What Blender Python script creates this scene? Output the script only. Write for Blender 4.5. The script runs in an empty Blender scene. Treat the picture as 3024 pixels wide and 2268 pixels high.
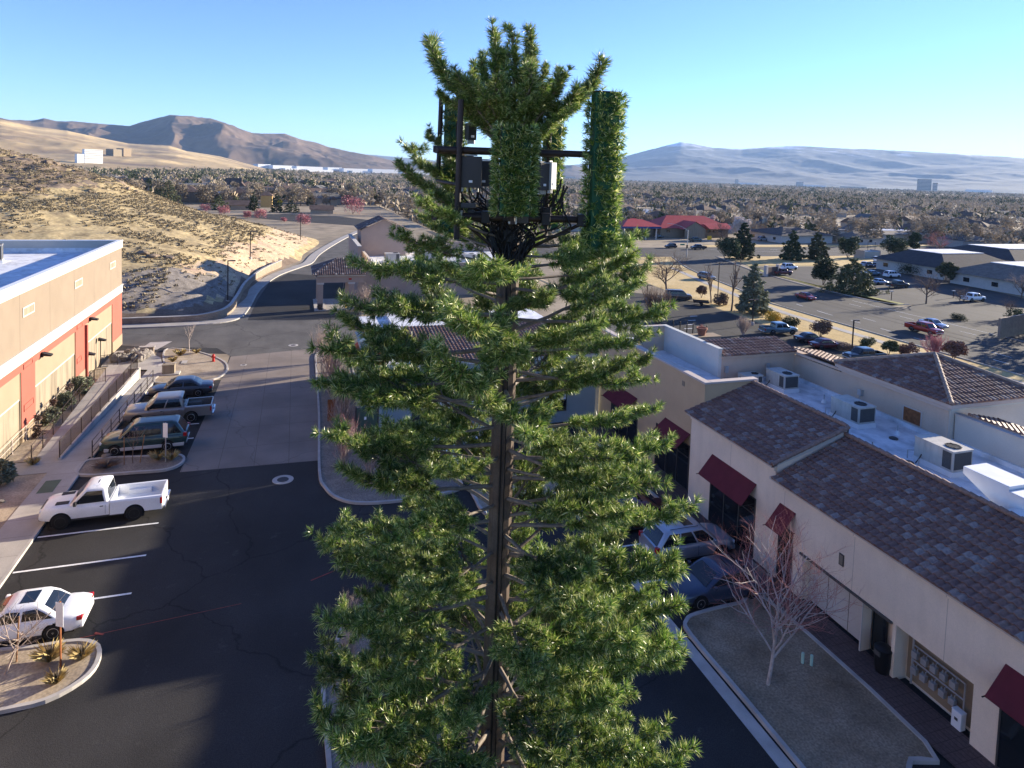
import bpy, bmesh, math, random
import numpy as np
from mathutils import Vector, Matrix
random.seed(7); rng = np.random.default_rng(7)
C = bpy.context.scene.collection
SC = bpy.context.scene
# ---------------------------------------------------------------- camera model (metres; X across the lot, Y along the lot)
F, PX, PY = 1950.0, 1512.0, 635.0
ROLL, PITCH, YAW, H = math.radians(1.9), math.radians(3.5), math.atan(642 / 1950), 19.0
_f = Vector((math.sin(YAW) * math.cos(PITCH), math.cos(YAW) * math.cos(PITCH), -math.sin(PITCH)))
_r = Vector((math.cos(YAW), -math.sin(YAW), 0)); _u = _r.cross(_f)
CR = _r * math.cos(ROLL) + _u * math.sin(ROLL); CU = -_r * math.sin(ROLL) + _u * math.cos(ROLL)
EYE = Vector((0, 0, H))
LOW = -5.5                                   # the street side lies lower than the lot
def gz(x): return LOW * min(1.0, max(0.0, (x - 42.0) / 14.0))
def ray(x, y): return _f + CR * ((x - PX) / F) - CU * ((y - PY) / F)
def G(x, y, z=0.0):
    d = ray(x, y); return EYE + d * ((z - H) / d.z)
ZO = {1: (0, 300, 1100 / 2212), 2: (0, 900, 1000 / 2212), 3: (0, 1518, 1000 / 2212), 4: (1100, 0, 900 / 2212), 5: (1800, 450, 1224 / 2212),
      6: (1800, 900, 1224 / 2212), 7: (1800, 1450, 1224 / 2212), 8: (900, 600, 1100 / 2212), 'a': (900, 1400, 1200 / 2212), 'b': (1750, 600, 600 / 2212),
      'c': (2350, 640, 674 / 2212), 'd': (300, 450, 800 / 2212), 'e': (900, 650, 600 / 2212), 0: (0, 0, 3024 / 2212)}
def Q(i, x, y): o = ZO[i]; return o[0] + x * o[2], o[1] + y * o[2]
def at(i, x, y, z=0.0): return G(*Q(i, x, y), z)
def low(i, x, y): return at(i, x, y, LOW)
def azel(x, y):
    d = ray(x, y); h = math.hypot(d.x, d.y); return math.atan2(d.x, d.y), d.z / h
# ---------------------------------------------------------------- mesh builder
class MB:
    def __init__(s): s.v = []; s.f = []; s.m = []; s.mats = []; s.uv = None
    def mi(s, m):
        if m not in s.mats: s.mats.append(m)
        return s.mats.index(m)
    def add(s, vs, fs, m):
        o = len(s.v); k = s.mi(m); s.v += [tuple(p) for p in vs]
        for f in fs: s.f.append([o + i for i in f]); s.m.append(k)
        return s
    def bx(s, x0, x1, y0, y1, z0, z1, m):
        return s.add([(x0, y0, z0), (x1, y0, z0), (x1, y1, z0), (x0, y1, z0), (x0, y0, z1), (x1, y0, z1), (x1, y1, z1), (x0, y1, z1)],
                     [(0, 3, 2, 1), (4, 5, 6, 7), (0, 1, 5, 4), (1, 2, 6, 5), (2, 3, 7, 6), (3, 0, 4, 7)], m)
    def obx(s, c, ax, ay, az, m):
        c, ax, ay, az = map(Vector, (c, ax, ay, az)); P = []
        for k in (-1, 1):
            for i, j in ((-1, -1), (1, -1), (1, 1), (-1, 1)): P.append(c + ax * i + ay * j + az * k)
        return s.add(P, [(0, 3, 2, 1), (4, 5, 6, 7), (0, 1, 5, 4), (1, 2, 6, 5), (2, 3, 7, 6), (3, 0, 4, 7)], m)
    def prism(s, pts, z0, z1, m, m2=None):
        n = len(pts); s.add([(p[0], p[1], z0) for p in pts] + [(p[0], p[1], z1) for p in pts], [(i, (i + 1) % n, n + (i + 1) % n, n + i) for i in range(n)] + [tuple(range(n))[::-1]], m)
        return s.add([(p[0], p[1], z1) for p in pts], [tuple(range(n))], m2 or m)
    def tube(s, pts, rad, m, n=6, cap=True):
        pts = [Vector(p) for p in pts]; N = len(pts)
        if not hasattr(rad, '__len__'): rad = [rad] * N
        vs = []; up = None
        for i, p in enumerate(pts):
            d = (pts[min(i + 1, N - 1)] - pts[max(i - 1, 0)]).normalized()
            if up is None: up = Vector((0, 0, 1)) if abs(d.z) < .9 else Vector((1, 0, 0))
            a = d.cross(up).normalized(); b = a.cross(d); up = b
            for k in range(n):
                t = 2 * math.pi * (k + .5) / n; vs.append(p + (a * math.cos(t) + b * math.sin(t)) * rad[i])
        fs = [(i * n + k, i * n + (k + 1) % n, (i + 1) * n + (k + 1) % n, (i + 1) * n + k) for i in range(N - 1) for k in range(n)]
        if cap: fs += [tuple(range(n))[::-1], tuple(range((N - 1) * n, N * n))]
        return s.add(vs, fs, m)
    def lathe(s, prof, m, n=20, c=(0, 0, 0), axis='z'):
        vs = []
        for r, z in prof:
            for k in range(n):
                t = 2 * math.pi * k / n; p = (r * math.cos(t), r * math.sin(t), z)
                if axis == 'y': p = (p[0], p[2], p[1])
                vs.append((p[0] + c[0], p[1] + c[1], p[2] + c[2]))
        N = len(prof)
        return s.add(vs, [(i * n + k, i * n + (k + 1) % n, (i + 1) * n + (k + 1) % n, (i + 1) * n + k) for i in range(N - 1) for k in range(n)] + [tuple(range(n))[::-1], tuple(range((N - 1) * n, N * n))], m)
    def mesh(s, name, smooth=None):
        me = bpy.data.meshes.new(name); me.from_pydata(s.v, [], s.f)
        for m in s.mats: me.materials.append(m)
        me.polygons.foreach_set('material_index', s.m)
        if s.uv is not None:
            l = me.uv_layers.new(name='UVMap'); idx = np.empty(len(me.loops), np.int32); me.loops.foreach_get('vertex_index', idx)
            l.data.foreach_set('uv', np.asarray(s.uv, np.float32)[idx].ravel())
        if smooth: me.polygons.foreach_set('use_smooth', [True] * len(me.polygons)); me.set_sharp_from_angle(angle=math.radians(smooth))
        me.update(); return me
    def build(s, name, parent=None, smooth=None, bevel=0, loc=None):
        o = bpy.data.objects.new(name, s.mesh(name, smooth)); C.objects.link(o)
        if parent: o.parent = parent
        if loc is not None: o.location = loc
        if bevel:
            b = o.modifiers.new('Bevel', 'BEVEL'); b.width = bevel; b.segments = 2; b.limit_method = 'ANGLE'; b.angle_limit = math.radians(40)
        return o
def np_mesh(name, V, Fc, mats, mi=None):
    """V (n,3); Fc (m,3|4) numpy"""
    me = bpy.data.meshes.new(name); k = Fc.shape[1]; me.vertices.add(len(V)); me.vertices.foreach_set('co', V.astype(np.float32).ravel())
    me.loops.add(Fc.size); me.loops.foreach_set('vertex_index', Fc.astype(np.int32).ravel()); me.polygons.add(len(Fc))
    me.polygons.foreach_set('loop_start', np.arange(len(Fc), dtype=np.int32) * k)
    for m in mats: me.materials.append(m)
    if mi is not None: me.polygons.foreach_set('material_index', np.asarray(mi, np.int32))
    me.update(calc_edges=True); me.validate(); return me
def link(name, me, parent=None, loc=None):
    o = bpy.data.objects.new(name, me); C.objects.link(o)
    if parent: o.parent = parent
    if loc is not None: o.location = loc
    return o
def tag(o, label, cat, group=None):
    o['label'] = label; o['category'] = cat
    if group: o['group'] = group
    return o
def thing(name, label, cat, loc=(0, 0, 0), rz=0.0, group=None):
    o = bpy.data.objects.new(name, None); C.objects.link(o); o.location = loc; o.rotation_euler = (0, 0, rz); o.empty_display_size = .1
    return tag(o, label, cat, group)
def structure(o): o['kind'] = 'structure'; return o
def dup(root, loc=None, rz=None, sc=None, label=None, group=None):
    r = root.copy(); C.objects.link(r)
    if loc is not None: r.location = loc
    if rz is not None: r.rotation_euler = (0, 0, rz)
    if sc is not None: r.scale = sc if hasattr(sc, '__len__') else (sc, sc, sc)
    if label: r['label'] = label
    if group: r['group'] = group
    for ch in root.children:
        c = ch.copy(); C.objects.link(c); c.parent = r
        for g in ch.children:
            d = g.copy(); C.objects.link(d); d.parent = c
    return r
# ---------------------------------------------------------------- materials
def mat(name, col, rough=.8, var=.12, sc=1.5, fine=.0, fsc=60, bump=0, bsc=40, metal=0, spec=.3, coat=0, col2=None, obj=False, stain=0, stsc=(.5, .5, .15), trans=0):
    m = bpy.data.materials.new(name); m.use_nodes = True; nt = m.node_tree; N, L = nt.nodes, nt.links; b = N['Principled BSDF']
    b.inputs['Roughness'].default_value = rough; b.inputs['Metallic'].default_value = metal; b.inputs['Specular IOR Level'].default_value = spec
    b.inputs['Coat Weight'].default_value = coat; b.inputs['Coat Roughness'].default_value = .05
    if obj: tc = N.new('ShaderNodeTexCoord').outputs['Object']
    else: tc = N.new('ShaderNodeNewGeometry').outputs['Position']
    def noise(s, det=5, vec=tc):
        n = N.new('ShaderNodeTexNoise'); n.inputs['Scale'].default_value = s; n.inputs['Detail'].default_value = det; L.new(vec, n.inputs['Vector']); return n.outputs['Fac']
    def ramp(v, a, bb, lo, hi):
        r = N.new('ShaderNodeMapRange'); r.inputs[1].default_value = a; r.inputs[2].default_value = bb; r.inputs[3].default_value = lo; r.inputs[4].default_value = hi; L.new(v, r.inputs[0]); return r.outputs[0]
    def mix(fac, a, bb, mode='MIX'):
        x = N.new('ShaderNodeMix'); x.data_type = 'RGBA'; x.blend_type = mode
        for k, val in ((0, fac), (6, a), (7, bb)):
            if hasattr(val, 'is_linked') or isinstance(val, bpy.types.NodeSocket): L.new(val, x.inputs[k])
            elif k == 0: x.inputs[0].default_value = val
            else: x.inputs[k].default_value = (*val, 1)
        return x.outputs[2]
    A = tuple(c * (1 - var) for c in col); B = tuple(min(1, c * (1 + var)) for c in col) if col2 is None else col2
    out = mix(ramp(noise(sc), .32, .68, 0, 1), A, B)
    if fine:
        v = ramp(noise(fsc, 3), .3, .7, 1 - fine, 1 + fine); cb = N.new('ShaderNodeCombineColor')
        for i in range(3): L.new(v, cb.inputs[i])
        out = mix(1.0, out, cb.outputs[0], 'MULTIPLY')
    if stain:
        mp = N.new('ShaderNodeMapping'); mp.inputs['Scale'].default_value = stsc; L.new(tc, mp.inputs[0])
        v = ramp(noise(6, 5, mp.outputs[0]), .45, .75, 1, 1 - stain); cb = N.new('ShaderNodeCombineColor')
        for i in range(3): L.new(v, cb.inputs[i])
        out = mix(1.0, out, cb.outputs[0], 'MULTIPLY')
    L.new(out, b.inputs['Base Color'])
    if trans:
        t = N.new('ShaderNodeBsdfTranslucent'); L.new(out, t.inputs[0]); ms = N.new('ShaderNodeMixShader'); ms.inputs[0].default_value = trans
        L.new(b.outputs[0], ms.inputs[1]); L.new(t.outputs[0], ms.inputs[2]); L.new(ms.outputs[0], N['Material Output'].inputs['Surface'])
    if bump:
        bn = N.new('ShaderNodeBump'); bn.inputs['Strength'].default_value = bump; bn.inputs['Distance'].default_value = .02; L.new(noise(bsc, 4), bn.inputs['Height']); L.new(bn.outputs[0], b.inputs['Normal'])
    m['_o'] = 1
    return m
def lines_mat(name, col, joint, sx, sy, ox=0, oy=0, w=.02, **k):
    """concrete or wall with a joint grid in world x,y (or y,z)"""
    m = mat(name, col, **k); nt = m.node_tree; N, L = nt.nodes, nt.links; b = N['Principled BSDF']
    src = b.inputs['Base Color'].links[0].from_socket; g = N.new('ShaderNodeNewGeometry'); sp = N.new('ShaderNodeSeparateXYZ'); L.new(g.outputs['Position'], sp.inputs[0]); fac = None
    for ax, s, o in ((joint[0], sx, ox), (joint[1], sy, oy)):
        if not s: continue
        a = N.new('ShaderNodeMath'); a.operation = 'ADD'; L.new(sp.outputs[ax], a.inputs[0]); a.inputs[1].default_value = 1000 * s - o
        md = N.new('ShaderNodeMath'); md.operation = 'MODULO'; L.new(a.outputs[0], md.inputs[0]); md.inputs[1].default_value = s
        c = N.new('ShaderNodeMath'); c.operation = 'LESS_THAN'; L.new(md.outputs[0], c.inputs[0]); c.inputs[1].default_value = w
        if fac is None: fac = c.outputs[0]
        else:
            mx = N.new('ShaderNodeMath'); mx.operation = 'MAXIMUM'; L.new(fac, mx.inputs[0]); L.new(c.outputs[0], mx.inputs[1]); fac = mx.outputs[0]
    x = N.new('ShaderNodeMix'); x.data_type = 'RGBA'; L.new(fac, x.inputs[0]); L.new(src, x.inputs[6]); x.inputs[7].default_value = (*[c * .55 for c in col], 1); L.new(x.outputs[2], b.inputs['Base Color'])
    return m
def tile_mat(name, cols, rough=.75):
    m = bpy.data.materials.new(name); m.use_nodes = True; N, L = m.node_tree.nodes, m.node_tree.links; b = N['Principled BSDF']; b.inputs['Roughness'].default_value = rough
    uv = N.new('ShaderNodeUVMap'); fl = N.new('ShaderNodeVectorMath'); fl.operation = 'FLOOR'; L.new(uv.outputs[0], fl.inputs[0]); w = N.new('ShaderNodeTexWhiteNoise'); w.noise_dimensions = '2D'; L.new(fl.outputs[0], w.inputs['Vector'])
    r = N.new('ShaderNodeValToRGB'); r.color_ramp.interpolation = 'CONSTANT'
    while len(r.color_ramp.elements) < len(cols): r.color_ramp.elements.new(.5)
    for e, (p, c) in zip(r.color_ramp.elements, cols): e.position = p; e.color = (*c, 1)
    L.new(w.outputs['Value'], r.inputs[0]); n = N.new('ShaderNodeTexNoise'); n.inputs['Scale'].default_value = 9; n.inputs['Detail'].default_value = 5; g = N.new('ShaderNodeNewGeometry'); L.new(g.outputs['Position'], n.inputs['Vector'])
    mr = N.new('ShaderNodeMapRange'); mr.inputs[1].default_value = .3; mr.inputs[2].default_value = .7; mr.inputs[3].default_value = .72; mr.inputs[4].default_value = 1.25; L.new(n.outputs[0], mr.inputs[0])
    x = N.new('ShaderNodeVectorMath'); x.operation = 'SCALE'; L.new(r.outputs[0], x.inputs[0]); L.new(mr.outputs[0], x.inputs['Scale']); L.new(x.outputs[0], b.inputs['Base Color']); return m
def tone_mat(name, cols, rough=.5, trans=.0, spec=.3):
    """colour differs from leaf to leaf: random per mesh island"""
    m = bpy.data.materials.new(name); m.use_nodes = True; N, L = m.node_tree.nodes, m.node_tree.links; b = N['Principled BSDF']; b.inputs['Roughness'].default_value = rough; b.inputs['Specular IOR Level'].default_value = spec
    g = N.new('ShaderNodeNewGeometry'); r = N.new('ShaderNodeValToRGB')
    while len(r.color_ramp.elements) < len(cols): r.color_ramp.elements.new(.5)
    for i, (e, c) in enumerate(zip(r.color_ramp.elements, cols)): e.position = i / (len(cols) - 1); e.color = (*c, 1)
    L.new(g.outputs['Random Per Island'], r.inputs[0])
    oi = N.new('ShaderNodeObjectInfo'); mr = N.new('ShaderNodeMapRange'); mr.inputs[3].default_value = .72; mr.inputs[4].default_value = 1.28; L.new(oi.outputs['Random'], mr.inputs[0]); vs = N.new('ShaderNodeVectorMath'); vs.operation = 'SCALE'; L.new(r.outputs[0], vs.inputs[0]); L.new(mr.outputs[0], vs.inputs['Scale']); r = vs
    L.new(r.outputs[0], b.inputs['Base Color'])
    if trans:
        t = N.new('ShaderNodeBsdfTranslucent'); L.new(r.outputs[0], t.inputs[0]); ms = N.new('ShaderNodeMixShader'); ms.inputs[0].default_value = trans
        L.new(b.outputs[0], ms.inputs[1]); L.new(t.outputs[0], ms.inputs[2]); L.new(ms.outputs[0], N['Material Output'].inputs['Surface'])
    return m
stucco = dict(rough=.9, var=.05, sc=.8, fine=.05, fsc=25, bump=.15, bsc=50)
K = {}
K['concrete'] = lines_mat('concrete', (.36, .33, .29), (0, 1), 0, 1.8, w=.025, var=.12, sc=.6, fine=.12, fsc=40, rough=.9)
K['pavement_concrete'] = lines_mat('pavement_concrete', (.205, .168, .138), (0, 1), 2.1, 3.6, ox=1.9, oy=.2, w=.03, var=.16, sc=.35, fine=.12, fsc=50, rough=.9)
K['kerb'] = mat('kerb', (.40, .37, .33), var=.15, sc=1.2, fine=.1, rough=.9)
K['asphalt'] = mat('asphalt', (.034, .032, .030), rough=.9, var=.3, sc=.16, fine=.38, fsc=26, bump=.5, bsc=28, spec=.25, stain=.25, stsc=(.06, .02, 1))
K['asphalt_worn'] = mat('asphalt_worn', (.088, .081, .071), rough=.95, var=.2, sc=.4, fine=.5, fsc=18, bump=.8, bsc=22, spec=.2, stain=.25, stsc=(.06, .02, 1))
K['asphalt_old'] = mat('asphalt_old', (.115, .106, .094), rough=.9, var=.16, sc=.3, fine=.22, fsc=25, spec=.2, stain=.25, stsc=(.1, .03, 1))
K['asphalt_street'] = mat('asphalt_street', (.066, .062, .058), rough=.9, var=.14, sc=.15, fine=.15, fsc=6, spec=.2, stain=.3, stsc=(.12, .012, 1))
K['paint'] = mat('road_paint', (.74, .73, .70), rough=.6, var=.12, sc=3, fine=.15, fsc=20)
K['red_paint'] = mat('survey_paint', (.28, .05, .035), rough=.7, var=.3, sc=4)
K['blue_paint'] = mat('accessible_paint', (.03, .13, .42), rough=.7, var=.2, sc=3)
K['dirt'] = mat('dirt', (.33, .26, .18), rough=1, var=.2, sc=.9, fine=.25, fsc=9, bump=.4, bsc=8, col2=(.42, .34, .24))
K['gravel'] = mat('gravel', (.22, .18, .14), rough=1, var=.2, sc=1.1, fine=.35, fsc=16, bump=.6, bsc=14)
K['drylawn'] = mat('dry_lawn', (.27, .19, .115), rough=1, var=.2, sc=.5, fine=.3, fsc=12, bump=.6, bsc=20, col2=(.32, .25, .17), stain=.4, stsc=(.12, .12, .1))
K['gold_lawn'] = mat('gold_lawn', (.54, .375, .14), rough=1, var=.2, sc=.12, fine=.2, fsc=3, col2=(.56, .42, .20))
K['green_lawn'] = mat('greening_lawn', (.36, .31, .10), rough=1, var=.2, sc=.1, fine=.2, fsc=3, col2=(.24, .25, .07))
K['valley'] = mat('valley_ground', (.27, .215, .145), rough=1, var=.3, sc=.012, fine=.3, fsc=.2)
K['brick_walk'] = lines_mat('brick_walk', (.115, .075, .065), (0, 1), .2, .4, w=.02, var=.15, sc=.7, fine=.2, fsc=12, rough=.9)
K['tan'] = lines_mat('tan_stucco', (.215, .168, .122), (1, 2), 5.6, 0, oy=0, w=.05, **stucco)
K['coral'] = mat('coral_stucco', (.31, .092, .064), **stucco)
K['cream'] = mat('cream_stucco', (.27, .22, .155), stain=.5, stsc=(2, .35, .03), **stucco)
K['cream2'] = mat('cream_upper', (.27, .205, .135), **stucco)
K['white_stucco'] = mat('white_stucco', (.52, .47, .40), **stucco)
K['pinkish'] = lines_mat('pale_stucco', (.78, .63, .465), (1, 2), 4.1, 0, oy=.3, w=.022, stain=.06, stsc=(.4, .4, .06), **stucco)
K['yellow'] = mat('yellow_stucco', (.52, .365, .21), **stucco)
K['brown_stucco'] = mat('brown_stucco', (.52, .39, .29), stain=.08, stsc=(.3, .3, .08), **stucco)
K['grey_stucco'] = mat('pale_green_grey_stucco', (.50, .50, .46), **stucco)
K['teal'] = mat('blue_grey_stucco', (.27, .33, .335), **stucco)
K['teal_light'] = mat('light_trim_stucco', (.55, .56, .53), **stucco)
K['peach'] = mat('peach_stucco', (.37, .275, .215), **stucco)
K['roof_white'] = mat('white_roof_membrane', (.70, .70, .70), rough=.7, var=.12, sc=.35, fine=.08, fsc=3, stain=.38, stsc=(.22, .16, .3))
K['tile'] = tile_mat('roof_tile', [(0, (.19, .098, .068)), (.3, (.215, .115, .08)), (.55, (.165, .088, .065)), (.74, (.23, .14, .10)), (.87, (.25, .175, .14)), (.95, (.27, .205, .17))])
K['tile2'] = tile_mat('dark_roof_tile', [(0, (.13, .08, .06)), (.35, (.16, .10, .075)), (.6, (.10, .066, .055)), (.8, (.20, .15, .12)), (.95, (.45, .36, .28))])
K['trim'] = mat('trim', (.50, .42, .36), rough=.8, var=.05)
K['awning'] = mat('awning_fabric', (.12, .018, .026), rough=.9, var=.12, sc=2, fine=.1, fsc=200)
K['black'] = mat('black_metal', (.012, .012, .013), rough=.5, var=.1)
K['rail'] = mat('dark_brown_rail', (.035, .024, .02), rough=.55, var=.15)
K['glass'] = mat('dark_glass', (.012, .016, .02), rough=.06, var=.2, sc=.4, spec=.6)
K['frame'] = mat('window_frame', (.06, .055, .05), rough=.5)
K['steel'] = mat('galvanised', (.42, .42, .41), rough=.45, metal=.5, var=.1, sc=4)
K['white_metal'] = mat('white_sheet_metal', (.72, .72, .70), rough=.45, var=.05)
K['hvac'] = mat('hvac_beige', (.48, .45, .39), rough=.5, var=.08, sc=2, stain=.2, stsc=(1, 1, .2))
K['grille'] = mat('dark_grille', (.075, .072, .066), rough=.6, var=.3, sc=30)
K['rust'] = mat('rust', (.22, .08, .03), rough=.9, var=.3, sc=6)
K['wood'] = mat('stake_wood', (.26, .14, .07), rough=.9, var=.2, sc=5)
K['sign_white'] = mat('sign_white', (.82, .82, .82), rough=.5, var=.03)
K['red'] = mat('red_enamel', (.42, .02, .015), rough=.4, var=.1)
K['yellow_paint'] = mat('yellow_enamel', (.62, .40, .03), rough=.5)
K['rock_grey'] = mat('grey_rock', (.20, .175, .15), rough=1, var=.3, sc=1.2, fine=.3, fsc=6, bump=.8, bsc=4)
K['block'] = lines_mat('block_wall', (.29, .225, .165), (0, 2), 0, .2, w=.025, rough=.95, var=.15, sc=1.5, fine=.15, fsc=8)
K['plastic_green'] = mat('utility_box_green', (.06, .10, .07), rough=.6)
K['bark'] = mat('bark', (.16, .115, .085), rough=.95, var=.25, sc=6)
K['pale_bark'] = mat('pale_bark', (.42, .36, .32), rough=.9, var=.25, sc=5, obj=True)
K['twig_red'] = mat('red_twig', (.36, .15, .13), rough=.9, var=.25, sc=3)
K['twig_grey'] = mat('grey_twig', (.38, .30, .25), rough=.95, var=.25, sc=3)
K['twig_brown'] = mat('brown_twig', (.17, .115, .085), rough=.95, var=.25, sc=3)
K['twig_pink'] = mat('pink_blossom_twig', (.42, .17, .18), rough=.95, var=.25, sc=3)
K['twig_white'] = mat('white_blossom', (.62, .54, .48), rough=.95, var=.2, sc=3)
K['leaf_dark'] = tone_mat('evergreen_dark', [(.018, .032, .014), (.03, .052, .02), (.045, .07, .026)], .7, .1)
K['leaf_olive'] = tone_mat('evergreen_olive', [(.05, .065, .025), (.085, .10, .04), (.12, .13, .06)], .7, .1)
K['leaf_sage'] = tone_mat('sage', [(.10, .115, .07), (.16, .175, .11), (.22, .23, .15)], .8, .1)
K['grass_gold'] = tone_mat('gold_grass', [(.32, .23, .09), (.46, .35, .15), (.55, .44, .22)], .9, .2)
K['tyre'] = mat('tyre_rubber', (.012, .012, .012), rough=.8, var=.15)
K['rim'] = mat('alloy_rim', (.45, .45, .46), rough=.3, metal=.8, var=.05)
K['rim_dark'] = mat('dark_rim', (.04, .04, .042), rough=.35, metal=.6)
K['lamp_red'] = mat('tail_lamp', (.35, .01, .012), rough=.2, spec=.5)
K['lamp_clear'] = mat('head_lamp', (.62, .64, .66), rough=.12, spec=.6)
K['chrome'] = mat('chrome', (.62, .62, .62), rough=.2, metal=.9)
K['wheel_well'] = mat('wheel_well', (.008, .008, .008), rough=.95)
K['car_plastic'] = mat('grey_plastic', (.035, .035, .037), rough=.7)

def worn(m, cs=.13, cw=.010, crack=.55, scuff=.5):
    """crack lines and pale scuffs in a paved surface"""
    nt = m.node_tree; N, L = nt.nodes, nt.links; b = N['Principled BSDF']; src = b.inputs['Base Color'].links[0].from_socket; g = N.new('ShaderNodeNewGeometry')
    n = N.new('ShaderNodeTexNoise'); n.inputs['Scale'].default_value = .5; n.inputs['Detail'].default_value = 6; L.new(g.outputs['Position'], n.inputs['Vector']); a = N.new('ShaderNodeVectorMath'); a.operation = 'MULTIPLY_ADD'; L.new(n.outputs['Color'], a.inputs[0]); a.inputs[1].default_value = (2.4, 2.4, 0); L.new(g.outputs['Position'], a.inputs[2])
    v = N.new('ShaderNodeTexVoronoi'); v.voronoi_dimensions = '2D'; v.feature = 'DISTANCE_TO_EDGE'; v.inputs['Scale'].default_value = cs; L.new(a.outputs[0], v.inputs['Vector']); r = N.new('ShaderNodeMapRange'); r.inputs[1].default_value = 0; r.inputs[2].default_value = cw; r.inputs[3].default_value = 1 - crack; r.inputs[4].default_value = 1; L.new(v.outputs[0], r.inputs[0])
    x = N.new('ShaderNodeVectorMath'); x.operation = 'SCALE'; L.new(src, x.inputs[0]); L.new(r.outputs[0], x.inputs['Scale'])
    n2 = N.new('ShaderNodeTexNoise'); n2.inputs['Scale'].default_value = .9; n2.inputs['Detail'].default_value = 9; n2.inputs['Roughness'].default_value = .75; L.new(g.outputs['Position'], n2.inputs['Vector']); r2 = N.new('ShaderNodeMapRange'); r2.inputs[1].default_value = .60; r2.inputs[2].default_value = .80; r2.inputs[3].default_value = 0; r2.inputs[4].default_value = scuff; L.new(n2.outputs[0], r2.inputs[0])
    mx = N.new('ShaderNodeMix'); mx.data_type = 'RGBA'; L.new(r2.outputs[0], mx.inputs[0]); L.new(x.outputs[0], mx.inputs[6]); mx.inputs[7].default_value = (.15, .14, .125, 1); L.new(mx.outputs[2], b.inputs['Base Color'])
worn(K['asphalt']); worn(K['asphalt_worn'], .17, .008, .5, .4); worn(K['asphalt_old'], .12, .012, .45, .5); worn(K['asphalt_street'], .05, .006, .4, .5); worn(K['pavement_concrete'], .1, .006, .3, .25)
# ---------------------------------------------------------------- camera, light, air
cam = bpy.data.cameras.new('camera'); co = bpy.data.objects.new('camera', cam); C.objects.link(co); SC.camera = co
M4 = Matrix((CR, CU, -_f)).transposed().to_4x4(); M4.translation = EYE; co.matrix_world = M4
cam.sensor_width = 36; cam.lens = F / 3024 * 36; cam.shift_x = 0; cam.shift_y = -(1134 - PY) / 3024; cam.clip_start = .1; cam.clip_end = 60000
SUN_EL, SUN_AZ = math.radians(13.6), math.radians(77.1)     # azimuth from +Y towards +X
sd = Vector((math.sin(SUN_AZ) * math.cos(SUN_EL), math.cos(SUN_AZ) * math.cos(SUN_EL), math.sin(SUN_EL)))
sl = bpy.data.lights.new('sun', 'SUN'); sl.energy = 5.0; sl.angle = math.radians(.53); sl.color = (1, .88, .70); so = bpy.data.objects.new('sun', sl); C.objects.link(so)
so.rotation_euler = (-sd).to_track_quat('-Z', 'Y').to_euler()
w = bpy.data.worlds.new('World'); SC.world = w; w.use_nodes = True; N, L = w.node_tree.nodes, w.node_tree.links
sky = N.new('ShaderNodeTexSky'); sky.sky_type = 'NISHITA'; sky.sun_disc = False; sky.sun_elevation = SUN_EL; sky.sun_rotation = SUN_AZ; sky.altitude = 1400; sky.air_density = 1.0; sky.dust_density = .05; sky.ozone_density = 5.5
hs = N.new('ShaderNodeHueSaturation'); hs.inputs['Hue'].default_value = .513; hs.inputs['Saturation'].default_value = 1.0; L.new(sky.outputs[0], hs.inputs['Color']); L.new(hs.outputs[0], N['Background'].inputs['Color']); N['Background'].inputs['Strength'].default_value = .10
SC.view_settings.view_transform = 'Standard'; SC.view_settings.look = 'None'; SC.view_settings.exposure = 1.7; SC.view_settings.gamma = 1
SC.cycles.use_denoising = True; SC.cycles.max_bounces = 6; SC.cycles.diffuse_bounces = 3; SC.cycles.glossy_bounces = 3; SC.cycles.transmission_bounces = 3; SC.cycles.volume_bounces = 0; SC.cycles.transparent_max_bounces = 8
SC.cycles.caustics_reflective = False; SC.cycles.caustics_refractive = False
hm = bpy.data.materials.new('haze_air'); hm.use_nodes = True; hn = hm.node_tree; hn.nodes.remove(hn.nodes['Principled BSDF']); pv = hn.nodes.new('ShaderNodeVolumePrincipled')
pv.inputs['Color'].default_value = (.42, .64, 1, 1); pv.inputs['Density'].default_value = 4e-5; pv.inputs['Anisotropy'].default_value = .05; hn.links.new(pv.outputs[0], hn.nodes['Material Output'].inputs['Volume'])
hz = MB().bx(-15500, 24000, -400, 24000, LOW - 1.0, 900, hm).build('haze'); hz['kind'] = 'stuff'
# ---------------------------------------------------------------- ground sheets
def sheet(name, pts, off, m, z0=None, kind='structure', build=True):
    bm = bmesh.new(); f = bm.faces.new([bm.verts.new((p[0], p[1], 0)) for p in pts]); bmesh.ops.recalc_face_normals(bm, faces=[f])
    for xx in (42.0, 56.0): bmesh.ops.bisect_plane(bm, geom=bm.verts[:] + bm.edges[:] + bm.faces[:], plane_co=(xx, 0, 0), plane_no=(1, 0, 0))
    for v in bm.verts: v.co.z = (gz(v.co.x) if z0 is None else z0) + off
    for f in bm.faces:
        f.normal_update()
        if f.normal.z < 0: f.normal_flip()
    bmesh.ops.triangulate(bm, faces=[f for f in bm.faces if len(f.verts) > 4])
    me = bpy.data.meshes.new(name); bm.to_mesh(me); bm.free(); me.materials.append(m)
    o = link(name, me)
    if kind: o['kind'] = kind
    return o
def arc(cx, cy, r, a0, a1, n=8): return [(cx + r * math.cos(math.radians(a0 + (a1 - a0) * i / n)), cy + r * math.sin(math.radians(a0 + (a1 - a0) * i / n))) for i in range(n + 1)]
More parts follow.
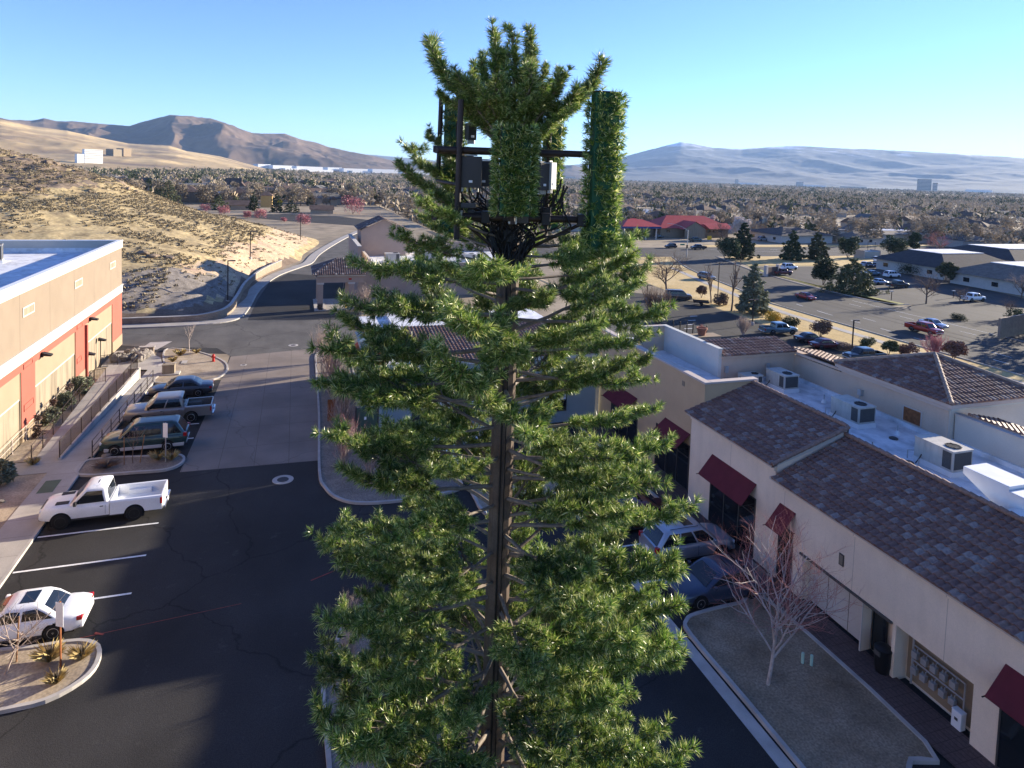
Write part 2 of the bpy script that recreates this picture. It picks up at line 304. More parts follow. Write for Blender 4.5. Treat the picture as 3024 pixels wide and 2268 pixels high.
def smooth_path(pts, n=5, closed=False):
    P = [Vector((p[0], p[1], p[2] if len(p) > 2 else 0)) for p in pts]; out = []; N_ = len(P)
    for i in range(N_ if closed else N_ - 1):
        a, b, c, d = (P[(i - 1) % N_] if closed or i else P[0]), P[i], P[(i + 1) % N_], (P[(i + 2) % N_] if closed or i + 2 < N_ else P[-1])
        for k in range(n):
            t = k / n; out.append(.5 * ((2 * b) + (c - a) * t + (2 * a - 5 * b + 4 * c - d) * t * t + (3 * b - a - 3 * c + d) * t ** 3))
    if not closed: out.append(P[-1])
    return out
def offset_path(P, d, closed=False):
    out = []; n = len(P)
    for i in range(n):
        a = P[(i - 1) % n] if closed or i else P[i]; b = P[(i + 1) % n] if closed or i < n - 1 else P[i]; t = (b - a); t.z = 0; t.normalize(); out.append(P[i] + Vector((-t.y, t.x, 0)) * d)
    return out
def kerb(name, pts, w=.16, h=.14, closed=False, m=None, n=5, parent=None, zf=None, kind='structure'):
    P = smooth_path(pts, n, closed) if n else [Vector((p[0], p[1], 0)) for p in pts]
    A, B = offset_path(P, w / 2, closed), offset_path(P, -w / 2, closed); mb = MB(); k = len(P); zz = zf or (lambda x, y: gz(x))
    vs = []
    for a, b in zip(A, B):
        za, zb = zz(a.x, a.y), zz(b.x, b.y); vs += [(a.x, a.y, za - .05), (a.x, a.y, za + h), (b.x, b.y, zb + h), (b.x, b.y, zb - .05)]
    fs = []
    for i in range(k if closed else k - 1):
        j = (i + 1) % k
        for q in range(3): fs.append((4 * i + q, 4 * j + q, 4 * j + q + 1, 4 * i + q + 1))
    if not closed: fs += [(0, 1, 2, 3), (4 * k - 1, 4 * k - 2, 4 * k - 3, 4 * k - 4)]
    mb.add(vs, fs, m or K['kerb']); o = mb.build(name, parent)
    if kind: o['kind'] = kind
    return o
def raised(name, pts, h, m, kerb_w=.16, n=5, side=None):
    """a planting bed at height h inside a kerb ring"""
    P = smooth_path(pts, n, True)
    area = sum(P[i].x * P[(i + 1) % len(P)].y - P[(i + 1) % len(P)].x * P[i].y for i in range(len(P)))
    inn = offset_path(P, (kerb_w / 2 - .01) * (1 if area > 0 else -1), True)
    kerb('kerb', P, kerb_w, .15, True, n=0); return sheet(name, inn, h, m)
gb = MB(); xs = [-15000, -600, -120, -60, 0, 42, 56, 120, 260, 600, 3000, 23000]; ys = [-390, -30, 40, 90, 150, 260, 500, 1200, 4000, 23000]
gv = [(x, y, gz(x)) for y in ys for x in xs]; nx = len(xs)
gb.add(gv, [(j * nx + i, j * nx + i + 1, (j + 1) * nx + i + 1, (j + 1) * nx + i) for j in range(len(ys) - 1) for i in range(nx - 1)], K['valley'])
structure(gb.build('ground'))
# the lot: one dark asphalt sheet, concrete apron, street
LOT = [(-12.2, -25), (60, -25), (60, 31), (41.8, 31), (41.8, 76), (2.1, 76), (2.1, 84), (-18, 84), (-18, 74.5), (-6, 71), (-6, 62.5), (-12.2, 62.5)]
structure(sheet('parking_lot', LOT, .006, K['asphalt']))
s = sheet('concrete_apron', [(-6.55, 43.9), (1.75, 43.6), (2.15, 62), (2.3, 71.6), (-5.9, 70.0), (-6.1, 60)], .012, K['pavement_concrete'])
LK = [(-40, 84.0), (-18.5, 84.2), (-12, 84.4), (-7.8, 85.6), (-6.2, 88.5), (-5.6, 95), (-4.9, 108), (-2.6, 121), (1.2, 131), (3.4, 137), (5.2, 150), (9, 168), (14.5, 190), (22, 215)]
lk = smooth_path(LK, 5)
st = [(-60, 84.0)] + [(p.x, p.y) for p in lk] + [(38, 230), (30, 205), (24, 180), (19, 160), (14, 140), (11.5, 128), (8.2, 118), (8, 100), (8.6, 90), (8, 80), (20, 77.5), (42, 77.5), (42, 71.5), (10, 71.5), (2.2, 71.5), (-5.8, 69.9), (-7.5, 73.6), (-10.5, 74.5), (-13, 74.8), (-18, 77), (-60, 77)]
sheet('street', st, .009, K['asphalt_old'])
sheet('dark_driveway', [(-5.4, 86.4), (8.2, 84.6), (8, 118), (-1, 124), (-3.9, 114), (-4.9, 100)], .013, K['asphalt'])
kerb('kerb', LK, .18, .15)
A_ = offset_path(lk, .1); B_ = offset_path(lk, 1.75)
structure(sheet('pavement', [(p.x, p.y) for p in A_] + [(p.x, p.y) for p in B_[::-1]], .13, K['concrete']))
C_ = offset_path(lk, 1.75)
# west walk beside the big store
sheet('pavement', [(-14.75, -20), (-12.3, -20), (-12.3, 44.9), (-12.3, 47.3), (-14.0, 47.3), (-14.0, 45.0)], .14, K['concrete'])
kerb('kerb', [(-12.25, -20), (-12.25, 44.7)], .16, .145, n=0)
sheet('planting_strip', [(-17, -20), (-14.75, -20), (-14.0, 45.4), (-15.4, 45.4), (-17, 45.4)], .12, K['dirt'])
sheet('pavement', [(-17, 45.4), (-14.0, 45.4), (-14.0, 47.3), (-15.35, 47.3), (-17, 47.3)], .138, K['concrete'])
sheet('planting_strip', [(-17, 47.3), (-15.35, 47.3), (-15.7, 68), (-17, 68)], .17, K['dirt'])
# ramp: upper walk and lower walk beside the parked cars
mb = MB(); up = [(-15.35, 47.3, .14), (-13.95, 47.3, .14), (-12.95, 63.6, .75), (-14.9, 66.5, .75), (-15.7, 66.5, .75)]
mb.add(up, [tuple(range(5))], K['concrete']); structure(mb.build('upper_walkway'))
sheet('pavement', [(-13.75, 47.3), (-12.2, 47.3), (-11.5, 62.7), (-11.3, 66.2), (-12.2, 70.5), (-14.6, 73.8), (-16.8, 73.8), (-16.8, 67.5), (-12.6, 66.5), (-12.7, 63.6)], .135, K['concrete'])
kerb('kerb', [(-12.15, 47.3), (-11.45, 62.6)], .14, .15, n=0)
# islands
raised('planting_island', [(-12.2, 44.75), (-9, 44.35), (-7.4, 44.3), (-6.7, 44.9), (-6.6, 45.8), (-7.2, 46.5), (-9, 46.65), (-12.2, 46.9)], .1, K['gravel'], n=3)
raised('planting_island', [(-11.4, 62.65), (-8.6, 62.3), (-6.7, 62.5), (-5.9, 64.2), (-5.9, 66.5), (-6.7, 68.8), (-8.4, 71.3), (-10.3, 73.2), (-12.2, 73.9), (-12.1, 71), (-11.2, 66.4)], .1, K['dirt'], n=3)
raised('planting_island', [(-12.2, 25.6), (-9.4, 25.75), (-8.1, 25.85), (-7.2, 26.5), (-6.9, 27.3), (-7.1, 28.3), (-7.9, 28.85), (-9.4, 28.9), (-12.2, 28.9)], .1, K['dirt'], n=3)
# right-hand kerb of the aisle: bed with shrubs by the blue-grey building, and the bed at the tower's foot
raised('planting_bed', [(2.4, 69.5), (2.1, 64), (1.95, 52), (1.65, 42), (1.9, 39.6), (2.6, 38), (4, 37.1), (7, 36.9), (9.5, 37.4), (9.8, 38.6), (9, 39.4), (5.4, 39.7), (4.9, 45), (5.2, 56), (5.4, 66), (4.6, 69.6)], .1, K['gravel'], n=4)
sheet('pavement', [(5.5, 46.2), (22.8, 46.2), (22.8, 51.6), (5.5, 51.6)], .12, K['brick_walk'])
raised('planting_bed', [(1.3, 13), (1.25, 20.5), (1.2, 24), (1.9, 26.4), (2.6, 27.8), (3.4, 28.1), (4.9, 28), (5.2, 27), (5.2, 13)], .1, K['gravel'], n=3)
# right-hand bed in front of the shops
raised('dry_lawn', [(20.7, 15.8), (19.6, 15.4), (18.7, 14.6), (17.6, 12.6), (16.4, 11.6), (15.9, 13), (15.9, 19), (15.9, 22.6), (16.2, 23.4), (17, 23.7), (19.3, 23.8), (20.6, 23.7)], .1, K['drylawn'], n=3)
sheet('pavement', [(20.75, -5), (22.3, -5), (22.3, 32.5), (20.75, 32.5), (20.75, 23.9), (20.75, 15)], .13, K['brick_walk'])
sheet('pavement', [(20.75, 32.5), (22.9, 32.5), (22.9, 46.2), (20.75, 46.2)], .13, K['brick_walk'])
sheet('gutter', [(15.2, -5), (15.72, -5), (15.72, 23.2), (15.2, 23.2)], .012, K['kerb'])
kerb('kerb', [(20.7, 23.9), (20.7, 46)], .14, .145, n=0)
sheet('gutter', [(15.25, 23.2), (15.7, 23.2), (15.6, 34), (15.15, 34)], .013, K['kerb'])
raised('planting_island', [(10.8, 33.8), (15.4, 33.6), (16.1, 34.8), (15.9, 37.2), (14.8, 38.0), (10.8, 38.1), (10.2, 36)], .1, K['dirt'], n=3)
# paint
def line(name, a, b, w=.125, m='paint', off=.02): 
    a, b = Vector((a[0], a[1])), Vector((b[0], b[1])); t = (b - a).normalized(); n = Vector((-t.y, t.x)) * w / 2
    return sheet(name, [a + n, a - n, b - n, b + n], off, K[m])
for y in (38.0 + 3.15, 37.8 - .02, 34.72, 31.7): line('parking_stripe', (-12.1, y), (-6.65, y))
for y in (49.3, 52.05, 56.0, 59.8): line('parking_stripe', (-12.05, y), (-6.5, y))
for y in (26.4, 29.4, 32.3): line('parking_stripe', (15.7, y), (20.5, y))
for x0 in (14.6, 15.5, 16.4, 17.3): line('hatch_stripe', (x0, 39.2), (x0 + 1.3, 42.4))
for x0 in (7.6, 10.4, 13.2, 18.6): line('parking_stripe', (x0, 40.4), (x0, 46))
sheet('accessible_patch', [(14.2, 38.9), (15.6, 38.9), (15.6, 40.3), (14.2, 40.3)], .02, K['blue_paint'])
line('survey_line', (-8.2, 27.9 + 1.2), (-2.0, 29.7), .025, 'red_paint'); line('survey_line', (-7.45, 29.3), (-7.1, 29.1), .09, 'red_paint', .026); line('survey_line', (.9, 30.6), (2.0, 31.1), .06, 'red_paint')
for (x, y, r) in ((-.5, 41.35, .62), (0, 73.3, .5), (-4.5, 66.8, .3)):
    mb = MB(); mb.lathe([(r, .004), (r, .020), (r - .03, .024)], K['kerb'], 28, (x, y, 0)); mb.lathe([(r * .55, .02), (r * .55, .028)], K['rail'], 24, (x, y, 0)); tag(mb.build('manhole_cover'), {(-.5): 'round manhole ring with dark lid in the dark asphalt aisle', 0: 'round manhole ring in the sunlit street crossing', -4.5: 'small utility lid in the concrete apron near the hydrant island'}[x], 'manhole cover', 'manhole covers in the lot')
sheet('concrete_slab', [(-14.9, 74.2), (-13.2, 74.1), (-12.3, 77.3), (-14.4, 77.3)], .02, K['kerb'])
line('tactile_strip', (-15.3, 73.2), (-13.6, 73.2), .5, 'yellow_paint', .145)
sheet('utility_lid', [(-13.7, 42.6), (-12.9, 42.6), (-12.9, 44.2), (-13.7, 44.2)], .15, K['plastic_green'])
for x0, y0, dx, dy in ((-12.0, 67.4, 1.5, 1.1), (-10.1, 67.9, .5, 1.1)): sheet('concrete_slab', [(x0, y0), (x0 + dx, y0), (x0 + dx, y0 + dy), (x0, y0 + dy)], .15, K['kerb'])
# ---------------------------------------------------------------- the big store on the left
st_ = thing('store_building', 'big flat roofed store with tan and coral walls, cream panels and white bands', 'building', (-17, 40, 0))
def S(mb, name, **k):
    o = mb.build(name, st_, **k); o.location = (17, -40, 0); return o
Y0, Y1 = -22, 77.1
mb = MB(); mb.bx(-60, -17.1, Y0, Y1, 0, 9.6, K['cream']); S(mb, 'wall')
mb = MB(); mb.bx(-17.1, -17.0, Y0, Y1, 6.35, 10.15, K['tan']); mb.bx(-60, -17.1, Y1, Y1 + .1, 6.35, 10.15, K['tan']); S(mb, 'upper_wall')
mb = MB(); mb.bx(-17.1, -16.92, Y0, Y1 + .02, 5.52, 6.35, K['white_stucco']); mb.bx(-17.1, -16.86, Y0, Y1 + .03, 6.22, 6.36, K['white_stucco']); S(mb, 'band', bevel=.02)
mb = MB(); mb.bx(-17.32, -16.93, Y0, Y1 + .1, 10.15, 10.86, K['white_stucco']); mb.bx(-60, -17.32, Y1 - .3, Y1 + .1, 10.15, 10.86, K['white_stucco']); mb.bx(-17.36, -16.88, Y0, Y1 + .14, 10.86, 10.93, K['white_metal']); mb.bx(-60, -17.36, Y1 - .34, Y1 + .14, 10.86, 10.93, K['white_metal']); S(mb, 'cornice', bevel=.015)
mb = MB(); mb.bx(-60, -17.33, Y0, Y1 - .31, 9.6, 9.7, K['roof_white']); S(mb, 'roof')
mb = MB(); mb.bx(-17.33, -17.28, Y0, Y1 - .3, 9.7, 10.15, K['roof_white']); mb.bx(-60, -17.33, Y1 - .31, Y1 - .25, 9.7, 10.15, K['roof_white']); S(mb, 'parapet')
cols = [(73.4, 77.1), (61.9, 64.35), (50.55, 53.0), (39.2, 41.65), (27.9, 30.3), (16.5, 19)]
mb = MB(); mb.bx(-17.1, -17.0, Y0, Y1, 4.95, 5.52, K['coral'])
for a, b in cols: mb.bx(-17.1, -17.0, a, b, 1.12, 4.95, K['coral'])
mb.bx(-60, -17.1, Y1, Y1 + .1, 1.12, 5.52, K['coral']); S(mb, 'coral_wall')
for a, b in cols: mb = MB(); mb.bx(-17.1, -16.97, a - .03, b + .03, 0, 1.12, K['cream2']); S(mb, 'plinth')
for i in range(5):
    a, b = cols[i + 1][1], cols[i][0]; mb = MB(); mb.bx(-17.1, -17.055, a + .05, b - .05, 3.2, 4.92, K['cream2']); mb.bx(-17.1, -17.075, a + .05, b - .05, 3.08, 3.2, K['trim'])
    for y in (a + .05, b - .11): mb.bx(-17.1, -17.03, y, y + .06, 0, 4.92, K['cream2'])
    S(mb, 'panel')
for a, b, z0, z1 in ((50.9, 52.6, 2.15, 2.6), (62.15, 63.3, 2.15, 2.6), (50.9, 52.5, 5.0, 5.35), (62.2, 63.6, 5.0, 5.35), (39.6, 41.2, 2.15, 2.6)):
    mb = MB(); mb.bx(-17.0, -16.985, a, b, z0, z1, K['coral']); mb.bx(-16.985, -16.955, a, b, z1 - .06, z1, K['coral']); mb.bx(-16.985, -16.955, a, b, z0, z0 + .06, K['coral']); mb.bx(-16.985, -16.955, a, a + .06, z0 + .06, z1 - .06, K['coral']); mb.bx(-16.985, -16.955, b - .06, b, z0 + .06, z1 - .06, K['coral']); S(mb, 'recess_frame')
for y in (50.9, 61.7, 40.1, 72.5):
    mb = MB(); mb.bx(-17.0, -16.96, y, y + 2.0, 8.5, 9.15, K['white_stucco']); mb.bx(-16.96, -16.955, y + .1, y + 1.9, 8.58, 9.07, K['cream']); S(mb, 'vent_plate', bevel=.01)
for y, z in ((65.8, 5.1), (64.8, 2.25), (54.2, 5.1)):
    mb = MB(); mb.bx(-17.06, -16.9, y - .12, y + .12, z - .15, z + .2, K['black']); mb.add([(-16.9, y - .22, z + .2), (-16.9, y + .22, z + .2), (-16.35, y + .22, z + .02), (-16.35, y - .22, z + .02), (-16.9, y - .22, z - .02), (-16.9, y + .22, z - .02), (-16.35, y + .22, z - .08), (-16.35, y - .22, z - .08)], [(0, 3, 2, 1), (4, 5, 6, 7), (0, 1, 5, 4), (1, 2, 6, 5), (2, 3, 7, 6), (3, 0, 4, 7)], K['black']); S(mb, 'wall_lamp')
mb = MB(); mb.bx(-17.05, -16.8, 64.35, 64.6, .1, 4.9, K['coral']); S(mb, 'pilaster')
# roof unit
def roof_unit(x, y, z, sx, sy, sz, label, rz=0, mcol='hvac', fans=1, group='air conditioning units on the roofs'):
    t = thing('air_conditioner', label, 'air conditioner', (x, y, z), rz, group); m = K[mcol]
    b = MB(); b.bx(-sx / 2 - .04, sx / 2 + .04, -sy / 2 - .04, sy / 2 + .04, 0, .24, K['white_metal']); b.build('kerb_base', t)
    b = MB(); b.bx(-sx / 2, sx / 2, -sy / 2, sy / 2, .24, .24 + sz, m); b.bx(-sx / 2 - .02, sx / 2 + .02, -sy / 2 - .02, sy / 2 + .02, .24 + sz, .30 + sz, m)
    for k in range(3): b.bx(-sx / 2 + .06 + k * (sx - .1) / 3, -sx / 2 + (k + 1) * (sx - .1) / 3, -sy / 2 - .012, -sy / 2, .32, .16 + sz, m)
    b.bx(-sx / 2 - .012, -sx / 2, -sy / 2 + .1, sy / 2 - .1, .32, .16 + sz, m); b.build('casing', t, bevel=.015)
    b = MB(); b.bx(sx * .24, sx / 2 - .08, -sy / 2 - .02, -sy / 2 - .012, .34, .2 + sz, K['grille']); b.build('grille', t); b = MB(); b.bx(sx / 2, sx / 2 + .01, -sy / 2 + .08, sy / 2 - .08, .34, .2 + sz, K['grille']); b.build('grille', t); b = MB(); b.bx(-sx / 2 - .02, -sx / 2 - .012, -sy / 2 + .2, sy / 2 - .2, .4, .1 + sz, K['grille']); b.build('grille', t)
    for k in range(fans):
        b = MB(); cx = sx * (.25 - .45 * k); b.lathe([(sy * .27, .30 + sz), (sy * .27, .34 + sz), (sy * .24, .34 + sz), (sy * .24, .315 + sz)], K['black'], 24, (cx, 0, 0))
        for q in range(3): b.bx(cx - sy * .25, cx + sy * .25, -.012 + (q - 1) * sy * .15, .012 + (q - 1) * sy * .15, .335 + sz, .35 + sz, K['grille'])
        b.build('fan', t)
    b = MB(); b.tube([(-sx / 2 - .25, -sy / 2 - .1, 0), (-sx / 2 - .25, -sy / 2 - .1, .4), (-sx / 2, -sy / 2 + .2, .45)], .03, K['steel']); b.build('pipe', t); b = MB(); b.tube([(-sx / 2 + .4, -sy / 2 - .35, .05), (-sx / 2 + .4, -sy / 2 - .1, .3), (-sx / 2 + .4, -sy / 2, .45)], .025, K['black']); b.build('pipe', t)
    return t
roof_unit(-25.6, 69.5, 9.7, 1.8, 1.6, 1.3, 'roof unit on the white roof of the tan and coral store', .3)
# ---------------------------------------------------------------- rails and walls of the ramp
def railing(name, label, pts, zs, h=1.05, rails=(1.03, .55), step=1.5, pick=0, group=None, m='rail', r=.022):
    t = thing(name, label, 'railing', (pts[0][0], pts[0][1], zs[0]), 0, group); o = Vector((pts[0][0], pts[0][1], zs[0])); P = [Vector((p[0], p[1], z)) - o for p, z in zip(pts, zs)]
    segs = []
    for a, b in zip(P[:-1], P[1:]): segs.append((a, b, (b - a).length))
    k = 0
    b_ = MB()
    for a, c, l in segs:
        n = max(1, round(l / step))
        for i in range(n + 1 if (a, c, l) == segs[-1] else n):
            p = a.lerp(c, i / n); q = MB(); q.bx(p.x - .025, p.x + .025, p.y - .025, p.y + .025, p.z - .05, p.z + h, K[m]); q.build('post', t)
    for hh in rails: b_.tube([p + Vector((0, 0, hh)) for p in P], r, K[m], 6)
    b_.build('rails', t)
    if pick:
        b_ = MB()
        for a, c, l in segs:
            n = int(l / pick)
            for i in range(1, n):
                p = a.lerp(c, i / n); b_.bx(p.x - .008, p.x + .008, p.y - .008, p.y + .008, p.z + .1, p.z + h - .03, K[m])
        b_.tube([p + Vector((0, 0, .1)) for p in P], .015, K[m], 4); b_.build('pickets', t)
    return t
mb = MB(); N_ = 8
for i in range(N_):
    f0, f1 = i / N_, (i + 1) / N_; a = Vector((-13.9, 47.2)).lerp(Vector((-12.85, 63.7)), f0); b = Vector((-13.9, 47.2)).lerp(Vector((-12.85, 63.7)), f1); za, zb = .28 + .75 * f0, .28 + .75 * f1
    mb.add([(a.x - .1, a.y, 0), (a.x + .1, a.y, 0), (b.x + .1, b.y, 0), (b.x - .1, b.y, 0), (a.x - .1, a.y, za), (a.x + .1, a.y, za), (b.x + .1, b.y, zb), (b.x - .1, b.y, zb)], [(4, 5, 6, 7), (1, 2, 6, 5), (3, 0, 4, 7), (0, 1, 5, 4), (2, 3, 7, 6)], K['kerb'])
mb.bx(-13.6, -12.7, 63.7, 64.0, 0, 1.1, K['white_stucco']); tag(mb.build('ramp_wall'), 'low concrete wall rising between the two walkways beside the store', 'wall')
railing('picket_fence', 'brown picket fence standing on the low concrete ramp wall', [(-13.9, 47.25), (-12.85, 63.6)], [.28, 1.03], 1.1, (1.08,), 1.85, .11)
railing('handrail', 'two rail brown handrail between the lower walkway and the parked cars', [(-12.12, 47.3), (-11.45, 62.6)], [.14, .14], 1.05, (1.03, .6, .2), 1.9)
railing('handrail', 'thin brown handrail between the upper walkway and the juniper strip', [(-15.42, 47.3), (-15.72, 62)], [.14, .6], 1.05, (1.03, .55), 2.1, r=.018)
railing('handrail', 'thin grey handrail running along the foot of the cream store wall', [(-16.9, 46.4), (-16.9, 60)], [.14, .3], 1.0, (1.0, .6), 2.4, m='trim', r=.016)
railing('gate_railing', 'short dark picket railing across the strip end before the dark lamp', [(-15.9, 61.6), (-14.9, 62.0)], [.55, .6], 1.15, (1.13,), 1.0, .1)
railing('gate_railing', 'dark picket railing in front of the rock pile by the store corner', [(-16.7, 67.9), (-14.2, 68.9)], [.14, .14], 1.15, (1.13,), 1.25, .11)
def light_pole(x, y, z, h, label, heads=1, rz=0, group='tall parking lot lamps', m='rail'):
    t = thing('street_lamp', label, 'street lamp', (x, y, z), rz, group); b = MB(); b.lathe([(.28, 0), (.28, .55), (.25, .6)], K['kerb'], 14); b.build('base', t)
    b = MB(); b.bx(-.07, .07, -.07, .07, .6, h, K[m]); b.build('pole', t)
    for k in range(heads):
        s = 1 if k == 0 else -1; b = MB(); b.bx(min(s * .07, s * .95), max(s * .07, s * .95), -.2, .2, h - .1, h + .03, K[m]); b.bx(min(s * .3, s * .9), max(s * .3, s * .9), -.16, .16, h - .115, h - .1, K['sign_white']); b.build('lamp_head', t, bevel=.02)
    return t
def wall_lantern(x, y, h, label):
    t = thing('lamp_post', label, 'street lamp', (x, y, .14)); b = MB(); b.tube([(0, 0, 0), (0, 0, h)], .04, K['black'], 8); b.build('pole', t)
    b = MB(); b.add([(-.15, -.2, h + .2), (-.15, .2, h + .2), (.45, .2, h), (.45, -.2, h), (-.15, -.2, h - .05), (-.15, .2, h - .05), (.45, .2, h - .1), (.45, -.2, h - .1)], [(0, 3, 2, 1), (4, 5, 6, 7), (0, 1, 5, 4), (1, 2, 6, 5), (2, 3, 7, 6), (3, 0, 4, 7)], K['black']); b.build('lamp_head', t)
wall_lantern(-16.9 + .1, 68.3, 2.5, 'short black lamp post with hooded head close to the cream wall panel')
light_pole(-8.5, 95.7, 0.2, 6.0, 'tall brown lamp on the rocky bank behind the low block wall', 1, .2)
light_pole(-7.5, 125.7, 2.2, 5.2, 'tall brown lamp farther up the bank near the shadow', 1, .2)
p = at(1, 1785, 880); light_pole(p.x, p.y + 8, 0, 8, 'tallest brown lamp near the curving white kerb', 1, .2)
# sign posts
def sign_post(x, y, z, h, label, face=0):
    t = thing('sign_post', label, 'sign', (x, y, z), face); b = MB(); b.bx(-.025, .025, -.025, .025, 0, h, K['rust'] if 'rusty' in label else K['steel']); b.build('post', t)
    b = MB(); b.bx(.03, .04, -.16, .16, h - .95, h - .02, K['sign_white']); b.build('sign_plate', t)
sign_post(-8.1, 27.45, .1, 2.55, 'white sign on a rusty post at the end of the near sandy island', math.radians(-118))
sign_post(-7.6, 45.45, .1, 2.55, 'white sign on a grey post in the island behind the white pickup', math.radians(-118))
# hydrant
t = thing('fire_hydrant', 'red fire hydrant at the tip of the sunlit sandy island', 'fire hydrant', (-7.3, 68.3, .1)); b = MB(); b.lathe([(.16, 0), (.16, .05), (.11, .06), (.11, .5), (.15, .52), (.15, .56), (.12, .6), (.09, .68), (.03, .72)], K['red'], 16); b.build('barrel', t, smooth=40)
for s in (-1, 1): b = MB(); b.tube([(s * .08, 0, .42), (s * .2, 0, .42)], [.055, .06], K['red'], 10); b.build('outlet', t)
# boulders by the corner
def boulder_mesh(seed, m):
    r = random.Random(seed); bm = bmesh.new(); bmesh.ops.create_icosphere(bm, subdivisions=2, radius=.5); ax = Vector((r.uniform(-1, 1), r.uniform(-1, 1), r.uniform(-1, 1)))
    from mathutils import noise
    for v in bm.verts: v.co *= 1 + .45 * noise.noise(v.co * 2.2 + Vector((seed, 0, 0))); v.co.z *= .7; v.co.x *= 1.2
    me = bpy.data.meshes.new('boulder'); bm.to_mesh(me); bm.free(); me.materials.append(m); return me
bms = [boulder_mesh(i, K['rock_grey']) for i in range(5)]
for k in range(34):
    o = link('boulder', bms[k % 5], None, (-15.9 + 2.6 * rng.random(), 69.3 + 3.2 * rng.random(), .2 + .25 * rng.random())); o.rotation_euler = (rng.random() * 6, rng.random() * 6, rng.random() * 6); s = .55 + .5 * rng.random(); o.scale = (s, s, s)
    tag(o, 'pale grey boulder in the rock pile behind the picket railing at the store corner', 'boulder', 'rock pile at the store corner')
mb = MB(); mb.bx(-14.4, -13.2, 72.4, 72.8, 0, .7, K['block']); mb.bx(-14.5, -13.1, 72.35, 72.85, .7, .78, K['kerb']); tag(mb.build('block_wall'), 'short block wall with cap beyond the rock pile', 'wall')
t = thing('utility_cabinet', 'low beige utility cabinet on a slab in the sandy island', 'utility cabinet', (-10.6, 64.9, .1)); b = MB(); b.bx(-.8, .9, -.5, .5, 0, .1, K['kerb']); b.build('pad', t); b = MB(); b.bx(-.5, .5, -.3, .3, .1, .85, K['cream']); b.bx(-.53, .53, -.33, .33, .85, .9, K['cream']); b.build('casing', t, bevel=.02)
# ---------------------------------------------------------------- tiled roofs
def tile_roof(name, A, B, up, width, m, parent=None, cuts=(), tw=.28, tl=.36, amp=.038, off=(0, 0, 0)):
    """wavy tiles: A-B is the eave, up the upslope direction, width the slope length"""
    A, B = Vector(A), Vector(B); u = B - A; Lu = u.length; u.normalize(); up = Vector(up).normalized(); n = u.cross(up).normalized()
    if n.z < 0: n = -n
    nu = max(1, int(Lu / tw)); nv = max(1, int(round(width / tl))); sub = 6; us = np.arange(nu * sub + 1) / (nu * sub) * Lu
    jit = rng.random((nv, nu)) * .012
    V = []; Fc = []; UV = []
    W = len(us)
    for r in range(nv):
        o = len(V)
        for t, base in ((r / nv * width - .03, None), (r / nv * width - .03, .055), ((r + 1) / nv * width, 0)):
            for i, s in enumerate(us):
                k = min(nu - 1, i // sub); wv = amp * math.sin(2 * math.pi * (i % sub) / sub); h = -.04 if base is None else wv + base + jit[r, k]
                V.append(A + u * s + up * t + n * h); UV.append(((i - .01 * (i == W - 1)) / sub, r + .5))
        for q in range(2):
            for i in range(W - 1): Fc.append((o + q * W + i, o + q * W + i + 1, o + (q + 1) * W + i + 1, o + (q + 1) * W + i))
    me = bpy.data.meshes.new(name); me.from_pydata([tuple(p) for p in V], [], Fc); l = me.uv_layers.new(name='UVMap')
    # one uv cell per face so that tiles keep a single colour
    for p in me.polygons:
        us_ = [UV[me.loops[li].vertex_index] for li in p.loop_indices]; cu = sum(a for a, b in us_) / 4; cv = us_[0][1]
        for li in p.loop_indices: l.data[li].uv = (math.floor(cu) + .5, cv)
    if cuts:
        bm = bmesh.new(); bm.from_mesh(me)
        for co_, no in cuts: bmesh.ops.bisect_plane(bm, geom=bm.verts[:] + bm.edges[:] + bm.faces[:], plane_co=Vector(co_), plane_no=Vector(no), clear_outer=True)
        bm.to_mesh(me); bm.free()
    me.materials.append(m); me.polygons.foreach_set('use_smooth', [True] * len(me.polygons)); me.set_sharp_from_angle(angle=math.radians(50)); me.update()
    o = link(name, me, parent, off); return o
# ---------------------------------------------------------------- the row of shops on the right
rb = thing('shop_building', 'pale stuccoed row of shops with brown tiled roofs, white flat roof and dark red awnings', 'building', (22.1, 20, 0))
def R(mb, name, par=None, **k):
    o = mb.build(name, par or rb, **k)
    if par is None: o.location = (-22.1, -20, 0)
    return o
OFF = (-22.1, -20, 0)
P_ = K['pinkish']
mb = MB(); mb.bx(22.1, 26.2, -8, 15.3, 0, 4.85, P_); mb.bx(22.1, 22.75, 15.3, 23.4, 2.25, 4.85, P_); mb.bx(22.75, 26.2, 15.3, 23.4, 0, 4.85, P_); mb.bx(22.1, 26.2, 23.4, 25.3, 0, 4.85, P_); mb.bx(22.1, 26.2, 25.3, 32.4, 0, 5.45, P_)
mb.bx(22.1, 22.75, 18.35, 18.5, 0, 2.25, P_); mb.bx(22.1, 22.75, 23.25, 23.4, 0, 2.25, P_); R(mb, 'wall')
mb = MB(); mb.bx(22.0, 22.1, -8, 25.2, 4.62, 4.85, P_); mb.bx(21.78, 22.1, -8, 25.35, 4.85, 4.98, K['trim']); mb.bx(22.0, 22.1, 25.32, 32.38, 5.2, 5.45, P_); mb.bx(21.75, 22.1, 25.2, 32.45, 5.45, 5.6, K['trim']); mb.add([(21.75, 25.2, 5.45), (21.75, 25.2, 5.62), (26.3, 25.2, 6.98), (26.3, 25.2, 6.6)], [(0, 1, 2, 3)], K['white_stucco']); mb.add([(22.1, 25.25, 4.8), (22.1, 25.25, 5.5), (26.2, 25.25, 6.9), (26.2, 25.25, 5.9)], [(0, 1, 2, 3)], P_); R(mb, 'fascia', bevel=.01)
s1 = Vector((26.2 - 21.7, 0, 7.0 - 5.6)); s2 = Vector((26.1 - 21.7, 0, 6.6 - 5.0))
